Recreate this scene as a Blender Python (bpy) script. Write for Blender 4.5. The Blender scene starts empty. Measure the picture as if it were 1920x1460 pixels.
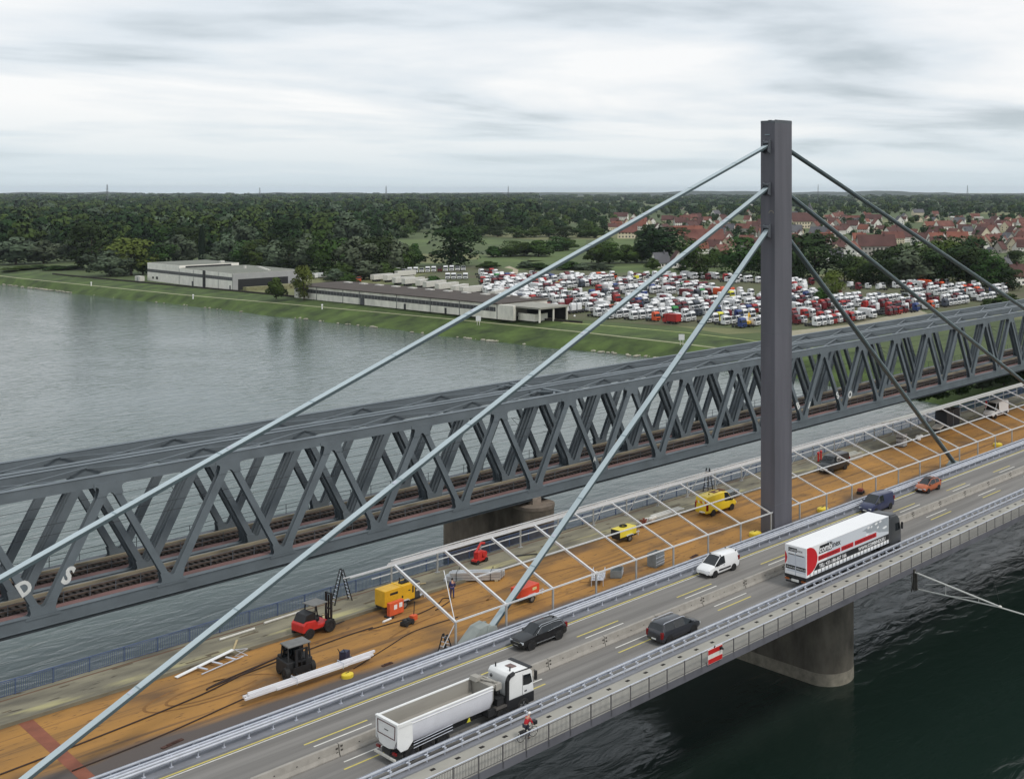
import bpy, bmesh, math, random
import numpy as np
from mathutils import Vector, Matrix
random.seed(7); rng = np.random.default_rng(7)
SC = bpy.context.scene
COL = SC.collection
PI = math.pi
# ------------------------------------------------------------------ frame of the place
# X runs along the bridges, Y across the river bridges (away from the drone), Z up; road surface at z = 0
FPX, CX, CY, HCAM = 2130.0, 1450.0, 356.0, 37.5
TH = math.atan((3200 - CX) / FPX)
CAM = (-99.9, -81.68, HCAM)
ES = (math.sin(TH), math.cos(TH)); ET = (-math.cos(TH), math.sin(TH))
ZW, ZL = -15.0, -10.0
def G(x, y, z=ZL):
    """where the level z meets the sight line measured on the survey photograph"""
    d = FPX * (HCAM - z) / (y - CY); l = (x - CX) / FPX * d
    return (CAM[0] + l * ES[0] + d * ES[1], CAM[1] + l * ET[0] + d * ET[1])
def DIST(s, t):
    return (s - CAM[0]) * ES[1] + (t - CAM[1]) * ET[1]
# ------------------------------------------------------------------ materials
def lin(c):
    return tuple((v / 12.92 if v <= .04045 else ((v + .055) / 1.055) ** 2.4) for v in c)
def rgb(r, g, b): return lin((r / 255., g / 255., b / 255.))
MATS = {}
def M(name, col, rough=.6, metal=0., var=.15, sc=2., stretch=(1, 1, 1), bump=0., bsc=None, spec=.5, obj=False, col2=None, det=4.,
      coat=0., emit=None, island=0., pos=None, contrast=1.):
    if name in MATS: return MATS[name]
    m = bpy.data.materials.new(name); m.use_nodes = True
    nt = m.node_tree; N = nt.nodes; L = nt.links
    b = N['Principled BSDF']
    b.inputs['Roughness'].default_value = rough; b.inputs['Metallic'].default_value = metal
    b.inputs['Specular IOR Level'].default_value = spec
    b.inputs['Coat Weight'].default_value = coat; b.inputs['Coat Roughness'].default_value = .08
    if var <= 0 and not col2 and not island:
        b.inputs['Base Color'].default_value = (*col, 1)
    else:
        if obj:
            tc = N.new('ShaderNodeTexCoord'); src = tc.outputs['Object']
        else:
            tc = N.new('ShaderNodeNewGeometry'); src = tc.outputs['Position']
        mp = N.new('ShaderNodeMapping'); mp.inputs['Scale'].default_value = stretch
        L.new(src, mp.inputs['Vector'])
        no = N.new('ShaderNodeTexNoise'); no.inputs['Scale'].default_value = sc; no.inputs['Detail'].default_value = det
        no.inputs['Roughness'].default_value = .6
        L.new(mp.outputs[0], no.inputs['Vector'])
        mr = N.new('ShaderNodeMapRange'); mr.inputs['From Min'].default_value = .5 - .2 / contrast; mr.inputs['From Max'].default_value = .5 + .2 / contrast
        L.new(no.outputs['Fac'], mr.inputs['Value'])
        mx = N.new('ShaderNodeMix'); mx.data_type = 'RGBA'
        ca = tuple(v * (1 - var) for v in col); cb = col2 if col2 else tuple(min(1, v * (1 + var)) for v in col)
        mx.inputs[6].default_value = (*ca, 1); mx.inputs[7].default_value = (*cb, 1)
        L.new(mr.outputs[0], mx.inputs[0])
        out = mx.outputs[2]
        if island:
            gi = N.new('ShaderNodeNewGeometry'); hv = N.new('ShaderNodeHueSaturation')
            r1 = N.new('ShaderNodeMapRange'); r1.inputs['To Min'].default_value = 1 - island; r1.inputs['To Max'].default_value = 1 + island
            L.new(gi.outputs['Random Per Island'], r1.inputs['Value']); L.new(r1.outputs[0], hv.inputs['Value'])
            oi = N.new('ShaderNodeObjectInfo'); r2 = N.new('ShaderNodeMapRange'); r2.inputs['To Min'].default_value = .475; r2.inputs['To Max'].default_value = .525
            L.new(oi.outputs['Random'], r2.inputs['Value']); L.new(r2.outputs[0], hv.inputs['Hue'])
            L.new(out, hv.inputs['Color']); out = hv.outputs[0]
        L.new(out, b.inputs['Base Color'])
        if bump:
            bn = N.new('ShaderNodeBump'); bn.inputs['Strength'].default_value = bump; bn.inputs['Distance'].default_value = .05
            n2 = N.new('ShaderNodeTexNoise'); n2.inputs['Scale'].default_value = bsc or sc * 4; n2.inputs['Detail'].default_value = 3
            L.new(mp.outputs[0], n2.inputs['Vector'])
            L.new(n2.outputs['Fac'], bn.inputs['Height']); L.new(bn.outputs[0], b.inputs['Normal'])
    if emit:
        b.inputs['Emission Color'].default_value = (*emit[:3], 1); b.inputs['Emission Strength'].default_value = emit[3]
    MATS[name] = m
    return m
# ------------------------------------------------------------------ mesh builder
class MB:
    def __init__(s): s.v = []; s.f = []; s.m = []
    def add(s, vs, fs, m=0):
        o = len(s.v); s.v += [tuple(v) for v in vs]
        for f in fs: s.f.append(tuple(i + o for i in f)); s.m.append(m)
        return s
    def box(s, x0, x1, y0, y1, z0, z1, m=0):
        return s.add([(x0, y0, z0), (x1, y0, z0), (x1, y1, z0), (x0, y1, z0), (x0, y0, z1), (x1, y0, z1), (x1, y1, z1), (x0, y1, z1)],
                     [(0, 3, 2, 1), (4, 5, 6, 7), (0, 1, 5, 4), (1, 2, 6, 5), (2, 3, 7, 6), (3, 0, 4, 7)], m)
    def bar(s, a, b, w, h, m=0, up=(0, 0, 1)):
        a = Vector(a); b = Vector(b); d = (b - a).normalized(); u = Vector(up)
        r = d.cross(u)
        if r.length < 1e-4: r = d.cross(Vector((1, 0, 0)))
        r.normalize(); u = r.cross(d)
        vs = []
        for p in (a, b):
            for i, j in ((-1, -1), (1, -1), (1, 1), (-1, 1)): vs.append(p + r * (i * w / 2) + u * (j * h / 2))
        return s.add(vs, [(0, 3, 2, 1), (4, 5, 6, 7), (0, 1, 5, 4), (1, 2, 6, 5), (2, 3, 7, 6), (3, 0, 4, 7)][::1], m)
    def tube(s, a, b, r, n=8, m=0, r2=None):
        a = Vector(a); b = Vector(b); d = (b - a).normalized(); r2 = r if r2 is None else r2
        x = d.cross(Vector((0, 0, 1)))
        if x.length < 1e-4: x = Vector((1, 0, 0))
        x.normalize(); y = d.cross(x); vs = []
        for p, q in ((a, r), (b, r2)):
            for k in range(n):
                c = math.cos(2 * PI * k / n); e = math.sin(2 * PI * k / n); vs.append(p + x * c * q + y * e * q)
        fs = [(k, (k + 1) % n, n + (k + 1) % n, n + k) for k in range(n)]
        fs += [tuple(range(n - 1, -1, -1)), tuple(range(n, 2 * n))]
        return s.add(vs, fs, m)
    def path(s, pts, r, n=6, m=0):
        for a, b in zip(pts[:-1], pts[1:]): s.tube(a, b, r, n, m)
        return s
    def prism(s, pts, axis, a, b, m=0):
        n = len(pts); vs = []
        for k in (a, b):
            for (p, q) in pts: vs.append((k, p, q) if axis == 'x' else ((p, k, q) if axis == 'y' else (p, q, k)))
        fs = [tuple(range(n)), tuple(range(2 * n - 1, n - 1, -1))] + [(i, n + i, n + (i + 1) % n, (i + 1) % n) for i in range(n)]
        return s.add(vs, fs, m)
    def sphere(s, c, r, m=0, nu=10, nv=6, sz=(1, 1, 1)):
        vs = [(c[0], c[1], c[2] - r * sz[2])]
        for j in range(1, nv):
            a = -PI / 2 + PI * j / nv
            for i in range(nu):
                u = 2 * PI * i / nu
                vs.append((c[0] + r * sz[0] * math.cos(a) * math.cos(u), c[1] + r * sz[1] * math.cos(a) * math.sin(u), c[2] + r * sz[2] * math.sin(a)))
        vs.append((c[0], c[1], c[2] + r * sz[2])); fs = []
        for i in range(nu): fs.append((0, 1 + (i + 1) % nu, 1 + i))
        for j in range(nv - 2):
            for i in range(nu):
                a = 1 + j * nu + i; b2 = 1 + j * nu + (i + 1) % nu; fs.append((a, b2, b2 + nu, a + nu))
        e = len(vs) - 1
        for i in range(nu): fs.append((1 + (nv - 2) * nu + i, 1 + (nv - 2) * nu + (i + 1) % nu, e))
        return s.add(vs, fs, m)
    def build(s, name, mats, parent=None, loc=None, rotz=0, bevel=0., smooth=False, segs=2, fixn=True):
        me = bpy.data.meshes.new(name); me.from_pydata(s.v, [], s.f)
        if not isinstance(mats, (list, tuple)): mats = [mats]
        for k in mats: me.materials.append(k)
        if len(mats) > 1: me.polygons.foreach_set('material_index', s.m)
        if bevel or fixn:
            bm = bmesh.new(); bm.from_mesh(me)
            if fixn: bmesh.ops.recalc_face_normals(bm, faces=bm.faces)
            if bevel:
                ed = [e for e in bm.edges if len(e.link_faces) == 2 and e.calc_face_angle(0) > .5]
                bmesh.ops.bevel(bm, geom=ed, offset=bevel, segments=segs, profile=.5, affect='EDGES', clamp_overlap=True)
            bm.to_mesh(me); bm.free()
        if smooth:
            me.polygons.foreach_set('use_smooth', [True] * len(me.polygons)); me.set_sharp_from_angle(angle=math.radians(38))
        o = bpy.data.objects.new(name, me); COL.objects.link(o)
        if parent is not None: o.parent = parent
        if loc: o.location = loc
        if rotz: o.rotation_euler = (0, 0, rotz)
        return o
def tag(o, label=None, cat=None, group=None, kind=None):
    if label: o['label'] = label
    if cat: o['category'] = cat
    if group: o['group'] = group
    if kind: o['kind'] = kind
    return o
def thing(name, label, cat, loc=(0, 0, 0), rotz=0, group=None):
    o = bpy.data.objects.new(name, None); COL.objects.link(o); o.empty_display_size = .3
    o.location = loc; o.rotation_euler = (0, 0, rotz)
    return tag(o, label, cat, group)
def kids(o): return [c for c in ALLKIDS.get(o.name, [])]
def dup(root, loc, rotz=None, label=None, group=None, scale=None, mats=None):
    def cp(o, par):
        c = o.copy(); COL.objects.link(c)
        if par is not None:
            c.parent = par
        for ch in o.children: cp(ch, c)
        return c
    r = cp(root, None); r.location = loc
    if rotz is not None: r.rotation_euler = (0, 0, rotz)
    if scale is not None: r.scale = scale if isinstance(scale, (tuple, list)) else (scale,) * 3
    if label: r['label'] = label
    if group: r['group'] = group
    return r
def struct(name, mb, mats, **k):
    return tag(mb.build(name, mats, **k), kind='structure')
def text(name, body, size, mat, parent, loc, rot, depth=.006, squash=1., align='LEFT', shear=0., bold=0.):
    cu = bpy.data.curves.new(name, 'FONT'); cu.body = body; cu.size = size; cu.extrude = depth; cu.align_x = align; cu.shear = shear; cu.resolution_u = 3; cu.offset = bold
    o = bpy.data.objects.new(name + '_tmp', cu); COL.objects.link(o)
    bpy.context.view_layer.update()
    dg = bpy.context.evaluated_depsgraph_get()
    me = bpy.data.meshes.new_from_object(o.evaluated_get(dg)); me.name = name
    bpy.data.objects.remove(o)
    me.materials.clear(); me.materials.append(mat)
    q = bpy.data.objects.new(name, me); COL.objects.link(q)
    if parent is not None: q.parent = parent
    q.location = loc; q.rotation_euler = rot; q.scale = (squash, 1, 1)
    return q
# palette ----------------------------------------------------------
STEEL = M('bridge_grey_paint', rgb(102, 110, 115), .55, 0, .13, .35, bump=.05, det=6, contrast=1.2)
STEELD = M('bridge_grey_paint_weathered', rgb(92, 96, 101), .6, 0, .2, .5, det=6)
PYL = M('pylon_grey_paint', rgb(92, 91, 98), .5, 0, .2, .9, stretch=(1, 1, .08), det=7)
CABLE = M('cable_casing_paint', rgb(74, 88, 92), .5, 0, .12, .5)
CABLET = M('cable_cover_plate', rgb(178, 191, 195), .45, 0, .08, .35, stretch=(.5, 1, 1), det=6)
CONC = M('concrete', rgb(158, 154, 144), .85, 0, .14, .6, bump=.2, det=6)
CONCD = M('concrete_stained', rgb(100, 95, 85), .9, 0, .4, .45, stretch=(1, 1, .5), bump=.3, det=7, contrast=1.3)
GALV = M('galvanised_steel', rgb(194, 198, 207), .45, .15, .12, 1.4, det=5)
ALU = M('aluminium', rgb(222, 222, 222), .4, .3, .06, 2.)
WHITE = M('white_paint', rgb(232, 232, 230), .35, 0, .04, 1.5, coat=.3)
WHITED = M('white_paint_dusty', rgb(205, 202, 194), .55, 0, .13, 1.6, det=6)
BLACK = M('black_plastic', rgb(30, 30, 32), .5, 0, .2, 3.)
RUBBER = M('tyre_rubber', rgb(38, 37, 36), .85, 0, .2, 4.)
RIM = M('wheel_rim_silver', rgb(150, 150, 150), .35, .6, .1, 4.)
RIMD = M('wheel_rim_dark', rgb(62, 62, 64), .4, .5, .1, 4.)
GLASS = M('vehicle_glass', rgb(26, 30, 33), .06, 0, .1, 1., spec=.7)
CHASS = M('chassis_black', rgb(36, 36, 37), .65, 0, .3, 3.)
REDL = M('rear_lamp_red', rgb(120, 14, 16), .25, 0, .1, 8.)
LAMP = M('headlamp_clear', rgb(205, 210, 214), .15, .1, .1, 8.)
PLATE = M('number_plate_white', rgb(225, 225, 220), .4, 0, .03, 8.)
DGREY = M('dark_grey_paint', rgb(62, 63, 66), .5, 0, .15, 2.)
YEL = M('machine_yellow', rgb(222, 172, 38), .45, 0, .1, 2., coat=.1)
YEL2 = M('van_yellow', rgb(226, 196, 44), .4, 0, .05, 2., coat=.3)
RED = M('machine_red', rgb(196, 44, 38), .45, 0, .12, 2., coat=.1)
ORANGE = M('sign_orange', rgb(214, 92, 52), .5, 0, .1, 2.)
WOOD = M('timber', rgb(176, 158, 120), .85, 0, .2, 3., stretch=(.3, 3, 3))
GALVD = M('grey_bin_steel', rgb(128, 134, 136), .55, .2, .15, 2.)
# ------------------------------------------------------------------ camera
cd = bpy.data.cameras.new('camera'); cam = bpy.data.objects.new('camera', cd); COL.objects.link(cam)
cd.sensor_fit = 'HORIZONTAL'; cd.sensor_width = 36; cd.lens = 36 * FPX / 1920
cd.shift_x = -(CX - 960) / 1920; cd.shift_y = -(730 - CY) / 1920
cd.clip_start = 1; cd.clip_end = 60000
cam.location = CAM
fw = Vector((ES[1], ET[1], 0))
cam.rotation_euler = fw.to_track_quat('-Z', 'Y').to_euler()
SC.camera = cam
# ------------------------------------------------------------------ sky and light
w = bpy.data.worlds.new('World'); SC.world = w; w.use_nodes = True
nt = w.node_tree; N = nt.nodes; L = nt.links
bg = N['Background']; bg.inputs['Strength'].default_value = .1
SUNEL, SUNAZ = math.radians(52), math.radians(-84)     # azimuth measured from +X
sky = N.new('ShaderNodeTexSky'); sky.sky_type = 'NISHITA'; sky.sun_disc = False
sky.sun_elevation = SUNEL; sky.sun_rotation = PI / 2 - SUNAZ
tc = N.new('ShaderNodeTexCoord'); sp = N.new('ShaderNodeSeparateXYZ'); L.new(tc.outputs['Generated'], sp.inputs[0])
def math_(op, a, b=None, clamp=False):
    n = N.new('ShaderNodeMath'); n.operation = op; n.use_clamp = clamp
    for i, v in enumerate((a, b)):
        if v is None: continue
        if isinstance(v, (int, float)): n.inputs[i].default_value = v
        else: L.new(v, n.inputs[i])
    return n.outputs[0]
zc = math_('ADD', math_('MAXIMUM', sp.outputs[2], 0.), .075)
cb = N.new('ShaderNodeCombineXYZ'); L.new(math_('DIVIDE', sp.outputs[0], zc), cb.inputs[0]); L.new(math_('DIVIDE', sp.outputs[1], zc), cb.inputs[1])
mp = N.new('ShaderNodeMapping'); mp.inputs['Rotation'].default_value = (0, 0, math.radians(50 + 26)); mp.inputs['Scale'].default_value = (.62, .8, 1)
mp.inputs['Location'].default_value = (3.1, 1.7, 0)
L.new(cb.outputs[0], mp.inputs['Vector'])
n1 = N.new('ShaderNodeTexNoise'); n1.inputs['Scale'].default_value = .6; n1.inputs['Detail'].default_value = 7; n1.inputs['Roughness'].default_value = .5; n1.inputs['Distortion'].default_value = .25
L.new(mp.outputs[0], n1.inputs['Vector'])
cr = N.new('ShaderNodeValToRGB'); L.new(n1.outputs['Fac'], cr.inputs[0])
e = cr.color_ramp.elements
e[0].position = .38; e[0].color = (*rgb(192, 202, 209), 1)
e[1].position = .57; e[1].color = (1, 1, 1, 1)
q = cr.color_ramp.elements.new(.46); q.color = (*rgb(229, 236, 242), 1)
# thin overcast towards the horizon
hz = N.new('ShaderNodeMix'); hz.data_type = 'RGBA'
L.new(math_('SUBTRACT', 1., math_('MULTIPLY', sp.outputs[2], 15.), True), hz.inputs[0])
L.new(cr.outputs[0], hz.inputs[6]); hz.inputs[7].default_value = (*rgb(216, 230, 238), 1)
sc1 = N.new('ShaderNodeVectorMath'); sc1.operation = 'SCALE'; L.new(hz.outputs[2], sc1.inputs[0]); sc1.inputs['Scale'].default_value = 10.2
mxs = N.new('ShaderNodeMix'); mxs.data_type = 'RGBA'; mxs.inputs[0].default_value = .9
L.new(sky.outputs[0], mxs.inputs[6]); L.new(sc1.outputs[0], mxs.inputs[7])
L.new(mxs.outputs[2], bg.inputs['Color'])
sd = bpy.data.lights.new('sun', 'SUN'); sd.energy = 1.5; sd.angle = math.radians(10); sd.color = (1., .96, .9)
so = bpy.data.objects.new('sun', sd); COL.objects.link(so)
sv = Vector((math.cos(SUNEL) * math.cos(SUNAZ), math.cos(SUNEL) * math.sin(SUNAZ), math.sin(SUNEL)))
so.rotation_euler = sv.to_track_quat('Z', 'Y').to_euler()
SC.view_settings.view_transform = 'Standard'; SC.view_settings.look = 'None'; SC.view_settings.exposure = 0; SC.view_settings.gamma = 1
SC.cycles.max_bounces = 6; SC.cycles.volume_bounces = 0; SC.cycles.diffuse_bounces = 3; SC.cycles.glossy_bounces = 3; SC.cycles.transparent_max_bounces = 8
SC.cycles.use_adaptive_sampling = True
# ================================================================== ROAD BRIDGE
S0, S1 = -135., 190.
TP, SP = -2.5, -3.0          # pylon axis
ASPH = M('asphalt', rgb(122, 119, 115), .9, 0, .2, .8, stretch=(.04, 1.1, 1), bump=.15, bsc=30, det=6, contrast=1.5)
WLINE = M('road_paint_white', rgb(214, 212, 204), .7, 0, .12, 3., det=6)
YLINE = M('road_paint_yellow', rgb(206, 190, 96), .7, 0, .14, 3., det=6)
FOOT = M('footway_coating', rgb(160, 157, 148), .85, 0, .1, .8, stretch=(.4, 1, 1), bump=.1, det=7)
KERB = M('kerb_steel_grey', rgb(128, 130, 136), .7, 0, .16, 1.1, stretch=(.4, 1, 1), det=6)
br = thing('road_bridge', 'cable stayed road bridge with one tall grey box pylon and six straight stays', 'bridge', (0, 0, 0))
b = MB()
b.prism([(-20.55, -.06), (-20.55, -.62), (-18, -.95), (-12.5, -1.1), (-11.5, -3.2), (6.5, -3.2), (7.5, -1.1), (13.2, -.95), (15.5, -.62), (15.5, -.06)], 'x', S0, S1)
s = S0
while s < S1:
    b.prism([(-20.4, -.7), (-12.3, -3.0), (-12.3, -1.12), (-18, -.97)], 'x', s, s + .12)
    s += 3.9
b.build('deck_girder', M('deck_girder_paint', rgb(98, 98, 104), .6, 0, .15, .5), br)
# pylon
py = MB(); py.box(SP - 1.5, SP + 1.5, TP - 1.0, TP + 1.0, -.05, 44.75)
pyl = py.build('pylon', PYL, br, bevel=.03)
q = MB()
q.box(SP - 1.5, SP - 1.44, TP - 1.0, TP + 1.0, 44.75, 45.05); q.box(SP + 1.44, SP + 1.5, TP - 1., TP + 1., 44.75, 45.05)
q.box(SP - 1.44, SP + 1.44, TP - 1.0, TP - .94, 44.75, 45.12); q.box(SP - 1.44, SP + 1.44, TP + .94, TP + 1., 44.75, 45.0)
for i in range(4): q.box(SP - 1.3 + i * .8, SP - 1.1 + i * .8, TP - .3, TP + .1, 44.75, 45.12)
q.build('head_rim', STEELD, pyl)
for z in (3.2, 12.6, 21.8, 31., 40.2): q = MB(); q.box(SP - 1.506, SP + 1.506, TP - 1.006, TP + 1.006, z, z + .05); q.build('weld_seam', STEELD, pyl)
q = MB(); q.prism([(TP - .5 + .35 * math.cos(a), 34.9 + .35 * math.sin(a)) for a in np.linspace(.1, PI - .1, 9)] + [(TP - .5 + .3 * math.cos(a), 34.9 + .3 * math.sin(a)) for a in np.linspace(PI - .1, .1, 9)], 'x', SP - 1.52, SP - 1.5)
q.build('hatch_ring', M('chalk_mark', rgb(160, 150, 130), .8), pyl)
# stays
def stay(p, a, i):
    p = Vector(p); a = Vector(a); d = (p - a).normalized()
    c = MB(); c.bar(a, p, .62, .25)
    o = c.build('stay_cable', CABLE, br, bevel=.04)
    up_ = d.cross(Vector((0, 1, 0))); up_ = up_ if up_.z > 0 else -up_
    c = MB(); c.bar(a + up_ * .135, p + up_ * .135, .66, .05); c.build('cover_plate', CABLET, o, bevel=.015)
    n = int((p - a).length / 7.2)
    for k in range(1, n + 1):
        x = a + d * (k * 7.2 + 1.2 * ((i * 3) % 4)); j = MB(); j.bar(x - d * .05 + up_ * .14, x + d * .05 + up_ * .14, .665, .06); j.build('casing_joint', M('casing_joint_grey', rgb(136, 152, 158), .5), o)
    for k in range(1, n, 3):
        x = a + d * (k * 7.2 + 3.0) + up_ * .18; j = MB(); j.bar(x, x + d * .3, .4, .04); j.build('casing_clip', GALV, o)
    # saddle bracket on the pylon
    g = MB(); u = 1 if a.x < p.x else -1
    for dy in (-.42, .42): g.prism([(p.x - u * .55, p.z - .65), (p.x + u * .1, p.z - .9), (p.x + u * .1, p.z + .75), (p.x - u * .25, p.z + .55)], 'y', p.y + dy - .05, p.y + dy + .05)
    g.box(min(p.x - u * .5, p.x), max(p.x - u * .5, p.x), p.y - .38, p.y + .38, p.z + .25, p.z + .36)
    g.box(min(p.x - u * .5, p.x), max(p.x - u * .5, p.x), p.y - .45, p.y + .45, p.z - .3, p.z - .22)
    g.tube((p.x - u * .3, p.y - .4, p.z + .36), (p.x - u * .3, p.y + .4, p.z + .46), .12, 8)
    g.build('saddle_bracket', STEELD, pyl)
for i, (z, s, za) in enumerate(((33.1, -41.9, -.2), (37.7, -78.5, 0.), (42.3, -112.8, 0.))): stay((SP - 1.5, TP, z), (s, TP, za), i)
for i, (z, s, za) in enumerate(((32.5, 35.6, .05), (37.25, 72.9, 0.), (42.15, 106., 0.))): stay((SP + 1.5, TP, z), (s, TP, za), i + 3)
for s, u in ((-41.6, 1), (35.3, -1)):
    c = MB(); kz = 1. if u > 0 else .5
    c.prism([(s - u * 2.3 * kz, .0), (s - u * 1.0 * kz, 1.15 * kz), (s - u * .1, 1.3 * kz), (s + u * .8, .45 * kz), (s + u * .9, .0)], 'y', TP - .7, TP + .7)
    c.box(s - .75, s + .75, TP - .95, TP + .95, .0, .12)
    for dy in (-.72, .72): c.prism([(s - .6, 0), (s - .2, 1.2 * kz), (s + .6, 1.0 * kz), (s + .9, 0)], 'y', TP + dy - .05, TP + dy + .05)
    c.build('cable_anchorage', M('anchorage_cover_grey', rgb(146, 152, 148), .7, 0, .1, 1.5), br, bevel=.03)
# river pier below the pylon
def stadium(sc, r, ta, tb, n=20):
    pts = [(sc + r * math.cos(a), ta + r * math.sin(a)) for a in np.linspace(PI, 2 * PI, n)]
    return pts + [(sc + r * math.cos(a), tb + r * math.sin(a)) for a in np.linspace(0, PI, n)]
p = MB(); p.prism(stadium(-1.2, 2.8, -8.2, 20), 'z', ZW - 3, -3.25)
p.prism(stadium(-1.2, 2.86, -8.2, 20), 'z', -5.2, -4.7)
p.build('river_pier', CONCD, br, smooth=True)
p = MB(); p.prism(stadium(-1.2, 2.83, -8.2, 20), 'z', ZW - 1, ZW + 1.3)
p.build('pier_foot', M('pier_waterline_stone', rgb(140, 134, 120), .9, 0, .3, 1.2, bump=.3, det=6), br, smooth=True)
# --------------------------------------------------------------- surfaces on the deck
rd = MB(); rd.box(S0, S1, -16.95, -5.35, -.3, 0.); struct('road', rd, ASPH)
k = MB(); k.box(S0, S1, -17.45, -16.95, -.3, .12); k.box(S0, S1, -5.35, -3.75, -.3, .10); struct('kerb', k, KERB)
f = MB(); f.box(S0, S1, -20.5, -17.45, -.3, .0); struct('footpath', f, FOOT)
for i, (ln, y, wd, m, x0, pitch, ln2) in enumerate((('edge', -5.55, .15, YLINE, None, 0, 0), ('edge', -5.82, .12, WLINE, None, 0, 0), ('edge', -16.45, .15, WLINE, None, 0, 0),
        ('dash', -9.15, .14, WLINE, -36.4, 12.0, 4.3), ('dash', -8.4, .14, YLINE, -36.7, 12.0, 4.7), ('dash', -12.6, .14, WLINE, -36.2, 12.0, 4.4), ('dash', -13.5, .14, YLINE, -36.7, 12.0, 4.5))):
    mk = MB()
    if pitch == 0: mk.add([(S0, y - wd / 2, .005), (S1, y - wd / 2, .005), (S1, y + wd / 2, .005), (S0, y + wd / 2, .005)], [(0, 1, 2, 3)])
    else:
        x = x0 - 8 * pitch
        while x < S1 - 6:
            mk.add([(x, y - wd / 2, .005), (x + ln2, y - wd / 2, .005), (x + ln2, y + wd / 2, .005), (x, y + wd / 2, .005)], [(0, 1, 2, 3)]); x += pitch
    struct('road_markings', mk, m, fixn=False)
# rusty working deck on the closed carriageway, with a grime band beside the guard rail
m = M('rusty_deck', rgb(152, 112, 58), .85, 0, .12, .22, stretch=(.35, 1, 1), bump=.25, bsc=6, det=9, col2=rgb(174, 126, 60), contrast=1.1)
nt = m.node_tree; N = nt.nodes; L = nt.links; bs = N['Principled BSDF']; base = bs.inputs['Base Color'].links[0].from_socket
ge = N.new('ShaderNodeNewGeometry'); sx = N.new('ShaderNodeSeparateXYZ'); L.new(ge.outputs['Position'], sx.inputs[0])
def nmath(N, L, op, a, b=None, clamp=False):
    n = N.new('ShaderNodeMath'); n.operation = op; n.use_clamp = clamp
    for i, v in enumerate((a, b)):
        if v is None: continue
        if isinstance(v, (int, float)): n.inputs[i].default_value = v
        else: L.new(v, n.inputs[i])
    return n.outputs[0]
def nnoise(N, L, src, scale, stretch=(1, 1, 1), det=5, dist=0.):
    mp = N.new('ShaderNodeMapping'); mp.inputs['Scale'].default_value = stretch; L.new(src, mp.inputs[0])
    n = N.new('ShaderNodeTexNoise'); n.inputs['Scale'].default_value = scale; n.inputs['Detail'].default_value = det; n.inputs['Distortion'].default_value = dist
    L.new(mp.outputs[0], n.inputs['Vector']); return n.outputs['Fac']
def nmix(N, L, f, a, b2):
    mx = N.new('ShaderNodeMix'); mx.data_type = 'RGBA'; L.new(f, mx.inputs[0])
    for i, v in ((6, a), (7, b2)):
        if isinstance(v, tuple): mx.inputs[i].default_value = (*v, 1)
        else: L.new(v, mx.inputs[i])
    return mx.outputs[2]
P = ge.outputs['Position']
st1 = nnoise(N, L, P, .5, (.07, 2.2, 1), 6, .5)                      # long dragged streaks
c1 = nmix(N, L, nmath(N, L, 'MULTIPLY', nmath(N, L, 'SUBTRACT', st1, .52), 6., True), base, rgb(106, 78, 48))
st2 = nnoise(N, L, P, .18, (.6, 1, 1), 4)
c2 = nmix(N, L, nmath(N, L, 'MULTIPLY', nmath(N, L, 'SUBTRACT', st2, .53), 5.5, True), c1, rgb(92, 70, 48))
sp_ = nnoise(N, L, P, 2.2, (.5, 1.6, 1), 6)
c3 = nmix(N, L, nmath(N, L, 'MULTIPLY', nmath(N, L, 'SUBTRACT', sp_, .6), 8., True), c2, rgb(84, 58, 40))
wob = nnoise(N, L, P, .22, (.5, 1, 1), 6)
yb = nmath(N, L, 'MAXIMUM', nmath(N, L, 'SUBTRACT', -2.65, nmath(N, L, 'MULTIPLY', sx.outputs[0], .05)), -1.5)
fac = nmath(N, L, 'SUBTRACT', nmath(N, L, 'ADD', nmath(N, L, 'MULTIPLY', nmath(N, L, 'SUBTRACT', wob, .5), 3.), yb), sx.outputs[1])   # > 0 near the rail
c4 = nmix(N, L, nmath(N, L, 'MULTIPLY', fac, .95, True), c3, rgb(88, 80, 76))
fac2 = nmath(N, L, 'SUBTRACT', nmath(N, L, 'ADD', sx.outputs[1], nmath(N, L, 'MULTIPLY', wob, 1.5)), 10.3)
c5 = nmix(N, L, nmath(N, L, 'MULTIPLY', fac2, 1.2, True), c4, rgb(112, 84, 58))
L.new(c5, bs.inputs['Base Color'])
g = MB(); g.box(S0, S1, -3.75, 10.1, -.3, .0); struct('rusty_deck_surface', g, m)
g = MB(); g.add([(-72.1, -3.4, .006), (-71.3, -3.4, .006), (-71.0, 10., .006), (-71.9, 10., .006)], [(0, 1, 2, 3)])
struct('primed_joint_strip', g, M('primer_red_brown', rgb(132, 78, 58), .85, 0, .2, .8, det=6), fixn=False)
TM = MB()
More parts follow.
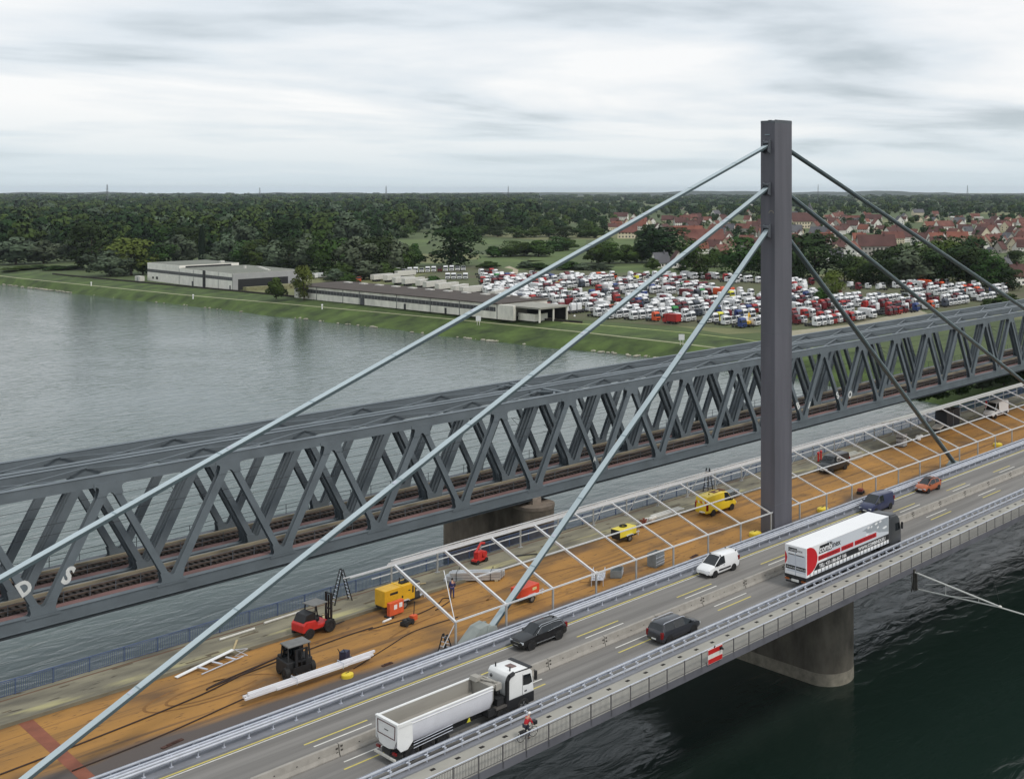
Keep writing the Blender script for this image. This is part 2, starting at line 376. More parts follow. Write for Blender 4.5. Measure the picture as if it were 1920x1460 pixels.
for cx_, cy_, r_, a0, a1 in ((-60.5, 5.0, 2.2, 1.2, 5.6), (-60.0, 5.2, 3.4, 2.0, 5.2), (-52., 5.2, 3.6, .2, 2.4), (-66., 3.5, 6., -.6, .9), (-40., 1.8, 5., 1.0, 2.6), (-30, 3.5, 4.2, .3, 2.8), (-20., 2.4, 5., 3.4, 5.2)):
    n_ = 22; pts_ = [(cx_ + r_ * 1.6 * math.cos(a0 + (a1 - a0) * k / n_), cy_ + r_ * .62 * math.sin(a0 + (a1 - a0) * k / n_)) for k in range(n_ + 1)]
    for (xa, ya), (xb, yb_) in zip(pts_[:-1], pts_[1:]):
        nx, ny = ya - yb_, xb - xa; q_ = .11 / math.hypot(nx, ny); TM.add([(xa - nx * q_, ya - ny * q_, .009), (xb - nx * q_, yb_ - ny * q_, .009), (xb + nx * q_, yb_ + ny * q_, .009), (xa + nx * q_, ya + ny * q_, .009)], [(0, 1, 2, 3)])
struct('tyre_marks', TM, M('tyre_mark_brown', rgb(126, 88, 44), .9, 0, .2, 2.), fixn=False)
STRIP = M('service_strip_concrete', rgb(108, 103, 90), .9, 0, .26, .5, stretch=(.35, 1, 1), bump=.25, det=8, col2=rgb(142, 136, 114), contrast=1.2)
nt = STRIP.node_tree; N = nt.nodes; L = nt.links; bs = N['Principled BSDF']; base = bs.inputs['Base Color'].links[0].from_socket
ge = N.new('ShaderNodeNewGeometry'); sx = N.new('ShaderNodeSeparateXYZ'); P = ge.outputs['Position']; L.new(P, sx.inputs[0])
band = nmath(N, L, 'SUBTRACT', .62, nmath(N, L, 'ABSOLUTE', nmath(N, L, 'SUBTRACT', sx.outputs[1], 11.25)))
pat = nmath(N, L, 'MULTIPLY', nmath(N, L, 'SUBTRACT', nnoise(N, L, P, .35, (.5, 1.5, 1), 6), .44), 5., True)
y1 = nmix(N, L, nmath(N, L, 'MULTIPLY', nmath(N, L, 'MULTIPLY', band, 4., True), pat), base, rgb(176, 168, 122))
edge = nmath(N, L, 'SUBTRACT', .16, nmath(N, L, 'ABSOLUTE', nmath(N, L, 'SUBTRACT', sx.outputs[1], 14.6)))
y2 = nmix(N, L, nmath(N, L, 'MULTIPLY', edge, 8., True), y1, rgb(92, 62, 44))
y3 = nmix(N, L, nmath(N, L, 'MULTIPLY', nmath(N, L, 'SUBTRACT', nnoise(N, L, P, 1.1, (.5, 1.4, 1), 5), .63), 12., True), y2, rgb(64, 56, 46))
L.new(y3, bs.inputs['Base Color'])
g = MB(); g.box(S0, S1, 10.1, 15.5, -.3, .16); g.box(S0, S1, 10.02, 10.3, -.2, .26); struct('service_footpath', g, STRIP)
g = MB()
for k_ in range(46):
    x = -78 + k_ * 3.4 + random.uniform(-1, 1); y = 11 + random.uniform(-.3, 3.4); l = random.uniform(.4, 2.2); h = random.uniform(.15, .4)
    g.add([(x, y, .167), (x + l, y + .03, .167), (x + l, y + h, .167), (x - .1, y + h, .167)], [(0, 1, 2, 3)])
struct('path_patches', g, M('dark_path_patch', rgb(92, 80, 62), .9, 0, .3, 2.), fixn=False)
# --------------------------------------------------------------- railings and guard rails
RAILC = M('railing_grey_paint', rgb(106, 103, 103), .55, .1, .1, 2.)
RAILB = M('railing_blue_grey_paint', rgb(66, 82, 114), .55, 0, .1, 2.)
def railing(lbl, y, x0, x1, pitch, zb, h, m, off=0., thick=.02, gap=.115):
    r = thing('parapet_railing', lbl, 'railing', (0, y, 0))
    n = int((x1 - x0) / pitch)
    hb = MB(); hb.tube((x0, 0, zb + h), (x0 + n * pitch, 0, zb + h), .045, 8); hb.build('handrail', GALV if m is RAILC else m, r)
    po = MB(); po.box(-.035, .035, -.05, .03, zb - .5, zb + h); po.box(-.06, .06, .0, .05, zb - .5, zb - .3)
    pr = po.build('post', m, r); pa = MB()
    pa.box(.05, pitch - .05, -.015, .015, zb + h - .14, zb + h - .10); pa.box(.05, pitch - .05, -.015, .015, zb + .04, zb + .08)
    x = .12
    while x < pitch - .08:
        pa.box(x - thick / 2, x + thick / 2, -.01, .01, zb + .06, zb + h - .12); x += gap
    pp = pa.build('bar_panel', m, r, fixn=False)
    for i in range(n + 1):
        if i == 0: pr.location.x = pp.location.x = x0; continue
        c = pr.copy(); COL.objects.link(c); c.location.x = x0 + i * pitch
        if i < n: c = pp.copy(); COL.objects.link(c); c.location.x = x0 + i * pitch
    return r
railing('grey barred railing between the footpath and the open dark water, nearest the drone', -20.5, -63.4 + .37, 88., 1.91, 0., 1.1, RAILC, thick=.022)
railing('blue grey barred railing behind the concrete strip, with a gap of water to the trusses', 15.25, -80.5, 110., 2.5, .16, 1.15, RAILB, thick=.028, gap=.14)
def wprof(y, z, h, u):   # closed W beam section (y, z)
    d = .085 * u
    a = [(y, z), (y + d, z + h * .12), (y + d, z + h * .3), (y + d * .25, z + h * .46), (y + d * .25, z + h * .54), (y + d, z + h * .7), (y + d, z + h * .88), (y, z + h)]
    return a + [(p - .012 * u, q_) for p, q_ in reversed(a)]
def guard(lbl, y, u, x0, x1, pitch, footy):
    """u = +1: traffic side faces +Y"""
    r = thing('guard_rail', lbl, 'guard rail', (0, y, 0))
    g = MB(); g.prism(wprof(.18 * u, .56, .36, u), 'x', x0, x1); g.build('corrugated_beam', GALV, r)
    g = MB(); g.box(x0, x1, -.04 * u - .06, -.04 * u + .06, .86, .97); g.build('top_tube', GALV, r, bevel=.015)
    g = MB(); g.box(x0, x1, -.14 * u - .045, -.14 * u + .045, .32, .46); g.build('lower_box_rail', GALV, r, bevel=.015)
    n = int((x1 - x0) / pitch)
    po = MB(); po.box(-.03, .03, -.06, .06, footy, .88); po.box(-.11, .11, -.1, .1, footy, footy + .03)
    po.box(-.05, .05, min(0, .2 * u), max(0, .2 * u), .66, .84); po.box(-.16, -.02, -.26 * u - .02, -.26 * u + .06, .6, .66)
    po.tube((-.28, -.14 * u, .72), (-.12, -.14 * u, .72), .05, 6)
    p0 = po.build('post', GALV, r)
    for i in range(n):
        c = p0 if i == 0 else p0.copy()
        if i: COL.objects.link(c)
        c.location.x = x0 + .4 + i * pitch
guard('galvanised guard rail with box beam between the lorries and the grey footpath', -17.0, 1, -64., 69., 1.345, .0)
guard('galvanised guard rail with double beam nearest the yellow edge line', -4.75, -1, -80., 86., 1.69, .10)
guard('galvanised guard rail bordering the rusty work site, outermost of the double rails', -4.08, 1, -80., 86., 1.69, .10)
r0 = None
for i in range(34):
    x = -77.6 + i * 5.87
    if r0 is None:
        r0 = thing('barrier_segment', 'pale concrete barrier segment in the median line between the two traffic directions', 'concrete barrier', (x, -11.48, 0), 0, 'concrete barrier segments in the median')
        c = MB(); c.prism([(-.32, 0), (-.32, .08), (-.2, .3), (-.12, .8), (.12, .8), (.2, .3), (.32, .08), (.32, 0)], 'x', .02, 5.83); c.build('barrier_body', M('barrier_concrete', rgb(156, 151, 143), .85, 0, .16, 1.3, bump=.2, det=7), r0, bevel=.02)
        for dx, z in ((-.24, .22), (-.24, .5), (.10, .32), (.10, .58)): c = MB(); c.box(dx, dx + .15, -.235 + z * .1, -.1, z, z + .11); c.build('coupling', M('coupling_dark', rgb(70, 66, 62), .8), r0)
        for dx in (1.4, 2.9, 4.4): c = MB(); c.box(dx, dx + .09, -.2, -.1, .42, .47); c.build('lifting_socket', BLACK, r0)
    else: dup(r0, (x, -11.48, 0))
d0 = None
for i in range(64):
    x = -62.8 + i * 1.91
    if d0 is None:
        c = MB(); c.box(-.17, .17, -.13, .13, .003, .02); c.box(-.14, .14, -.10, .10, .02, .03)
        d0 = c.build('drain_cover', M('cast_iron_dark', rgb(34, 31, 28), .8, 0, .3, 8.), loc=(x, -17.95, 0))
        tag(d0, 'small dark square drain cover set in the grey footpath', 'drain cover', 'drain covers along the footpath')
    else:
        c = d0.copy(); COL.objects.link(c); c.location = (x, -17.95, 0)
# signal board and radar outrigger
s = thing('signal_board', 'red and white striped board hung on the railing above the water', 'sign', (-32.95, -20.66, 0))
c = MB(); c.box(-.85, .85, -.03, .03, -.05, 1.12); c.build('board', M('sign_white', rgb(222, 216, 210), .5, 0, .06, 3.), s)
for z in (-.02, .72):
    c = MB(); c.box(-.83, .83, -.045, -.03, z, z + .37); c.build('red_band', M('sign_red', rgb(190, 34, 34), .5, 0, .1, 3.), s)
c = MB(); c.box(.5, .7, -.2, -.03, .8, 1.0); c.tube((.6, -.14, .9), (.6, -.34, .88), .08, 8); c.tube((-.1, 0, 1.1), (-.1, -.1, 1.28), .05, 6); c.build('lantern', BLACK, s)
o = thing('radar_outrigger', 'pale triangular pole outrigger reaching from the bridge edge out over the dark water', 'outrigger', (-3.4, -20.6, -.6))
PALE = M('outrigger_paint', rgb(196, 196, 190), .45, .1, .06, 2.)
c = MB(); c.tube((0, 0, 0), (0, -9.5, -1.24), .085, 8); c.build('upper_boom', PALE, o)
c = MB(); c.tube((0, -.5, -1.62), (0, -9.4, -1.3), .07, 8); c.tube((0, -9.4, -1.3), (0, -13.5, -1.45), .07, 8); c.build('lower_boom', PALE, o)
c = MB()
for a_, b_ in (((0, -3.6, -.5), (0, -3.6, -1.5)), ((0, -7.25, -.98), (0, -7.25, -1.36)), ((0, -3.3, -.45), (0, -1.2, -1.0)), ((0, -7.2, -.98), (0, -4.4, -1.42))): c.tube(a_, b_, .035, 6)
c.build('lattice_strut', PALE, o)
c = MB(); c.sphere((0, -9.5, -1.24), .2, nu=8, nv=5, sz=(1, 1, .6)); c.build('end_fitting', WHITED, o)
c = MB(); c.box(-.14, .1, -.1, .12, -1.8, .3); c.box(-.06, .06, -.35, -.1, -1.75, .05); c.tube((0, -.1, -.2), (0, .35, -2.0), .06, 6); c.tube((-.3, .05, -1.3), (-.5, .05, -.2), .04, 6); c.build('hinge_bracket', M('hinge_brown_grey', rgb(72, 70, 64), .8, 0, .3, 3.), o)
c = MB(); c.tube((0, -9.5, -1.1), (0, -8.6, 1.9), .018, 5); c.build('guy_rope', CHASS, o)
# ================================================================== RAILWAY BRIDGES
PAN, SN = 11.7, -2.3
RUST = M('rusty_track_bed', rgb(54, 45, 39), .9, 0, .3, .9, stretch=(.3, 1.5, 1), det=7)
PINK = M('walkway_red_primer', rgb(122, 92, 88), .85, 0, .25, .7, stretch=(.4, 1, 1), det=6)
SLEEP = M('sleeper_dark', rgb(52, 46, 42), .9, 0, .25, 3.)
RAILM = M('rail_steel', rgb(120, 104, 94), .45, .5, .2, 3.)
TROUGH = M('cable_trough_pale', rgb(140, 130, 110), .85, 0, .2, .6, stretch=(.3, 1, 1), det=6)
def gusset(mb, x, z, t, up):
    pts = [(1.5, -.3), (1.45, .02), (1.2, .06), (1.06, .18), (1.04, .42), (1.2, 1.05), (.34, 1.05), (.24, .86), (.12, .76), (0, .73)]
    pts = pts + [(-a, c_) for a, c_ in reversed(pts[:-1])]
    for dt in (-.4, .35): mb.prism([(x + a, z + up * c_) for a, c_ in pts], 'y', t + dt, t + dt + .05)
def rail_bridge(lbl, ta, tb, near):
    r = thing('railway_truss_bridge', lbl, 'railway bridge', (0, 0, 0))
    k0, k1 = -9, 15
    xs0, xs1 = SN + k0 * PAN, SN + k1 * PAN
    for t in (ta, tb):
        c = MB(); c.box(xs0, xs1, t - .34, t + .34, 8.5, 9.55); c.box(xs0, xs1, t - .4, t + .4, 9.55, 9.6)
        for k in range(k0, k1): gusset(c, SN + PAN * (k + .5), 8.52, t, -1)
        c.build('top_chord', STEEL, r)
        c = MB(); c.box(xs0, xs1, t - .3, t + .3, -4.05, -3.72); c.build('lower_flange', M('flange_shade_dark', rgb(50, 56, 60), .7, 0, .15, 1.), r)  # shadow band under the chord put into the flange colour
        c = MB(); c.box(xs0, xs1, t - .34, t + .34, -3.65, -2.56); c.box(xs0, xs1, t - .42, t + .42, -2.56, -2.5); c.box(xs0, xs1, t - .42, t + .42, -3.72, -3.65)
        for k in range(k0, k1 + 1): gusset(c, SN + PAN * k, -2.52, t, 1)
        c.build('bottom_chord', STEEL, r)
        for k in range(k0, k1):
            for u in (0, 1):
                a = Vector((SN + PAN * k, t, -3.0)); e_ = Vector((SN + PAN * (k + .5), t, 9.0))
                if u: a.x = SN + PAN * (k + 1)
                d = (e_ - a).normalized(); n = Vector((-d.z, 0, d.x)); wd = .8 if not u else .6
                a2 = a + d * .5; e2 = e_ - d * .5; c = MB()
                for dt in (-.31, .31): c.bar(a2 + Vector((0, dt, 0)), e2 + Vector((0, dt, 0)), .06, wd, up=n)
                c.bar(a2, e2, .56, .06, up=n)
                o_ = c.build('diagonal', STEEL, r, fixn=False)
                if near and t == ta:
                    q = GRAF.get((k, u))
                    if q:
                        body, f, sz, dx = q
                        ctr = a + d * f
                        ax = d
                        ang = math.atan2(ax.z, ax.x)
                        mtx = Matrix(((1, 0, 0), (0, 0, -1), (0, 1, 0)))
                        up = q[3] == 'v'
                        g_ = text('graffiti_letter', body, sz, GRAFM, o_, (ctr.x - .3, t - .36, ctr.z - .5), (PI / 2, 0, 0), .004, .8, bold=.02 if up else .09)
                        if not up: g_.rotation_euler = (PI / 2, -(ang - PI / 2) * .98, 0)
    tm = (ta + tb) / 2
    for k in range(k0, k1):
        x0, x1 = SN + PAN * (k + .5), SN + PAN * (k + 1.5)
        if k < k1 - 1:
            for p_, q_ in (((x0, ta + .4, 9.3), (x1, tb - .4, 9.3)), ((x0, tb - .4, 9.18), (x1, ta + .4, 9.18))):
                c = MB(); c.bar(p_, q_, .2, .12); c.build('wind_brace', STEEL, r, fixn=False)
    for k in (-1, 0, 10):
        x0 = SN + PAN * (k + .5)
        if k == 0:
            c = MB(); c.box(x0 - .3, x0 + .3, ta + .44, tb - .44, 8.7, 9.5); c.bar((x0 - 2.2, ta + .4, 9.3), (x0, tm, 9.3), .3, .2); c.bar((x0 - 2.2, tb - .4, 9.3), (x0, tm, 9.3), .3, .2); c.build('portal_strut', STEEL, r)
    c = MB(); c.box(xs0, xs1, ta + .44, tb - .44, -3.1, -2.6); c.build('deck_plate', RUST, r)
    c = MB(); c.box(xs0, xs1, ta + .46, ta + 1.5, -2.6, -2.5); c.build('walkway', PINK, r)
    c = MB(); x = xs0
    while x < xs1: c.box(x, x + .26, tm - 1.25, tm + 1.25, -2.6, -2.36); x += .62
    c.build('sleepers', SLEEP, r, fixn=False)['kind'] = 'stuff'
    for dt in (-.75, .75):
        c = MB(); c.box(xs0, xs1, tm + dt - .035, tm + dt + .035, -2.36, -2.2); c.build('rail', RAILM, r)
    c = MB(); c.box(xs0, xs1, tb - .95, tb - .62, -2.6, -2.25); c.build('cable_trough', TROUGH, r)
    c = MB(); c.tube((xs0, ta + 1.5, -1.45), (xs1, ta + 1.5, -1.45), .03, 5); c.tube((xs0, ta + 1.5, -1.95), (xs1, ta + 1.5, -1.95), .02, 5)
    x = xs0
    while x < xs1: c.box(x - .03, x + .03, ta + 1.47, ta + 1.53, -2.5, -1.45); x += 2.34
    c.build('walkway_railing', STEELD, r, fixn=False)
    if not near:
        c = MB(); c.box(xs0, xs1, tb + .44, tb + 1.5, -2.75, -2.6); x = xs0
        for z in (-1.5, -2.0): c.tube((xs0, tb + 1.45, z), (xs1, tb + 1.45, z), .03, 5)
        while x < xs1: c.box(x - .03, x + .03, tb + 1.42, tb + 1.48, -2.6, -1.5); x += 2.9
        c.build('outer_walkway', STEELD, r, fixn=False)
    c = MB(); c.tube((xs0, tm, 3.9), (xs1, tm, 3.9), .02, 4); c.tube((xs0, tm, 4.9), (xs1, tm, 4.9), .02, 4); c.build('contact_wire', CHASS, r)
    for k in range(k0 + 1, k1, 4):
        x = SN + PAN * (k + .5) - 1.6; c = MB()
        c.tube((x, ta + .4, 4.9), (x, tm, 4.9), .035, 5); c.tube((x, ta + .4, 3.3), (x, tm + .3, 4.9), .03, 5); c.tube((x, tm - .6, 4.0), (x, tm + .5, 3.95), .02, 4); c.build('catenary_arm', CHASS, r)
    for k in (0,):
        for t in (ta, tb):
            c = MB(); c.box(SN - .7, SN + .7, t - .5, t + .5, -4.7, -3.72); c.build('bearing', M('bearing_plinth', rgb(140, 128, 116), .9, 0, .2, 2.), r, bevel=.05)
    return r
GRAFM = M('graffiti_white', rgb(214, 214, 210), .7, 0, .1, 3.)
GRAF = {(-6, 1): ('D', 3.4, 1.9, 'r'), (-5, 0): ('S', 4.0, 2.2, 'r'), (0, 1): ('A', 3.0, .95, 'v'), (1, 0): ('F', 3.0, .95, 'v'), (4, 1): ('B', 3.4, 1.7, 'r'), (5, 0): ('i', 3.3, 1.7, 'r'), (5, 1): ('S', 3.6, 1.7, 'r'), (6, 0): ('O', 3.6, 1.7, 'r')}
rail_bridge('grey steel railway truss bridge nearer to the road bridge, graffiti letters on its diagonals', 40.0, 46.0, True)
rail_bridge('grey steel railway truss bridge on the far side, partly hidden behind its twin', 47.3, 53.2, False)
p = thing('railway_pier', 'brown grey round nosed river pier carrying both railway trusses', 'bridge pier', (SN, 0, 0))
c = MB(); c.prism(stadium(0, 2.3, 39.6, 56.8), 'z', ZW - 3, -5.0); c.build('pier_shaft', M('pier_sandstone_stained', rgb(100, 90, 78), .92, 0, .4, .5, stretch=(1, 1, .6), bump=.3, det=7, contrast=1.3), p, smooth=True)
c = MB(); c.prism(stadium(0, 2.38, 39.6, 56.8), 'z', -5.0, -4.55); c.build('pier_cap', M('pier_cap_stone', rgb(118, 106, 94), .9, 0, .3, 1.), p, smooth=True)
# ================================================================== WATER AND LAND
WAT = bpy.data.materials.new('river_water'); WAT.use_nodes = True
nt = WAT.node_tree; N = nt.nodes; L = nt.links; bs = N['Principled BSDF']
bs.inputs['Base Color'].default_value = (.019, .034, .028, 1); bs.inputs['Roughness'].default_value = .05; bs.inputs['IOR'].default_value = 1.33
ge = N.new('ShaderNodeNewGeometry'); P = ge.outputs['Position']
sx = N.new('ShaderNodeSeparateXYZ'); L.new(P, sx.inputs[0])
unshaded = nmath(N, L, 'MULTIPLY', nmath(N, L, 'ADD', nmath(N, L, 'ADD', sx.outputs[1], 8.), nmath(N, L, 'MULTIPLY', nnoise(N, L, P, .03), 10.)), .03, True)
L.new(nmix(N, L, unshaded, (.010, .021, .016), (.085, .112, .102)), bs.inputs['Base Color'])     # bridge shade and dark reflection put into the near-side colour, paler beyond
h1 = nnoise(N, L, P, .42, (.6, 1.3, 1), 7, .6); h2 = nnoise(N, L, P, .09, (.6, 1.5, 1), 4, 1.2); h3 = nnoise(N, L, P, .016, (1, .6, 1), 3, 1.0)
calm = nmath(N, L, 'ADD', nmath(N, L, 'MULTIPLY', nnoise(N, L, P, .022, (1, .45, 1), 4, 1.5), 1.3), .25)
hh = nmath(N, L, 'ADD', nmath(N, L, 'MULTIPLY', nmath(N, L, 'MULTIPLY', h1, nmath(N, L, 'MULTIPLY', calm, nmath(N, L, 'ADD', nmath(N, L, 'MULTIPLY', unshaded, .45), .55))), .5), nmath(N, L, 'MULTIPLY', h2, .22))
bn = N.new('ShaderNodeBump'); bn.inputs['Strength'].default_value = .36; bn.inputs['Distance'].default_value = 1.
L.new(hh, bn.inputs['Height']); L.new(bn.outputs[0], bs.inputs['Normal'])
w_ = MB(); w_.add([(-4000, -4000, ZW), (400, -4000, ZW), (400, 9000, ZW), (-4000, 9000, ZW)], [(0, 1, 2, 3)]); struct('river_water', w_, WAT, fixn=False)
GRASS = M('bank_grass', rgb(52, 68, 30), .95, 0, .3, .12, bump=.4, bsc=1.2, det=8, col2=rgb(84, 104, 46), contrast=1.1)
LAND = bpy.data.materials.new('farmland'); LAND.use_nodes = True
nt = LAND.node_tree; N = nt.nodes; L = nt.links; bs = N['Principled BSDF']; bs.inputs['Roughness'].default_value = .95
ge = N.new('ShaderNodeNewGeometry'); P = ge.outputs['Position']
vo = N.new('ShaderNodeTexVoronoi'); vo.inputs['Scale'].default_value = .0055; L.new(P, vo.inputs['Vector'])
hv = N.new('ShaderNodeSeparateColor'); L.new(vo.outputs['Color'], hv.inputs[0])
a_ = nmix(N, L, nnoise(N, L, P, .05, (1, 1, 1), 6), rgb(58, 72, 38), rgb(86, 100, 52))
b_ = nmix(N, L, nmath(N, L, 'MULTIPLY', nmath(N, L, 'SUBTRACT', hv.outputs[0], .78), 8, True), a_, rgb(110, 112, 72))
c_ = nmix(N, L, nmath(N, L, 'MULTIPLY', nmath(N, L, 'SUBTRACT', nnoise(N, L, P, .015, (1, 1, 1), 5), .55), 6, True), b_, rgb(52, 64, 36))
L.new(c_, bs.inputs['Base Color'])
shore = [(9000, 60), (1600, 95), (900, 108), (700, 113), (652, 115), (584, 119), (519, 123), (460, 128), (390, 134), (330, 137), (290, 139), (250, 142), (206, 147), (176, 150), (120, 150), (77, 143), (30, 136), (-300, 135), (-2500, 140)]
pathp = [(9000, 66), (1600, 101), (900, 114), (700, 119), (640, 121), (470, 134), (379, 145), (323, 151), (272, 156), (216, 160), (170, 161), (100, 158), (30, 150), (-300, 150), (-2500, 155)]
crest = [(9000, 80), (1600, 115), (900, 126), (616, 137), (460, 150), (392, 155), (329, 158), (276, 162), (251, 166), (215, 172), (180, 175), (100, 172), (30, 165), (-300, 165), (-2500, 170)]
def at(pl, t):
    for (t0, s0), (t1, s1) in zip(pl[:-1], pl[1:]):
        if t1 <= t <= t0: return s1 + (s0 - s1) * (t - t1) / (t0 - t1)
    return pl[-1][1]
ts = list(range(-2500, -100, 200)) + list(range(-100, 800, 8)) + list(range(800, 1600, 40)) + list(range(1600, 9001, 400))
m_ = MB(); rows = []
for t in ts:
    w1 = math.sin(t * .11) * .7 + math.sin(t * .043 + 1) * 1.1 + random.uniform(-.5, .5)
    rows.append([(at(shore, t) - 6 + w1, t, ZW - 2.2), (at(shore, t) + w1, t, ZW + .02), (at(shore, t) + 1.2 + w1, t, ZW + .8 + random.uniform(-.15, .25)), (at(pathp, t) - 1.6, t, -11.75 + random.uniform(-.1, .1)), (at(pathp, t) - 1, t, -11.45), (at(pathp, t) + 1, t, -11.4), (at(crest, t) - .5, t, ZL - .02), (at(crest, t) + 1.5, t, ZL)])
vs = [p for r in rows for p in r]; nc = 8
m_.add(vs, [(i * nc + j, i * nc + j + 1, (i + 1) * nc + j + 1, (i + 1) * nc + j) for i in range(len(ts) - 1) for j in range(nc - 1)])
struct('riverbank', m_, GRASS, smooth=True)
m_ = MB()
for i, t in enumerate(ts): m_.v.append((at(crest, t) + 1.4, t, ZL)); m_.v.append((14000, t * (2 if abs(t) > 800 else 1), ZL))
m_.f = [(2 * i, 2 * i + 1, 2 * i + 3, 2 * i + 2) for i in range(len(ts) - 1)]; m_.m = [0] * len(m_.f)
struct('ground', m_, LAND, fixn=True)
m_ = MB()
pt = [t for t in ts if 120 <= t <= 760]
for t in pt: m_.v += [(at(pathp, t) - .75, t, -11.38), (at(pathp, t) + .75, t, -11.34)]
m_.f = [(2 * i, 2 * i + 1, 2 * i + 3, 2 * i + 2) for i in range(len(pt) - 1)]; m_.m = [0] * len(m_.f)
struct('path', m_, M('gravel_path', rgb(150, 152, 118), .95, 0, .2, .4))
m_ = MB()
for t in [t for t in ts if 120 <= t <= 236]: m_.v += [(at(crest, t) - 1.8, t, ZL - .22), (at(crest, t) - .6, t, ZL + .02)]
k_ = len(m_.v) // 2; m_.f = [(2 * i, 2 * i + 1, 2 * i + 3, 2 * i + 2) for i in range(k_ - 1)]; m_.m = [0] * (k_ - 1)
struct('path', m_, M('dry_grass_path', rgb(140, 148, 96), .95, 0, .2, .4))
def patch(name, pts, z, mat):
    q = MB(); q.add([(x, y, z) for x, y in pts], [tuple(range(len(pts)))]); return struct(name, q, mat)
YARD = M('yard_dirt', rgb(104, 98, 74), .95, 0, .3, .05, det=8, col2=rgb(82, 92, 56), contrast=1.3)
patch('truck_yard_ground', [(172, 256), (182, 205), (196, 168), (212, 152), (300, 128), (420, 150), (420, 215), (372, 300), (352, 370), (335, 520), (262, 470), (215, 400), (190, 320)], ZL + .05, YARD)
patch('yard_road', [G(x, y) for x, y in ((1012, 585), (1040, 570), (1052, 576), (1085, 580), (1045, 598), (1000, 598))], ZL + .09, M('yard_sand', rgb(168, 156, 134), .95, 0, .15, .2))
patch('yard_road', [G(x, y) for x, y in ((945, 525), (960, 515), (962, 505), (945, 502), (955, 499), (972, 506), (970, 517), (956, 528))], ZL + .09, M('yard_sand', rgb(168, 156, 134)))
patch('yard_road', [G(x, y) for x, y in ((1480, 621), (1600, 608), (1720, 580), (1740, 588), (1620, 618), (1480, 640))], ZL + .09, M('yard_gravel', rgb(150, 144, 122), .95, 0, .2, .2))
MEAD = M('meadow_grass', rgb(72, 92, 44), .95, 0, .2, .03, det=8, col2=rgb(96, 112, 58))
for pts in (((885, 447), (985, 452), (1100, 449), (1096, 462), (1010, 470), (895, 455)), ((1010, 470), (1085, 460), (1100, 470), (1060, 487), (985, 492), (1000, 480)), ((1118, 447), (1210, 446), (1215, 462), (1150, 468)), ((750, 450), (805, 449), (800, 462), (755, 463)),
            ((900, 478), (985, 488), (1090, 492), (1100, 500), (960, 508), (895, 490)), ((560, 423), (770, 418), (770, 414), (560, 418)), ((1150, 500), (1230, 497), (1250, 510), (1150, 512)), ((650, 415), (820, 413), (820, 409.5), (650, 411))):
    patch('meadow', [G(x, y) for x, y in pts], ZL + .06, MEAD)
# riprap at the water's edge
b_ = MB()
for k_ in range(260):
    t = random.choice([random.uniform(560, 700), random.uniform(150, 700), random.uniform(150, 260)]); s = at(shore, t) + random.uniform(-.6, 1.6); r = random.uniform(.25, .8)
    b_.sphere((s, t, ZW + .15), r, 0, 6, 4, (random.uniform(.8, 1.6), random.uniform(.8, 1.8), .55))
tag(b_.build('shore_stones', M('riprap_stone', rgb(150, 146, 130), .9, 0, .3, .5)), kind='stuff')
# ---------------------------------------------------------------- far hills
hl = MB(); n = 160
for i in range(n + 1):
    a = -.75 + 1.2 * i / n; u = a + TH * 0
    for d, k_ in ((8800, 0), (10500, 1), (13500, 2)):
        h = ZL - 1 if k_ != 1 else 6 + 18 * max(0, math.sin(i * .071 + .6)) * (1 if i > 62 else .25) + 7 * math.sin(i * .29) + 4 * math.sin(i * .83 + 2) + random.uniform(-2.5, 2.5)
        lx = math.tan(a) * d
        hl.v.append((CAM[0] + lx * ES[0] + d * ES[1], CAM[1] + lx * ET[0] + d * ET[1], h))
hl.f = [(3 * i + j, 3 * i + j + 1, 3 * i + j + 4, 3 * i + j + 3) for i in range(n) for j in range(2)]; hl.m = [0] * len(hl.f)
struct('hills', hl, M('wooded_hills', rgb(44, 58, 46), .95, 0, .3, .004), smooth=True)
# ================================================================== TREES
def leafmat(nm, c, v=.1): return M(nm, c, .85, 0, .45, .06, det=3, spec=.1, island=v)
LEAF = {'dark': leafmat('leaves_dark', rgb(44, 60, 33)), 'mid': leafmat('leaves_mid', rgb(60, 80, 39)), 'grey': leafmat('leaves_willow_grey', rgb(82, 94, 74)), 'olive': leafmat('leaves_olive', rgb(80, 95, 44)), 'pine': leafmat('leaves_cypress', rgb(27, 40, 26))}
BARK = M('bark', rgb(74, 64, 52), .95, 0, .3, 2.)
def cards(pos, nrm, size, rg):
    n = len(pos); a = np.cross(nrm, rg.normal(size=(n, 3))); a /= np.linalg.norm(a, axis=1)[:, None] + 1e-9; b = np.cross(nrm, a)
    sz = (size * rg.uniform(.6, 1.4, n))[:, None]; a = a * sz; b = b * sz * rg.uniform(.55, 1., n)[:, None]
    return np.stack([pos - a - b * .6, pos + a * .9 - b, pos + a + b * .7, pos - a * .7 + b], 1).reshape(-1, 3)
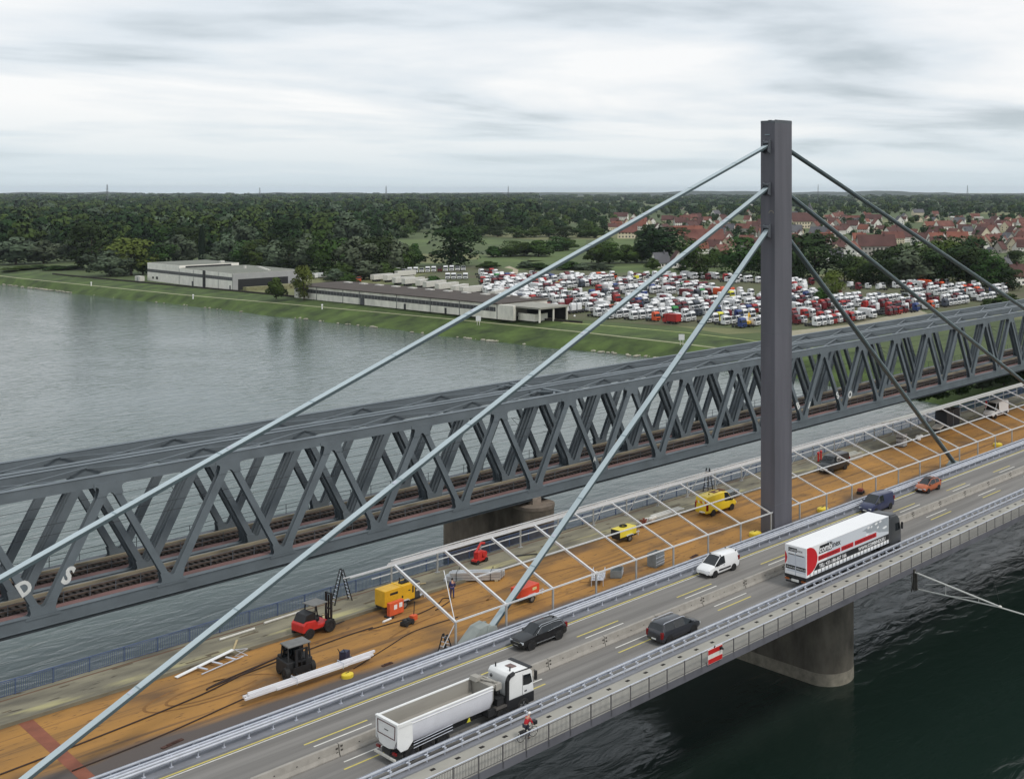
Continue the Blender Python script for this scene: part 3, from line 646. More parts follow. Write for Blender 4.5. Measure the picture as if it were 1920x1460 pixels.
def crown_pts(kind, rg, n, lobes):
    """unit tree: height 1, crown radius about 0.36"""
    P_, Nn, Sn = [], [], []
    if kind == 'pine':
        z = rg.uniform(.05, 1, n); r = .17 * np.sqrt(np.clip(1 - ((z - .4) / .6) ** 2, 0, 1)) * rg.uniform(.7, 1.05, n); a = rg.uniform(0, 2 * PI, n)
        p = np.stack([r * np.cos(a), r * np.sin(a), z], 1); q = np.stack([np.cos(a), np.sin(a), rg.normal(size=n) * .6], 1); return p, q, q
    cs = []
    for i in range(lobes):
        a = rg.uniform(0, 2 * PI); z = rg.uniform(.05, .84) if kind != 'bush' else rg.uniform(.12, .7); rr = .25 * math.sqrt(max(.05, 1 - ((z - .5) / .5) ** 2)) * rg.uniform(.4, 1.1)
        if kind == 'bush': rr *= 1.6
        cs.append((rr * math.cos(a), rr * math.sin(a), z, rg.uniform(.12, .2) * (1.25 if kind == 'bush' else 1)))
    cs.append((0, 0, .8, .19)); cs.append((0, 0, .55, .27)); cs.append((.05, 0, .3, .27))
    k = n // len(cs)
    for (x, y, z, r) in cs:
        v = rg.normal(size=(k, 3)); v /= np.linalg.norm(v, axis=1)[:, None]; v[:, 2] = np.where(v[:, 2] < -.35, -v[:, 2], v[:, 2])
        rad = r * (.72 + .38 * rg.random(k) ** .6)
        P_.append(np.array([x, y, z]) + v * rad[:, None] * np.array([1, 1, .85])); Nn.append(v + rg.normal(size=(k, 3)) * .45); Sn.append(v * .7 + np.array([x * 1.6, y * 1.6, (z - .45) * 1.3]) + rg.normal(size=(k, 3)) * .1)
    p = np.concatenate(P_); p[:, :2] *= .36 / np.percentile(np.hypot(p[:, 0], p[:, 1]), 96); p[:, 2] = np.clip(p[:, 2] / np.percentile(p[:, 2], 99), .03, 1.02)
    return p, np.concatenate(Nn), np.concatenate(Sn)
def mesh_np(name, verts, mat, nv=None):
    n = len(verts) // 4; me = bpy.data.meshes.new(name); me.vertices.add(n * 4); me.vertices.foreach_set('co', verts.ravel().astype(np.float32))
    me.loops.add(n * 4); me.loops.foreach_set('vertex_index', np.arange(n * 4, dtype=np.int32)); me.polygons.add(n)
    me.polygons.foreach_set('loop_start', np.arange(0, n * 4, 4, dtype=np.int32)); me.update(calc_edges=True); me.materials.append(mat)
    if nv is not None:
        me.polygons.foreach_set('use_smooth', np.ones(n, dtype=bool)); nv = np.repeat(nv / (np.linalg.norm(nv, axis=1)[:, None] + 1e-9), 4, axis=0); me.normals_split_custom_set_from_vertices(nv.tolist())
    return me
CROWNS = {}
for kd, lm, nl in (('oak', 'dark', 17), ('oak2', 'mid', 20), ('willow', 'grey', 22), ('lime', 'olive', 16), ('pine', 'pine', 0), ('bush', 'mid', 12), ('bush2', 'grey', 12), ('oak3', 'mid', 15), ('oak4', 'dark', 22)):
    rg = np.random.default_rng(sum(map(ord, kd))); base = 'bush' if kd.startswith('bush') or kd == 'willow' else ('pine' if kd == 'pine' else 'oak')
    p, nn, sn = crown_pts(base, rg, 2600, nl); nn /= np.linalg.norm(nn, axis=1)[:, None]
    CROWNS[kd] = mesh_np('crown', cards(p, nn, .021 if base != 'bush' else .03, rg), LEAF[lm], sn)
tr = MB(); tr.tube((0, 0, -.02), (0.004, 0, .3), .022, 7, 0, .015); tr.tube((0.004, 0, .3), (.0, .0, .72), .015, 6, 0, .005)
for a, z in ((.3, .26), (2.2, .3), (4.1, .34), (5.2, .42), (1.2, .45)): tr.tube((.003, 0, z), (.17 * math.cos(a), .17 * math.sin(a), z + .2), .009, 5, 0, .004)
_t = tr.build('trunk', BARK); TRUNK = _t.data; bpy.data.objects.remove(_t)
def tree(kd, s, t, h, wd, label, group, z=ZL):
    r = thing('bush' if kd.startswith('bush') else 'tree', label, 'bush' if kd.startswith('bush') else 'tree', (s, t, z), random.uniform(0, 6.28), group)
    r.scale = (wd / .74, wd / .74, h)
    for nm, me in (('trunk', TRUNK), ('crown', CROWNS[kd])):
        o = bpy.data.objects.new(nm, me); COL.objects.link(o); o.parent = r
    return r
def ptree(kd, x, yb, yt, wpx, label, group=None):
    """tree whose foot, top and width were read off the photograph"""
    s, t = G(x, yb); d = DIST(s, t); sc = d / FPX
    return tree(kd, s, t, (yb - yt) * sc, wpx * sc * 1.08, label, group)
# --- single trees one can point at
for a in (
    ('willow', 30, 496, 446, 80, 'grey green willow bush at the far left of the grassy bank'),
    ('willow', 82, 494, 452, 62, 'low grey green willow beside the grassy bank, below a dark wood'),
    ('willow', 142, 490, 440, 62, 'silvery willow between the dark wood and the mown bank'),
    ('oak', 172, 506, 418, 74, 'tall dark round tree above the beginning of the flood wall'),
    ('bush2', 206, 518, 470, 78, 'silver leaved shrub at the wall, left of the pale block building'),
    ('lime', 246, 516, 448, 84, 'broad yellow green willow behind the left end of the pale block building'),
    ('oak', 268, 515, 462, 50, 'dark bushy tree touching the left end of the pale block building'),
    ('pine', 378, 494, 424, 26, 'narrow dark cypress shaped tree behind the pale block building'),
    ('willow', 402, 502, 472, 46, 'small pale green round tree just over the roof of the pale block building'),
    ('bush', 518, 560, 521, 36, 'dense green bush at the open door end of the pale block building'),
    ('lime', 570, 561, 499, 38, 'yellow green young tree in the gap between the two long buildings'),
    ('oak', 845, 499, 424, 100, 'big dark round tree behind the row of white trailers'),
    ('bush', 778, 499, 458, 34, 'dark green tree left beside the biggest dark round tree'),
    ('oak4', 1252, 492, 428, 104, 'large dark tree in front of the red roofs, left of the middle stay'),
    ('oak2', 1306, 522, 452, 66, 'dark tree standing behind a row of white cabs, between two stays'),
    ('oak3', 1386, 514, 446, 84, 'broad bright green tree behind the yard, beside the shortest stay'),
    ('oak', 1428, 522, 460, 56, 'dark tree right behind the pylon edge at the yard'),
    ('oak4', 1528, 522, 440, 112, 'large dark tree right of the pylon above the parked trucks'),
    ('willow', 1706, 534, 470, 92, 'light green feathery willow in the middle of the wood behind the yard'),
    ('lime', 1772, 528, 452, 64, 'bright yellow green tree top in the wood under the upper stay'),
    ('lime', 1560, 563, 508, 42, 'slim yellow green tree standing among the parked trucks'),
    ('bush', 1541, 566, 540, 42, 'low green bush at the foot of the slim tree among the trucks'),
    ('bush', 1888, 580, 552, 84, 'green bush above the truss at the far end of the yard'),
    ('bush', 640, 524, 494, 60, 'dark green thicket behind the roof, left of the white trailers'),
    ('bush2', 682, 524, 490, 64, 'grey green thicket before the wood, left of the white trailers'),
    ('bush', 722, 520, 494, 50, 'dark green thicket in front of the line of cabs'),
    ('bush', 812, 537, 518, 44, 'scrubby bush between parked trailers behind the long low building')):
    ptree(*a)
def rows(kd_list, pts, label, group):
    for i, (x, yb, yt, w_) in enumerate(pts): ptree(kd_list[i % len(kd_list)], x + random.uniform(-3, 3), yb, yt, w_, label, group)
rows(['oak2', 'willow', 'oak', 'willow', 'oak3'], [(300, 502, 456, 56), (335, 500, 442, 60), (355, 490, 425, 60), (425, 498, 440, 60), (455, 502, 452, 60), (485, 504, 450, 64), (515, 508, 452, 60), (545, 512, 448, 60), (575, 512, 440, 66), (605, 516, 432, 66), (638, 516, 448, 62), (665, 516, 446, 70), (700, 514, 444, 72), (735, 512, 448, 60), (760, 506, 462, 44), (320, 478, 420, 60), (450, 475, 415, 60), (540, 480, 410, 64), (650, 470, 405, 66)],
     'grey green bushy tree in the belt behind the two long buildings', 'trees in the belt behind the long buildings')
rows(['bush', 'oak3', 'bush'], [(925, 482, 462, 46), (955, 481, 452, 54), (985, 479, 455, 50), (1012, 481, 451, 60), (1040, 471, 444, 48), (1062, 469, 446, 42), (1120, 494, 458, 52), (1145, 494, 455, 60), (1172, 493, 460, 56), (1196, 492, 463, 50), (1140, 470, 446, 40)],
     'dark green hedge bush between the bright meadows behind the yard', 'hedge bushes on the meadows')
rows(['oak2', 'bush', 'oak3', 'oak'], [(760, 446, 424, 40), (880, 446, 422, 46), (905, 443, 424, 40), (935, 444, 425, 38), (968, 446, 424, 44), (1000, 445, 426, 40), (1030, 444, 424, 42), (1060, 446, 424, 44), (1088, 445, 426, 38), (1112, 446, 424, 42), (780, 430, 412, 36), (860, 432, 412, 40), (940, 430, 412, 38), (1020, 431, 412, 40), (1100, 432, 414, 40)],
     'dark green tree in the rows beyond the meadows', 'tree rows beyond the meadows')
rows(['oak', 'oak4', 'oak2', 'oak'], [(1490, 528, 470, 60), (1580, 528, 478, 54), (1612, 532, 482, 56), (1640, 534, 492, 50), (1668, 536, 486, 56), (1690, 526, 462, 70), (1735, 530, 455, 84), (1752, 534, 470, 70), (1795, 534, 462, 80), (1822, 536, 466, 70), (1850, 538, 470, 66), (1872, 536, 492, 50), (1650, 520, 470, 60), (1810, 522, 445, 74), (1478, 520, 462, 50), (1912, 512, 470, 44), (1900, 545, 505, 40)],
     'dark leafy tree in the dense wood behind the truck yard', 'trees of the wood behind the truck yard')
rows(['oak3', 'oak', 'bush'], [(1235, 470, 448, 40), (1205, 470, 434, 44), (1340, 500, 468, 50), (1362, 500, 470, 40), (1290, 500, 474, 40), (1416, 500, 462, 46), (1500, 505, 470, 44), (1276, 512, 488, 30), (1222, 505, 484, 30)],
     'dark tree by the houses along the back edge of the truck yard', 'trees along the back edge of the truck yard')
rows(['bush', 'bush2'], [(1062, 505, 490, 60), (1092, 506, 494, 40), (1010, 506, 493, 50), (1125, 507, 494, 40), (915, 503, 490, 40), (985, 503, 490, 36), (652, 534, 512, 40), (628, 528, 505, 40)],
     'low scrub bush at the grassy back edge of the truck yard', 'scrub bushes round the truck yard')
rows(['bush', 'bush'], [(40, 507, 499, 60), (70, 504, 497, 50), (102, 507, 498, 44), (135, 505, 498, 46)],
     'low bright green undergrowth clump in front of the left wood', 'undergrowth clumps in front of the wood')
rows(['bush', 'oak3', 'bush2', 'bush'], [(1648, 752, 724, 34), (1668, 748, 716, 40), (1690, 744, 712, 40), (1712, 740, 706, 44), (1738, 736, 700, 46), (1762, 730, 696, 46), (1790, 724, 690, 50), (1820, 718, 682, 50), (1850, 712, 676, 52), (1880, 706, 668, 54), (1905, 700, 660, 54), (1725, 752, 728, 36), (1760, 748, 722, 40), (1800, 740, 712, 44), (1840, 730, 702, 44), (1880, 722, 690, 48), (1910, 716, 684, 46)],
     'dark riverside bush on the bank below the railway trusses', 'riverside bushes below the trusses')
# --- the far woods: crowns too many to count
def scatter():
    out = []
    d = 430.
    rg = random.Random(5)
    while d < 8200:
        step = d / 46.
        n = int(.86 * d / (d / 62.))
        for i in range(n):
            x = rg.uniform(-140, 2040); dd = d + rg.uniform(-.5, .5) * step * 1.2
            yb = CY + FPX * (HCAM - ZL) / dd
            if yb > 492: continue
            p = 0.
            if x < 560: p = 1. if yb < 482 else 0
            elif x < 1000: p = 1. if yb < 404 else (.85 if yb < 436 else (.55 if x < 760 and yb < 470 else .12))
            elif x < 1130: p = .9 if yb < 395 else (.75 if yb < 428 else (.35 if yb < 440 else 0.))
            else: p = .95 if yb < 388 else (.8 if yb < 404 else (.30 if yb < 470 else .1))
            if 560 < x < 830 and 408 < yb < 425: p *= .12
            if 1000 < x and 380 < yb < 398 and math.sin(x * .021 + yb * .9) > .35: p *= .35
            if 740 < x < 1230 and 440 < yb < 500: p = 0.
            if x > 1230 and 470 < yb: p = 0
            if rg.random() > p: continue
            h = rg.uniform(16, 25) if x < 1000 else rg.uniform(9, 17)
            if x > 1140 and 404 < yb < 470: h = rg.uniform(6, 11)
            if x < 560 and yb > 445: h = rg.uniform(15, 26)
            g_ = max(1., d / 900.)
            out.append((x, dd, h * (1 if d < 3000 else .9), rg.uniform(.85, 1.25) * h * (.55 if x < 1000 else .62) * g_ ** .8, x))
        d += step
    return out
pts = scatter()
base = []
rg = np.random.default_rng(3)
for i in range(6):
    p, nn, sn = crown_pts('oak', rg, 230, 10); nn /= np.linalg.norm(nn, axis=1)[:, None]; base.append((p, nn, sn))
sets = {'dark': [], 'mid': [], 'grey': []}
for (x, d, h, wd, x0) in pts:
    lx = (x - CX) / FPX * d; s = CAM[0] + lx * ES[0] + d * ES[1]; t = CAM[1] + lx * ET[0] + d * ET[1]
    if s < at(crest, max(-2400, min(8900, t))) + 8: continue
    u = random.random(); sets['dark' if u < .52 else ('mid' if u < .9 else 'grey')].append((s, t, h, wd))
for k_, lst in sets.items():
    vv = []; nv_ = []
    for (s, t, h, wd) in lst:
        p, nn, sn = base[random.randrange(6)]; a = random.uniform(0, 6.28); R = np.array([[math.cos(a), -math.sin(a), 0], [math.sin(a), math.cos(a), 0], [0, 0, 1]])
        q = (p @ R.T) * np.array([wd / .74, wd / .74, h]); v = cards(q, nn @ R.T, wd * .085, rg)
        vv.append(v + np.array([s, t, ZL - .3])); nv_.append(sn @ R.T)
    o = bpy.data.objects.new('forest', mesh_np('forest', np.concatenate(vv), LEAF[k_], np.concatenate(nv_))); COL.objects.link(o); tag(o, kind='stuff')
# ================================================================== BUILDINGS ON THE BANK
PANEL = M('facade_panel_offwhite', rgb(236, 232, 222), .8, 0, .1, .35, det=6); PANEL2 = M('facade_panel_weathered', rgb(226, 222, 210), .85, 0, .22, .25, stretch=(1, 1, .6), det=7)
ROOFG = M('roof_bitumen_grey', rgb(116, 118, 108), .9, 0, .15, .2); ROOFB = M('roof_bitumen_brown', rgb(74, 66, 60), .95, 0, .2, .15, det=6)
BAND = M('window_band_dark', rgb(44, 44, 46), .3, 0, .3, .5); FRAME = M('window_frame_grey', rgb(120, 122, 120), .6)
x0, ta, tb = 152., 455., 550.
h1 = thing('factory_building', 'pale two level block building with flat roofs beside the flood wall', 'building', (x0, ta, ZL))
c = MB(); c.box(0, 34, 0, 57, 0, 8.0); c.build('main_wall', PANEL, h1)
c = MB(); c.box(0, 30, 57.02, tb - ta, 0, 9.4); c.build('tall_wall', PANEL, h1)
c = MB(); c.box(.3, 33.6, .4, 57, 8.0, 8.12); c.box(.3, 29.7, 57.3, tb - ta - .3, 9.4, 9.5)
rf = c.build('roof', ROOFG, h1)
for i in range(6): c = MB(); c.box(20 + i * 1.6, 21.2 + i * 1.6, 6 + i * 5, 9 + i * 5, 8.12, 8.6); c.build('skylight', WHITED, rf)
for a in ((22, 24, 60, 62, 9.5, 10.6), (20, 21, 30, 31, 8.1, 9.3)): c = MB(); c.box(*a); c.build('roof_vent', WHITED, rf)
c = MB(); c.box(-.06, 0, .5, tb - ta, 4.6, 6.2); wb = c.build('window_band', BAND, h1)
c = MB()
for i in range(48): c.box(-.1, -.06, 1 + i * 1.95, 1.1 + i * 1.95, 4.6, 6.2)
c.build('mullions', FRAME, wb)
c = MB(); c.box(3, 26, 56.9, 57.0, 8.15, 9.0); c.build('clerestory_window', BAND, h1)
for y in (0, 14.5, 28, 41, 57): c = MB(); c.box(-.09, -.02, y, y + .25, 0, 8); c.build('panel_joint', FRAME, h1)
for a, b in ((2, 3.2), (41.5, 43)): c = MB(); c.box(-.07, 0, a, b, 0, 2.3); c.build('door', DGREY, h1)
c = MB(); c.box(-.5, 0, 28.5, 30.2, 0, 8.2); c.build('stair_slot', CHASS, h1)
c = MB(); c.box(2.5, 27, -.08, 0, 0, 5.2); c.build('open_gate', BLACK, h1)
c = MB(); c.box(0, 34, -.04, 0, 5.2, 8.0); c.box(0, 2.5, -.04, 0, 0, 5.2); c.box(27, 34, -.04, 0, 0, 5.2); c.build('side_cladding', M('side_cladding_grey', rgb(158, 158, 158), .7, 0, .08, .4), h1)
c = MB(); c.box(-.08, -.05, 82, 84.5, 1.2, 2.6); c.box(-.08, -.05, 87, 89, 1.3, 2.4); c.build('wall_graffiti', BLACK, h1)
c = MB()
for i in range(14): c.box(3 + random.uniform(0, 26), 5 + random.uniform(4, 27), -5 - random.uniform(0, 6), -3.2, 0, random.uniform(.8, 2.2))
pl = c.build('pallet_stack', M('old_pallet_wood', rgb(126, 124, 92), .9, 0, .25, 1.), loc=(x0, ta, ZL)); tag(pl, 'pale wooden pallets piled outside the open gate of the pale block building', 'pallets')
h2 = thing('storage_building', 'long low building with brown flat roof and a ribbon of dark windows', 'building', (158.5, 262, ZL)); h2.rotation_euler.z = .038
c = MB(); c.box(0, 24, 0, 138, 0, 5.4); c.build('wall', PANEL2, h2)
c = MB(); c.box(-.6, 24.6, -.6, 138.4, 5.4, 5.75); rf = c.build('roof', ROOFB, h2)
for i in range(11): c = MB(); c.box(19, 21, 6 + i * 12, 10 + i * 12, 5.75, 6.1); c.build('skylight', WHITED, rf)
c = MB(); c.box(-.06, 0, 1, 137, 2.7, 4.3); wb = c.build('window_band', BAND, h2)
c = MB()
for i in range(60): c.box(-.12, -.06, 2 + i * 2.28, 2.2 + i * 2.28, 2.7, 4.3)
c.build('mullions', FRAME, wb)
for y in (0, 22, 40, 62, 88, 100, 120): c = MB(); c.box(-.14, -.02, y, y + .3, 0, 5.4); c.build('panel_joint', FRAME, h2)
c = MB(); c.box(-.1, 0, 84.5, 87.5, 0, 4.0); c.build('stair_door', DGREY, h2); c = MB(); c.box(-.1, 0, 56, 57.3, 0, 2.2); c.build('door', BLACK, h2); c = MB(); c.box(-.1, 0, 30, 31.2, 0, 2.2); c.build('door', BLACK, h2)
c = MB(); c.box(1, 15, -22, -.6, 4.7, 5.3); c.build('canopy_roof', M('canopy_concrete', rgb(150, 148, 138), .9, 0, .15, .3), h2)
for x, y in ((1.5, -21.4), (8, -21.4), (14.4, -21.4), (14.4, -11)):
    c = MB(); c.box(x - .25, x + .25, y - .25, y + .25, 0, 4.7); c.build('canopy_post', PANEL2, h2)
c = MB(); c.box(3, 3.3, -17, -8, 0, 2.6); c.box(3, 9, -17.2, -17, 0, 2.6); c.build('low_wall', PANEL2, h2)
c = MB(); c.box(0, 1.2, -9, -.1, 0, 5.4); c.build('end_wall', PANEL2, h2)
c = MB(); c.box(14.0, 14.5, -21, 0, 0, 4.6); c.build('back_wall', BLACK, h2)
# flood wall along the crest
fw_ = MB(); tl = [t for t in ts if 228 <= t <= 640]
for t in tl: fw_.v += [(at(crest, t) - .35, t, ZL - .6), (at(crest, t) - .35, t, ZL + .75), (at(crest, t) + .05, t, ZL + .75), (at(crest, t) + .05, t, ZL - .6)]
k_ = len(tl); fw_.f = [(4 * i + j, 4 * i + j + 1, 4 * i + 5 + j, 4 * i + 4 + j) for i in range(k_ - 1) for j in range(3)] + [(0, 1, 2, 3)]; fw_.m = [0] * len(fw_.f)
tag(fw_.build('flood_wall', M('sheet_pile_dark', rgb(50, 44, 40), .9, 0, .3, .4)), 'long low dark flood wall on the crest of the grassy bank', 'wall')
for i, (x, y, lb) in enumerate(((171, 534, 'white marker post on the bank near the start of the flood wall'), (362, 558, 'white marker post below the middle of the pale block building'), (604, 577, 'white marker post on the bank below the long low building'), (1077, 598, 'white marker post at the corner of the truck yard'))):
    s, t = G(x, y, -10.9); c = MB(); c.tube((0, 0, -.6), (0, 0, 1.0), .25, 8); c.sphere((0, 0, 1.1), .42, 0, 8, 5); tag(c.build('marker_post', WHITE, loc=(s, t, -10.9)), lb, 'marker post')
for x, y, lb in ((897, 610, 'white kilometre board on two legs on the mown bank'), (1278, 647, 'white kilometre board beside the bank path, nearest to the trusses')):
    s, t = G(x, y, -11.2); r = thing('kilometre_board', lb, 'sign', (s, t, -11.2), .6); c = MB(); c.box(-.08, .08, -.9, .9, 1.6, 3.4); c.build('board', WHITE, r); c = MB(); c.box(-.08, .08, -.5, -.35, 0, 1.6); c.box(-.08, .08, .35, .5, 0, 1.6); c.build('leg', WHITED, r)
s, t = G(262, 527); r = thing('site_container', 'white container left of the pale block building', 'container', (s, t, ZL)); c = MB(); c.box(-1.2, 1.2, -3, 3, .15, 2.6); c.build('container_body', WHITED, r); c = MB(); c.box(-1.22, -1.2, -.5, .4, .2, 2.2); c.build('door', GALVD, r)
# power line towers on the horizon
for i, (x, yt, d, lb) in enumerate(((201, 346, 3300, 'lattice power tower on the horizon above the left wood'), (487, 352, 4600, 'lattice power tower on the horizon right of the first one'), (724, 349, 4000, 'lattice power tower on the horizon above the middle wood'), (953, 350, 4200, 'lattice power tower on the horizon above the meadows'), (1534, 346, 3400, 'lattice power tower on the horizon right of the pylon'), (1814, 348, 3900, 'lattice power tower on the horizon above the town'))):
    lx = (x - CX) / FPX * d; s = CAM[0] + lx * ES[0] + d * ES[1]; t = CAM[1] + lx * ET[0] + d * ET[1]; H = HCAM - (yt - CY) * d / FPX - ZL
    r = thing('power_tower', lb, 'power tower', (s, t, ZL), .7); c = MB()
    for a, b in ((-1, -1), (1, -1), (1, 1), (-1, 1)): c.bar((a * 3.5, b * 3.5, 0), (a * .5, b * .5, H), .5, .5)
    for z in range(4, int(H), 6):
        w_ = 3.5 - 3 * z / H; c.bar((-w_, -w_, z), (w_, -w_, z + 5), .3, .3); c.bar((w_, w_, z), (-w_, w_, z + 5), .3, .3)
    c.build('lattice_mast', STEELD, r); c = MB()
    for f, w_ in ((.66, 9), (.8, 7), (.92, 5)): c.bar((-w_, 0, H * f), (w_, 0, H * f), .6, .6)
    c.build('cross_arm', STEELD, r)
# ================================================================== TOWN
RT = [M('roof_tile_red', rgb(108, 66, 58), .9, 0, .25, .12, col2=rgb(124, 82, 72)), M('roof_tile_brown', rgb(86, 58, 54), .9, 0, .25, .12), M('roof_tile_orange', rgb(124, 76, 62), .9, 0, .2, .12), M('roof_slate_grey', rgb(92, 92, 96), .9, 0, .2, .12)]
WL = [M('render_white', rgb(232, 228, 220), .9, 0, .06, .2), M('render_cream', rgb(216, 204, 178), .9, 0, .08, .2), M('render_grey', rgb(170, 164, 156), .9, 0, .08, .2)]
def house_mesh(w_, l, e_, rdg):
    c = MB(); c.box(-l / 2, l / 2, -w_ / 2, w_ / 2, 0, e_)
    for x in (-l / 2, l / 2 - .2): c.prism([(-w_ / 2, e_), (w_ / 2, e_), (0, rdg - .25)], 'x', x, x + .2)
    a = c.build('wall', WL[0]); c = MB(); o = .5; k_ = (rdg - e_) / (w_ / 2)
    for u in (-1, 1): c.add([(-l / 2 - o, u * (w_ / 2 + o), e_ - o * k_), (l / 2 + o, u * (w_ / 2 + o), e_ - o * k_), (l / 2 + o, 0, rdg), (-l / 2 - o, 0, rdg), (-l / 2 - o, u * (w_ / 2 + o), e_ - o * k_ - .3), (l / 2 + o, u * (w_ / 2 + o), e_ - o * k_ - .3), (l / 2 + o, 0, rdg - .3), (-l / 2 - o, 0, rdg - .3)],
                             [(0, 1, 2, 3), (4, 5, 6, 7), (0, 1, 5, 4), (1, 2, 6, 5), (0, 3, 7, 4)])
    c.box(l * .2, l * .2 + .8, -.9, -.1, rdg - 1.4, rdg + 1.1)
    b = c.build('roof', RT[0]); c = MB()
    for fl in range(max(1, int(e_ // 2.7))):
        for i in range(int(l // 2.6)):
            for u in (-1, 1): c.box(-l / 2 + 1 + i * 2.6, -l / 2 + 2.1 + i * 2.6, u * (w_ / 2 + .03) - .03, u * (w_ / 2 + .03) + .03, .9 + fl * 2.7, 2.2 + fl * 2.7)
        for u in (-1, 1):
            for y in (-w_ / 4, w_ / 4): c.box(u * (l / 2 + .03) - .03, u * (l / 2 + .03) + .03, y - .55, y + .55, .9 + fl * 2.7, 2.2 + fl * 2.7)
    d = c.build('windows', BAND); r = (a.data, b.data, d.data)
    for q in (a, b, d): bpy.data.objects.remove(q)
    return r
HM = [house_mesh(9, 12, 5.2, 10.2), house_mesh(10, 15, 5.5, 11.5), house_mesh(8, 10, 3.6, 9.2), house_mesh(11, 24, 6.5, 13)]
HV = {}
def house(i, s, t, rz, roof, wall, label, group=None, sc=1., name='house', cat='house'):
    key = (i, roof, wall)
    if key not in HV:
        ms = []
        for me, mt in zip(HM[i], (WL[wall], RT[roof], BAND)):
            c = me.copy(); c.materials.clear(); c.materials.append(mt); ms.append(c)
        HV[key] = ms
    r = thing(name, label, cat, (s, t, ZL), rz, group); r.scale = (sc,) * 3
    for nm, me in zip(('wall', 'roof', 'windows'), HV[key]):
        o = bpy.data.objects.new(nm, me); COL.objects.link(o); o.parent = r
    return r
for i, x, y, rz, rf_, wl, sc, lb in ((1, 1176, 447, -.75, 0, 1, 1.25, 'orange red house alone at the meadow edge, crossed by the upper stay'), (2, 1270, 501, .95, 1, 0, 1.1, 'white steep gabled house with dark red roof right behind the yard'), (2, 1238, 501, -.2, 3, 0, 1.0, 'low white bungalow beside the steep gabled white house'),
        (3, 1642, 478, -.72, 1, 2, 1.15, 'big dark red roofed house with a row of dormers above the wood'), (3, 1318, 470, -.6, 0, 1, 1.3, 'long cream walled house with wide red roof left of the pylon'), (1, 1598, 482, .4, 2, 0, 1., 'red roofed house half hidden in front of the dormer house'), (2, 1566, 492, -.3, 3, 0, 1., 'white house with slate roof peeking out of the trees right of the pylon'),
        (2, 1886, 516, .3, 3, 0, 1.1, 'white house with slate roof near the right edge of the town'), (1, 1896, 534, -.5, 1, 0, .9, 'brown roofed house lowest at the right edge, by the dark trees'), (0, 1858, 486, .9, 3, 2, .8, 'grey gabled house above the wood on the right'), (0, 1846, 478, .8, 1, 0, 1., 'white gable house standing clear of the wood on the right'), (1, 1352, 486, .2, 0, 1, .9, 'cream house with red roof tucked behind the bright green tree'), (3, 1290, 452, -.6, 2, 1, 1.1, 'long red roof left behind the large dark tree'),
        (3, 1505, 428, -.4, 1, 1, 1.5, 'broad hipped brown roof beside the church tower'), (1, 1560, 452, .8, 0, 0, 1.2, 'white gable end showing under the middle stay right of the pylon')):
    s, t = G(x, y); house(i, s, t, rz, rf_, wl, lb, None, sc)
s, t = G(1518, 420); ch = thing('church', 'village church with pale tower and pointed spire right of the pylon', 'church', (s, t, ZL), .4)
c = MB(); c.box(-4, 4, -4, 4, 0, 18); c.build('tower', WL[0], ch); c = MB(); c.add([(-4.4, -4.4, 18), (4.4, -4.4, 18), (4.4, 4.4, 18), (-4.4, 4.4, 18), (0, 0, 31)], [(0, 1, 2, 3), (0, 1, 4), (1, 2, 4), (2, 3, 4), (3, 0, 4)]); c.build('spire', RT[3], ch)
c = MB(); c.box(4, 28, -6, 6, 0, 9); c.build('nave_wall', WL[0], ch); c = MB(); c.prism([(-6.6, 9), (6.6, 9), (0, 16)], 'x', 4, 28.5); c.build('roof', RT[1], ch)
hs = []
tries = 0
while len(hs) < 235 and tries < 20000:
    tries += 1
    x = random.uniform(1140, 1945); y = random.uniform(404, 478)
    lim = 404 if x > 1230 else 412
    if x < 1230 and not (412 < y < 432): continue
    if x < 1290 and y > 448: continue
    if 1600 < x < 1780 and y > 462: continue
    if y > 462 and random.random() < .5: continue
    if y < 412 and random.random() < .55: continue
    s, t = G(x, y)
    if any((s - a) ** 2 + (t - b) ** 2 < (11 + DIST(s, t) * .004) ** 2 for a, b in hs): continue
    hs.append((s, t)); u = random.random(); rf_ = 0 if u < .42 else (1 if u < .75 else (2 if u < .9 else 3)); wl = random.choice((0, 0, 0, 1, 1, 2))
    zone = ('in the far rows of the town' if y < 425 else ('in the middle of the town' if y < 450 else 'in the front rows of the town'))
    side = 'left of the pylon' if x < 1440 else 'right of the pylon'
    house(random.choice((0, 0, 1, 1, 2, 3)), s, t, random.choice((-.6, .97, .2, -1.2)) + random.uniform(-.25, .25), rf_, wl, '%s %s roofed house %s, %s' % (('white', 'cream', 'grey')[wl], ('red', 'brown', 'orange', 'slate')[rf_], zone, side), 'houses of the town beyond the yard', random.uniform(.72, 1.02))
# far halls and pale sheds beyond the town
for i, (x, y, w_, lb) in enumerate(((1412, 388, 60, 'white hall roof far behind the pylon, left'), (1640, 397, 30, 'white shed roof far off between two stays'), (1790, 415, 46, 'pale flat hall beyond the town on the right'), (1835, 416, 36, 'second pale flat hall beyond the town, further right'), (1276, 393, 14, 'small white shed far behind the wood'), (1010, 399, 30, 'pale shed among far trees above the meadows'), (1880, 431, 40, 'grey flat hall at the right end of the town'))):
    s, t = G(x, y); k_ = DIST(s, t) / FPX; r = thing('far_hall', lb, 'hall', (s, t, ZL), TH + PI / 2 - .1); c = MB(); c.box(-6, 6, -w_ * k_ / 2, w_ * k_ / 2, 0, 6); c.build('wall', WL[2], r); c = MB(); c.box(-6.4, 6.4, -w_ * k_ / 2 - .4, w_ * k_ / 2 + .4, 6, 7); c.build('roof', WHITED, r)
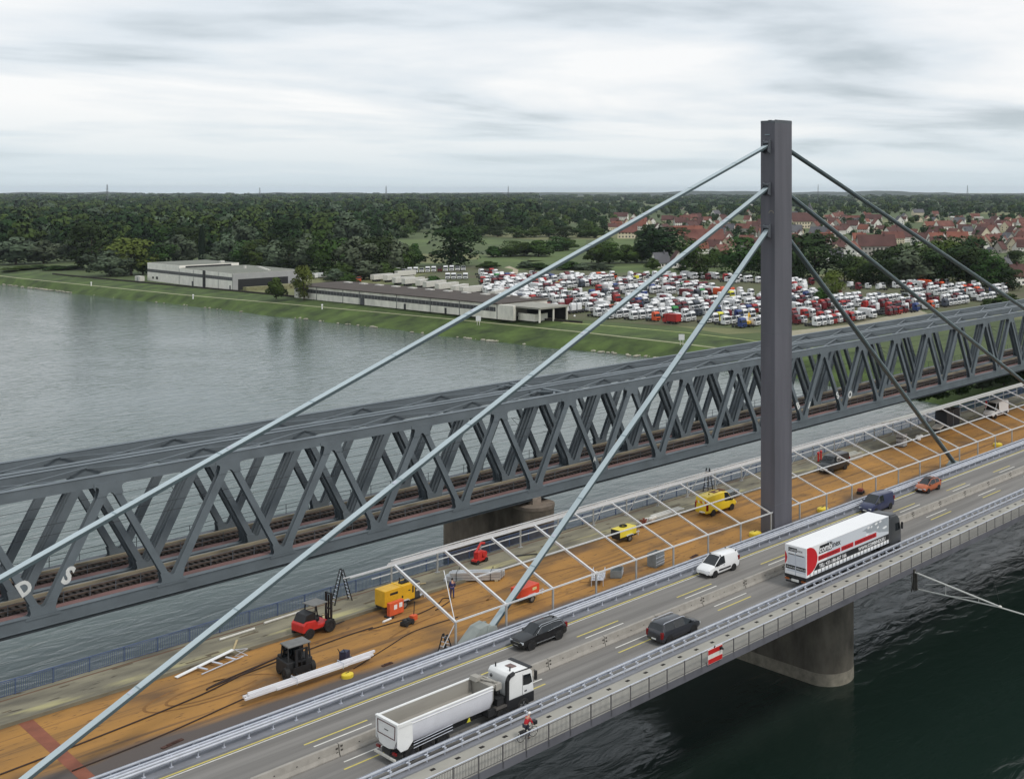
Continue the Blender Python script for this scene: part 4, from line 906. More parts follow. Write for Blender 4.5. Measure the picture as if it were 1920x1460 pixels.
# ================================================================== VEHICLES
PAINT = {}
def paint(nm, r, g, b, rough=.28, var=.03): return M('paint_' + nm, rgb(r, g, b), rough, 0, var, 1.5, coat=.5)
def wheel(par, x, y, r, w_, rim=RIM, nm='wheel'):
    c = MB(); n = 20; pr = [(r * .62, -w_ / 2), (r * .93, -w_ / 2), (r, -w_ / 2 + .03), (r, w_ / 2 - .03), (r * .93, w_ / 2), (r * .62, w_ / 2)]
    vs = [(q * math.cos(2 * PI * k / n), y_, q * math.sin(2 * PI * k / n)) for k in range(n) for q, y_ in pr]
    m = len(pr); c.add(vs, [(k * m + j, ((k + 1) % n) * m + j, ((k + 1) % n) * m + (j + 1) % m, k * m + (j + 1) % m) for k in range(n) for j in range(m)])
    o = c.build(nm, RUBBER, par, loc=(x, y, r), smooth=True)
    c = MB(); u = 1 if y > 0 else -1
    c.tube((0, -u * w_ * .3, 0), (0, u * w_ * .38, 0), r * .63, 18)
    c.tube((0, u * w_ * .38, 0), (0, u * w_ * .46, 0), r * .2, 10)
    for k in range(5):
        a = 2 * PI * k / 5; c.bar((0, u * w_ * .41, 0), (r * .56 * math.cos(a), u * w_ * .41, r * .56 * math.sin(a)), r * .16, .03, up=(0, 1, 0))
    c.build('rim', rim, o); return o
RING = None
def loft(st):
    """st: (x, zbottom, zbelt, ztop, half_width, top_half_width) -> per station ring"""
    rings = []
    for (x, zb, zs, zt, w_, wt) in st:
        mid = zb + (zs - zb) * .5; h = zt - zs
        half = [(0, zb), (w_ * .86, zb), (w_ * .97, zb + .1), (w_, mid), (w_ * .975, zs), (wt, zt - min(.07, h * .3)), (wt * .84, zt), (0, zt + .025)]
        rings.append([(x, y, z) for y, z in half] + [(x, -y, z) for y, z in reversed(half[1:-1])])
    return rings
def car(name, label, cat, loc, rotz, st, seg, wheels, wr, body, rim=RIM, extras=None, group=None, trim=None, lower=None, tail=None, hl=None):
    """seg[i] describes the strip between station i and i+1: h bonnet, w windscreen, g glazed cabin, p panel, r rear window"""
    o = thing(name, label, cat, loc, rotz, group)
    R_ = loft(st); n = len(R_[0]); V_ = [p for r in R_ for p in r]
    Bd, parts = MB(), {'windscreen': MB(), 'rear_window': MB(), 'side_window': MB(), 'side_window.b': MB()}
    Bd.v = list(V_)
    for i in range(len(st) - 1):
        for j in range(n):
            q = (i * n + j, (i + 1) * n + j, (i + 1) * n + (j + 1) % n, i * n + (j + 1) % n)
            tgt = None; k = seg[i]
            if j in (5, 6, 7, 8) and k in 'wr': tgt = 'windscreen' if k == 'w' else 'rear_window'
            elif j == 4 and k in 'gw': tgt = 'side_window'
            elif j == 9 and k in 'gw': tgt = 'side_window.b'
            if tgt: parts[tgt].add([V_[a] for a in q], [(0, 1, 2, 3)])
            else: Bd.f.append(q); Bd.m.append(1 if (lower and j in (0, 1, 12, 13)) else 0)
    for i, rv in ((0, 0), (len(st) - 1, 1)):
        f = tuple(range(i * n, i * n + n)); Bd.f.append(f if rv else f[::-1]); Bd.m.append(1 if lower else 0)
    bo = Bd.build('body', [body, lower or body], o, smooth=True)
    for k, q in parts.items():
        if q.f: q.build(k.split('.')[0], GLASS, o, smooth=True)
    # pillars and arches
    c = MB()
    for i, k in enumerate(seg):
        if k == 'w':
            for u in (5, 9): c.tube(R_[i][u], R_[i + 1][u], .035, 6)
        if k == 'r':
            for u in (5, 9): c.tube(R_[i][u], R_[i + 1][u], .045, 6)
    if c.f: c.build('pillars', body, o, smooth=True)
    wmax = max(s_[4] for s_ in st)
    for x in wheels:
        for u in (-1, 1):
            wheel(o, x, u * (wmax - .11), wr, .24, rim)
        for u in (-1, 1): c = MB(); c.tube((x, u * (wmax - .2), wr * 1.04), (x, u * (wmax + .004), wr * 1.04), wr * 1.17, 20); c.build('wheel_arch', trim or BLACK, o)
    x0, x1 = st[0][0], st[-1][0]
    tw = tail or (.06, .62, .18, .42)
    for u in (-1, 1):
        c = MB(); i = 1; w_ = st[i][4]; zt = st[i][2]
        c.box(st[0][0] - .015, st[1][0] + tw[0] + .1, u * (w_ - .2), u * (w_ + .012), zt - tw[2], zt + tw[3] - .18); c.build('tail_lamp', REDL, o, bevel=.02)
        c = MB(); i = len(st) - 2; w_ = st[i][4]; zb = st[i][1]; zt = st[i][2]
        hz_ = hl or zt - .1
        c.box(st[i][0] - .22, st[i][0] + .09, u * (w_ - .38), u * (w_ - .02), hz_ - .12, hz_ + .06); c.build('headlamp', LAMP, o, bevel=.02)
    for x, u in ((x0 - .02, -1), (x1 + .005, 1)):
        c = MB(); c.box(min(x, x + u * .02), max(x, x + u * .02), -.26, .26, .46, .58); c.build('number_plate', PLATE, o)
    c = MB(); c.box(x1 - .06, x1 + .012, -.45, .45, .3, .44); c.build('grille', BLACK, o)
    if extras: extras(o, R_, wmax)
    return o
def mirrors(o, x, y, z, m):
    for u in (-1, 1):
        c = MB(); c.box(x - .06, x + .06, u * y - .1, u * y + .1, z - .07, z + .09); c.build('mirror', m, o, bevel=.03)
def rails(m, x0, x1, y, z):
    def f(o, R_, w_):
        for u in (-1, 1):
            c = MB(); c.path([(x0, u * y, z - .05), (x0 + .2, u * y, z + .02), (x1 - .25, u * y, z + .02), (x1, u * y, z - .1)], .028, 6); c.build('roof_rail', m, o)
    return f
# --- dark SUV
CHROME = M('chrome_trim', rgb(190, 194, 198), .2, .8, .05, 4.)
def ex_suv(o, R_, w_):
    rails(CHROME, -1.75, .5, .66, 1.66)(o, R_, w_); mirrors(o, .85, .98, 1.1, PB)
    for u in (-1, 1):
        c = MB(); c.path([(1.0, u * .93, 1.05), (.3, u * .72, 1.52), (-1.0, u * .71, 1.58), (-1.75, u * .74, 1.5), (-2.0, u * .86, 1.2), (-.2, u * .935, 1.05)], .022, 5); c.build('window_trim', CHROME, o)
        c = MB(); c.bar((-.95, u * .945, .42), (.95, u * .945, .42), .03, .05); c.build('sill_trim', CHROME, o)
    c = MB(); c.box(2.26, 2.36, -.5, .5, .5, .78); c.build('radiator_grille', BLACK, o); c = MB(); c.box(2.30, 2.37, -.55, .55, .74, .78); c.build('grille_trim', CHROME, o)
    c = MB(); c.sphere((-1.55, 0, 1.68), .07, nu=8, nv=4, sz=(2, .6, 1)); c.build('roof_fin', BLACK, o)
PB = paint('black_metallic', 12, 12, 16)
car('suv_car', 'shiny black SUV with chrome window trim driving on the lane beside the rusty deck', 'car', (-39.4, -6.75, 0), PI,
    [(-2.33, .5, .8, .9, .78, .7), (-2.27, .36, 1.0, 1.06, .9, .78), (-2.16, .3, 1.08, 1.16, .935, .8), (-1.85, .26, 1.09, 1.56, .94, .66), (-1.68, .26, 1.08, 1.61, .94, .66), (-.75, .25, 1.06, 1.65, .94, .67), (-.69, .25, 1.06, 1.65, .94, .67), (.3, .25, 1.04, 1.63, .94, .66), (1.12, .26, 1.02, 1.1, .94, .76), (1.75, .28, .95, 1.03, .93, .74), (2.2, .34, .84, .9, .87, .68), (2.32, .42, .66, .72, .74, .6)],
    'pprpgpgwhhp'[:0] + 'pprpgpgwhhp', (-1.42, 1.42), .37, PB, RIMD, ex_suv)
# --- dark people carrier
PG = paint('dark_grey_metallic', 44, 46, 52)
def ex_mpv(o, R_, w_):
    rails(GALV, -1.95, .55, .7, 1.74)(o, R_, w_); mirrors(o, 1.15, 1.0, 1.15, PG)
    c = MB(); c.box(-2.33, -2.29, -.5, .5, .42, .5); c.build('rear_reflector_strip', GALVD, o)
car('people_carrier', 'dark grey people carrier seen from behind, driving beside the guard rail of the footpath', 'car', (-31.35, -14.55, 0), 0,
    [(-2.36, .48, .8, .9, .84, .76), (-2.3, .34, 1.02, 1.08, .93, .84), (-2.2, .28, 1.12, 1.2, .945, .84), (-2.0, .26, 1.12, 1.64, .95, .72), (-1.85, .26, 1.12, 1.69, .95, .72), (-.9, .25, 1.1, 1.73, .95, .73), (-.84, .25, 1.1, 1.73, .95, .73), (.35, .25, 1.06, 1.7, .95, .71), (1.5, .26, 1.02, 1.1, .94, .8), (1.9, .3, .94, 1.02, .92, .76), (2.25, .36, .82, .88, .86, .68), (2.36, .44, .66, .72, .74, .6)],
    'pprpgpgwhhp', (-1.46, 1.45), .35, PG, RIM, ex_mpv, tail=(.06, .62, .4, .3))
# --- white small delivery van
PW = paint('van_white', 236, 236, 236, .35)
def ex_wv(o, R_, w_):
    mirrors(o, 1.0, 1.0, 1.12, BLACK)
    for x in (.4, -1.85):
        for u in (-1, 1):
            c = MB(); c.box(x - .05, x + .05, u * .68 - .05, u * .68 + .05, 1.78, 1.9); c.build('rack_foot', BLACK, o)
        c = MB(); c.box(x - .025, x + .025, -.66, .66, 1.88, 1.91); c.build('rack_bar', M('rack_white', rgb(215, 215, 212), .5), o)
    for u in (-1, 1):
        c = MB(); c.box(-.85, .85, u * .925 - .025, u * .925 + .025, .52, .66); c.build('side_moulding', BLACK, o)
        c = MB(); c.box(.05, .2, u * .94 - .015, u * .94 + .015, .93, .98); c.build('door_handle', GALVD, o)
    c = MB(); c.box(2.0, 2.2, -.8, .8, .3, .52); c.build('front_bumper', BLACK, o, bevel=.04); c = MB(); c.box(-2.24, -2.14, -.86, .86, .3, .55); c.build('rear_bumper', BLACK, o, bevel=.04)
car('delivery_van', 'small white delivery van with black bumpers and roof bars on the road', 'van', (-17.15, -6.65, 0), PI,
    [(-2.2, .42, .95, 1.0, .87, .78), (-2.12, .3, 1.1, 1.6, .91, .74), (-2.02, .27, 1.12, 1.78, .92, .74), (-.2, .25, 1.08, 1.85, .925, .74), (-.1, .25, 1.08, 1.85, .925, .74), (.5, .25, 1.02, 1.8, .925, .72), (1.4, .26, 1.0, 1.12, .925, .84), (1.82, .28, .92, 1.0, .915, .8), (2.1, .32, .8, .86, .88, .72), (2.22, .38, .66, .72, .8, .62)],
    'pppp' + 'g' + 'w' + 'hhp', (-1.32, 1.38), .32, PW, RIM, ex_wv)
# --- blue van (partly hidden behind the lorry) and orange small car
PBL = paint('dark_blue', 44, 50, 82)
def ex_bv(o, R_, w_):
    mirrors(o, 1.25, 1.05, 1.25, BLACK)
car('blue_van', 'dark blue van with panel sides, half hidden behind the lettered lorry', 'van', (10.6, -6.55, 0), PI,
    [(-2.4, .45, 1.0, 1.05, .9, .8), (-2.33, .32, 1.2, 1.7, .95, .8), (-2.22, .28, 1.2, 1.92, .96, .8), (-.3, .26, 1.16, 2.0, .97, .8), (-.2, .26, 1.16, 2.0, .97, .8), (.55, .26, 1.12, 1.94, .97, .78), (1.55, .27, 1.1, 1.2, .96, .84), (2.0, .3, 1.0, 1.08, .93, .78), (2.32, .38, .84, .9, .86, .68), (2.42, .45, .66, .72, .74, .6)],
    'pppp' + 'g' + 'w' + 'hhp', (-1.5, 1.5), .34, PBL, RIMD, ex_bv)
PO = paint('copper_orange', 176, 96, 58)
def ex_or(o, R_, w_):
    mirrors(o, .75, .9, .98, PO); c = MB(); c.prism([(-1.3, 1.47), (-.5, 1.605), (.15, 1.58), (.1, 1.55), (-.5, 1.57), (-1.3, 1.44)], 'y', -.55, .55); c.build('dark_roof', BLACK, o, smooth=True)
car('small_car', 'small copper orange car with black roof, alone on the lane past the lorry', 'car', (21.95, -6.55, 0), PI,
    [(-1.85, .42, .74, .8, .72, .64), (-1.8, .32, .92, .98, .82, .7), (-1.72, .27, 1.0, 1.1, .85, .7), (-1.45, .25, 1.0, 1.44, .86, .6), (-.6, .24, .98, 1.57, .86, .62), (-.54, .24, .98, 1.57, .86, .62), (.2, .24, .95, 1.54, .86, .6), (1.15, .25, .92, 1.02, .86, .72), (1.5, .28, .84, .92, .84, .68), (1.78, .32, .7, .78, .78, .6), (1.87, .4, .56, .62, .68, .5)],
    'ppr' + 'gpg' + 'w' + 'hhp', (-1.2, 1.2), .30, PO, RIM, ex_or)
# --- vans on the work deck
def panelvan(name, label, loc, rotz, pm, L_, H_, extras, group=None):
    h = L_ / 2; w_ = .98
    return car(name, label, 'van', loc, rotz,
        [(-h, .5, 1.0, 1.05, .93, .86), (-h + .06, .4, 1.25, H_ - .2, .97, .86), (-h + .16, .38, 1.3, H_ - .03, .98, .86), (0, .36, 1.3, H_ + .03, .985, .86), (h - 2.3, .36, 1.3, H_ + .03, .985, .86), (h - 2.2, .36, 1.28, H_ + .02, .985, .86), (h - 1.55, .36, 1.22, H_ - .12, .98, .84), (h - .85, .37, 1.16, 1.3, .97, .86), (h - .35, .4, 1.04, 1.14, .93, .78), (h - .06, .46, .84, .92, .86, .66), (h, .5, .7, .76, .74, .56)],
        'ppppp' + 'g' + 'w' + 'hhp', (-h + 1.05, h - .95), .34, pm, RIMD, extras, group, tail=(.04, .5, .5, .5))
def ex_yv(o, R_, w_):
    mirrors(o, 1.55, 1.08, 1.3, BLACK)
    c = MB(); c.box(-2.62, -2.58, -.6, .1, .5, .62); c.build('plate_panel', PLATE, o)
    for i in range(5):
        for u in (0, 1):
            c = MB(); y = -.85 + i * .36; c.add([(-2.6, y, 1.5), (-2.6, y + .18, 1.5), (-2.6, y + .3, 1.78), (-2.6, y + .12, 1.78)], [(0, 1, 2, 3)]) if u == 0 else c.add([(-2.25 + i * .2, -.965, 1.42), (-2.15 + i * .2, -.965, 1.42), (-2.1 + i * .2, -.955, 1.62), (-2.2 + i * .2, -.955, 1.62)], [(0, 1, 2, 3)])
            c.build('hazard_stripe', M('stripe_white', rgb(226, 222, 214), .5) if i % 2 else M('stripe_red', rgb(196, 60, 44), .5), o, fixn=False)
    c = MB(); c.box(-.9, .9, -.45, .45, 2.33, 2.4); c.box(.6, 1.0, -.5, .5, 2.36, 2.46); c.tube((-1.6, -.3, 2.3), (-1.6, -.3, 2.5), .07, 8); c.build('roof_gear', M('roof_gear_brown', rgb(104, 70, 44), .7), o)
    text('side_lettering', 'STRASSENDIENST', .23, M('letter_brown', rgb(120, 92, 30), .6), o, (-.9, -1.0, 1.42), (PI / 2 + .12, 0, 0), .004, .9)
panelvan('service_van', 'yellow service van with striped rear doors parked on the rusty deck', (-1.7, 7.6, 0), 0, YEL2, 5.2, 2.35, ex_yv)
def ex_kv(o, R_, w_):
    mirrors(o, 1.6, 1.05, 1.3, BLACK)
    for u in (-1, 1):
        c = MB(); c.box(-.35, .5, u * .955 - .015, u * .955 + .015, 1.45, 2.02); c.build('side_sign', M('sign_frame_pale', rgb(186, 188, 188), .5), o); c = MB(); c.box(-.27, .42, u * .965 - .012, u * .965 + .012, 1.5, 1.78); c.build('sign_panel', DGREY, o)
panelvan('black_van', 'black van with a pale framed sign on its side, parked on the rusty deck', (22.6, 8.6, 0), PI, paint('matt_black', 34, 35, 38, .4), 5.0, 2.2, ex_kv)
# white high van at the far end
def ex_bx(o, R_, w_):
    mirrors(o, 1.9, 1.08, 1.35, BLACK)
    for u in (-1, 1): c = MB(); c.box(-2.2, 1.2, u * .985 - .02, u * .985 + .02, .62, .76); c.build('side_moulding', BLACK, o)
    c = MB(); c.box(2.62, 2.8, -.85, .85, .34, .6); c.build('front_bumper', BLACK, o, bevel=.04)
panelvan('high_roof_van', 'white high roofed van at the far end of the frame roof', (68.9, 9.3, 0), PI, PW, 5.6, 2.55, ex_bx)
# ------------------------------------------------------------------ dump truck
t = thing('tipper_truck', 'white tipper lorry with long empty grey trough and black chassis, nearest the drone', 'truck', (-53.0, -14.8, 0), 0)
TB = M('tipper_white', rgb(222, 222, 228), .4, 0, .06, .8, coat=.2); TI = M('tipper_floor_dusty', rgb(158, 154, 146), .9, 0, .16, .7, stretch=(.25, 1, 1), det=7)
xr, xf, yl = -5.4, 2.1, 1.25     # rear, front, half width of the trough
c = MB()
prof = [(-1.25, 2.72), (-1.2, 1.75), (-.85, 1.12), (-.3, .98), (.3, .98), (.85, 1.12), (1.2, 1.75), (1.25, 2.72)]
inn = [(-1.14, 2.72), (-1.1, 1.8), (-.78, 1.22), (-.28, 1.08), (.28, 1.08), (.78, 1.22), (1.1, 1.8), (1.14, 2.72)]
n = len(prof); vs = [(x, y, z) for x in (xr, xf) for y, z in prof]; c.add(vs, [(i, i + 1, n + i + 1, n + i) for i in range(n - 1)])
c.build('tipper_body', TB, t, fixn=False, smooth=True)
c = MB(); vs = [(x, y, z) for x in (xr + .1, xf - .1) for y, z in inn]; c.add(vs, [(n + i, n + i + 1, i + 1, i) for i in range(n - 1)]); c.build('trough_lining', TI, t, fixn=False)
c = MB()
for u in (-1, 1): c.box(xr, xf, u * 1.2 - .09, u * 1.2 + .09, 2.68, 2.78); c.box(xr, xf, u * 1.255 - .03, u * 1.255 + .03, 2.5, 2.56)
c.build('top_rim', WHITE, t, bevel=.02)
c = MB(); c.prism([(y, z) for y, z in prof], 'x', xf - .06, xf + .04); c.build('front_wall', TI, t)
c = MB(); c.prism([(y * .98, z) for y, z in prof], 'x', xr - .06, xr + .02); c.prism([(-1.3, 2.7), (-1.3, 2.82), (1.3, 2.82), (1.3, 2.7)], 'x', xr - .1, xr + .12)
tg = c.build('tailgate', WHITE, t, bevel=.02)
c = MB(); fr = [(-1.02, 2.6), (-.98, 1.75), (.98, 1.75), (1.02, 2.6)]
for a, b in zip(fr, fr[1:] + fr[:1]): c.bar((xr - .075, *a), (xr - .075, *b), .035, .05, up=(1, 0, 0))
c.build('tailgate_groove', M('groove_dark_red', rgb(96, 60, 62), .6), tg)
c = MB(); c.box(xr - .09, xr - .06, -.22, .22, 2.13, 2.17); c.build('tailgate_mark', DGREY, tg)
for u in (-1, 1):
    c = MB(); c.prism([(-5.46, 2.7), (-5.46, 1.3), (-5.2, .95), (-4.7, .95), (-4.3, 1.35), (-4.35, 2.6), (-4.5, 2.7)], 'y', u * 1.2, u * 1.285); c.build('rear_corner_panel', WHITE, t, bevel=.02)
c = MB(); c.box(xf + .0, xf + .75, -1.05, 1.05, 2.5, 2.72); c.prism([(xf + .3, 2.72), (xf + .2, 3.0), (xf - .25, 3.02), (xf - .35, 2.74)], 'y', .3, 1.1); c.tube((xf + .55, -1.0, 2.78), (xf - .1, .9, 2.9), .07, 8); c.tube((xf + .4, -.95, 2.85), (xf + .4, .95, 2.85), .06, 8); c.box(xf + .3, xf + .8, -1.15, -.75, 2.3, 2.75)
c.build('sheet_roller', TI, t, bevel=.02)
c = MB(); c.box(-5.35, 1.2, -.5, .5, .72, .98); c.box(-5.3, 5.3, -.42, .42, .55, .75); c.box(1.8, 3.4, -1.1, 1.1, .6, 1.1)
c.build('chassis', CHASS, t)
c = MB(); c.box(-5.62, -5.5, -1.2, 1.2, .42, .56); c.build('underrun_bar', WHITED, t); c = MB(); c.box(-5.5, -5.3, -.45, .45, .6, .95); c.build('rear_crossmember', CHASS, t)
for u in (-1, 1):
    c = MB(); c.box(-5.52, -5.4, u * .95 - .2, u * .95 + .2, .75, .9); c.build('tail_lamp', REDL, t)
    for z in (.82, 1.02, 1.2):
        c = MB(); c.tube((-4.2, u * 1.18, z), (-1.2, u * 1.2, z + .12), .025, 5); c.build('side_guard_rail', GALV, t)
    c = MB(); c.prism([(.0, .95), (.3, .95), (.2, 1.25)], 'y', u * 1.12 - .02, u * 1.12 + .02); c.build('warning_board', M('warning_yellow', rgb(206, 200, 60), .5), t)
    for x in (-4.3, -3.1, -1.9, 3.0): wheel(t, x, u * 1.02, .5, .34, RIMD)
    wheel(t, 4.75, u * 1.05, .5, .3, RIM)
# cab
c = MB(); c.prism([(3.45, 1.25), (3.45, 2.9), (3.62, 3.12), (5.3, 3.02), (5.55, 2.75), (5.72, 1.25)], 'y', -1.2, 1.2); cb_ = c.build('cab', WHITE, t, bevel=.07, segs=3, smooth=True)
c = MB(); c.prism([(3.4, .5), (3.4, 1.27), (5.76, 1.27), (5.76, .5)], 'y', -1.17, 1.17); c.build('cab_lower_panel', BLACK, t, bevel=.06)
for u in (-1, 1):
    c = MB(); c.prism([(4.72, 1.95), (4.72, 2.68), (5.38, 2.62), (5.55, 1.95), (5.25, 1.88)], 'y', u * 1.195, u * 1.212); c.build('side_window', GLASS, t)
    c = MB(); c.box(4.66, 4.69, u * 1.195 - .01, u * 1.195 + .01, 1.3, 2.75); c.box(4.85, 5.05, u * 1.2 - .025, u * 1.2 + .025, 1.45, 1.55); c.build('door_seam', DGREY, t)
    c = MB(); c.box(5.62, 5.8, u * 1.38 - .1, u * 1.38 + .1, 2.1, 2.75); c.build('mirror', BLACK, t, bevel=.03)
c = MB(); c.prism([(5.44, 2.7), (5.66, 1.95), (5.69, 1.95), (5.47, 2.72)], 'y', -1.08, 1.08); c.build('windscreen', GLASS, t)
c = MB(); c.box(5.25, 5.55, -1.22, 1.22, 2.98, 3.08); c.tube((3.6, -1.15, 3.08), (5.4, -1.2, 3.02), .05, 6); c.build('sun_visor', BLACK, t, bevel=.02)
c = MB(); c.box(4.3, 4.8, -.35, .35, 3.05, 3.11); c.build('roof_hatch', M('hatch_brown', rgb(112, 92, 88), .6), t)
for a, b in ((3.8, .75), (3.95, -.7)): c = MB(); c.tube((a, b, 3.05), (a, b, 3.4), .05, 8); c.build('beacon_stub', BLACK, t)
c = MB(); c.path([(3.35, -1.15, .9), (3.35, -1.18, 2.7), (3.5, -1.2, 2.98), (3.9, -1.2, 3.08)], .15, 8); c.build('intake_stack', BLACK, t, smooth=True)
c = MB(); c.box(2.6, 3.35, -1.05, -.2, 1.1, 1.6); c.sphere((3.1, .0, 1.75), .5, nu=12, nv=8, sz=(.5, 1.2, 1)); c.build('air_tank_group', CHASS, t)
for u in (-1, 1):
    c = MB(); c.box(2.35, 3.3, u * 1.05 - .22, u * 1.05 + .22, .95, 1.12); c.build('step_box', M('chequer_plate', rgb(96, 92, 88), .5, .3, .2, 6.), t, bevel=.02)
c = MB(); c.sphere((3.43, .78, 2.6), .12, 0, 8, 5); c.build('cab_lamp', DGREY, t)
# ------------------------------------------------------------------ lettered semi trailer
t = thing('lettered_lorry', 'lorry with white box trailer lettered combinex and a dark grey tractor', 'truck', (-9.0, -15.42, 0), 0)
X0, X1, ZB, ZT, W2 = -6.95, 6.85, 1.22, 4.0, 1.3
TW = M('trailer_white', rgb(236, 236, 236), .4, 0, .02, .5); TG = M('print_grey', rgb(160, 166, 172), .5, 0, .06, 1.5); TR = M('print_red', rgb(196, 24, 34), .5, 0, .04, 2.); TDR = M('print_dark_red', rgb(122, 14, 26), .5, 0, .1, 2.); TK = M('print_black', rgb(26, 26, 29), .5, 0, .1, 2.); TLG = M('print_light_grey', rgb(206, 210, 216), .5, 0, .02, 1.)
c = MB(); c.box(X0, X1, -W2, W2, ZB, ZT); bx = c.build('trailer_box', TW, t, bevel=.03)
Y = -W2 - .004
def pan(nm, pts, m, y=Y, rear=False):
    q = MB()
    if rear: q.add([(X0 - .006, -a, z) for a, z in pts], [tuple(range(len(pts)))])
    else: q.add([(a, y, z) for a, z in pts], [tuple(range(len(pts)))])
    return q.build(nm, m, bx, fixn=False)
c0 = (X0 + .15, 2.75); arc = [(c0[0] + 1.55 * math.cos(a), c0[1] + 1.28 * math.sin(a)) for a in np.linspace(-1.35, 1.35, 24)]
pan('side_grey_panel', [(X0 + 3.2, 3.95), (X0 + 3.2, 2.2), (X1 - .05, 2.2), (X1 - .05, 3.95)], TLG, Y + .002)
pan('red_disc', [(X0 + .06, 3.98)] + [(X0 + .06, 1.45)] + arc, TR)
pan('map_print', [(X0 + 9.0, 3.5), (X0 + 9.6, 3.42), (X0 + 9.9, 3.15), (X0 + 10.6, 3.05), (X0 + 11.3, 3.05), (X0 + 12, 2.75), (X0 + 13.75, 2.45), (X0 + 13.75, 3.95), (X0 + 11.2, 3.95), (X0 + 10.2, 3.72)], TG, Y - .001)
for dx, dz, w_ in ((9.9, 3.62, .5), (10.5, 3.6, .35), (11.2, 3.72, .6), (12.0, 3.78, .5), (12.6, 3.0, .9), (9.6, 2.98, .6), (11.6, 3.3, .4)):
    pan('map_patch', [(X0 + dx, dz), (X0 + dx + w_ * .4, dz - .13), (X0 + dx + w_, dz - .02), (X0 + dx + w_ * .8, dz + .14), (X0 + dx + w_ * .3, dz + .1)], TW, Y - .003)
pan('black_band', [(X0 + 1.5, 2.02), (X0 + 1.1, 1.62), (X1 - .02, 1.62), (X1 - .02, 2.2), (X0 + 1.75, 2.2)], TK)
pan('logo_block', [(X0 + 2.05, 3.78), (X0 + 1.9, 3.04), (X0 + 3.95, 3.04), (X0 + 3.95, 3.78)], TK)
for a, b in ((1.8, 5.35), (5.5, 7.55), (7.75, 11.55)):
    pan('red_strip', [(X0 + a, 2.42), (X0 + b, 2.42), (X0 + b, 2.86), (X0 + a, 2.86)], TR)
    q = MB(); x = X0 + a + .12
    while x < X0 + b - .2: q.box(x, x + .17, Y - .006, Y - .003, 2.5, 2.5 + random.choice((.2, .26))); x += .25
    q.build('red_strip_print', TDR, bx)
text('logo_letters', 'comb', .8, TW, bx, (X0 + 1.98, Y - .006, 3.15), (PI / 2, 0, 0), .002, 1.1, bold=.018)
text('logo_letters', 'inex', .8, TK, bx, (X0 + 4.0, Y - .006, 3.15), (PI / 2, 0, 0), .002, 1.0, bold=.018)
text('phone_letters', 'TEL: +31-186-667 166', .46, TW, bx, (X0 + 1.95, Y - .006, 1.73), (PI / 2, 0, 0), .002, 1.05, bold=.012)
text('web_letters', 'WWW.COMBINEX.EU', .46, TW, bx, (X0 + 8.4, Y - .006, 1.73), (PI / 2, 0, 0), .002, 1.05, bold=.012)
c = MB(); x = X0 + .5
for i in range(23): c.box(x + i * .585, x + i * .585 + .06, Y - .02, Y + .01, 1.24, 1.6)
c.build('curtain_buckles', DGREY, bx)
c = MB(); c.box(X0 + .1, X1 - 3.2, -1.22, 1.22, .75, 1.2); c.build('trailer_chassis', CHASS, t)
pan('side_lamp_strip', [(X0 + 1.2, 1.25), (X1, 1.25), (X1, 1.4), (X0 + 1.2, 1.4)], TLG, Y - .001)
pan('rear_panel', [(-1.0, 1.55), (1.15, 1.55), (1.15, 3.2), (-1.0, 3.2)], TLG, rear=True)
pan('rear_red_disc', [(-1.27, 3.4), (-1.08, 3.1), (-1.0, 2.75), (-1.08, 2.4), (-1.27, 2.1)], TR, rear=True)
pan('rear_logo_block', [(-.85, 3.78), (-.9, 3.42), (.15, 3.42), (.15, 3.78)], TK, rear=True); pan('rear_red_strip', [(-.85, 3.12), (1.0, 3.12), (1.0, 3.2), (-.85, 3.2)], TR, rear=True); pan('rear_black_band', [(-1.2, 1.75), (1.2, 1.75), (1.2, 2.12), (-1.2, 2.12)], TK, rear=True)
text('rear_logo_letters', 'comb', .36, TW, bx, (X0 - .012, .86, 3.48), (PI / 2, 0, -PI / 2), .002, 1.2); text('rear_logo_letters', 'inex', .36, TK, bx, (X0 - .012, -.1, 3.48), (PI / 2, 0, -PI / 2), .002, 1.2); text('rear_web_letters', 'WWW.COMBINEX.EU', .24, TW, bx, (X0 - .012, 1.1, 1.84), (PI / 2, 0, -PI / 2), .002, 1.0)
c = MB(); c.box(X0 - .01, X0 + .06, -.05, .05, 1.25, 3.4); c.build('door_rods', GALV, bx)
c = MB(); c.box(X0 - .04, X0 + .15, -1.28, 1.28, .98, 1.22); c.box(X0, X0 + .1, -1.2, 1.2, .5, .62); c.build('rear_bumper', CHASS, t)
for u in (-1, 1):
    c = MB(); c.box(X0 - .08, X0 - .03, u * .98 - .26, u * .98 + .26, .74, .9); c.build('tail_lamp', M('lamp_amber', rgb(150, 80, 30), .4), t)
    for x in (X0 + 2.2, X0 + 3.5, X0 + 4.8): wheel(t, x, u * 1.08, .5, .36, RIM)
    for x in (X1 - .9, X1 + 2.0): wheel(t, x, u * 1.05, .5, .34, RIM)
    c = MB(); c.box(X0 + 6, X1 - 3, u * 1.2 - .03, u * 1.2 + .03, .55, 1.15); c.build('side_skirt', CHASS, t)
c = MB(); c.box(X0 - .1, X0 - .04, -.42, .42, .68, .9); c.build('number_plate', PLATE, t)
TC = M('tractor_dark_grey', rgb(58, 60, 63), .45, 0, .06, 1., coat=.3)
c = MB(); c.prism([(7.25, .9), (7.25, 3.5), (7.4, 3.82), (8.6, 3.72), (8.98, 3.3), (9.28, 2.3), (9.34, .6), (7.6, .6)], 'y', -1.22, 1.22); c.build('cab', TC, t, bevel=.09, segs=3, smooth=True)
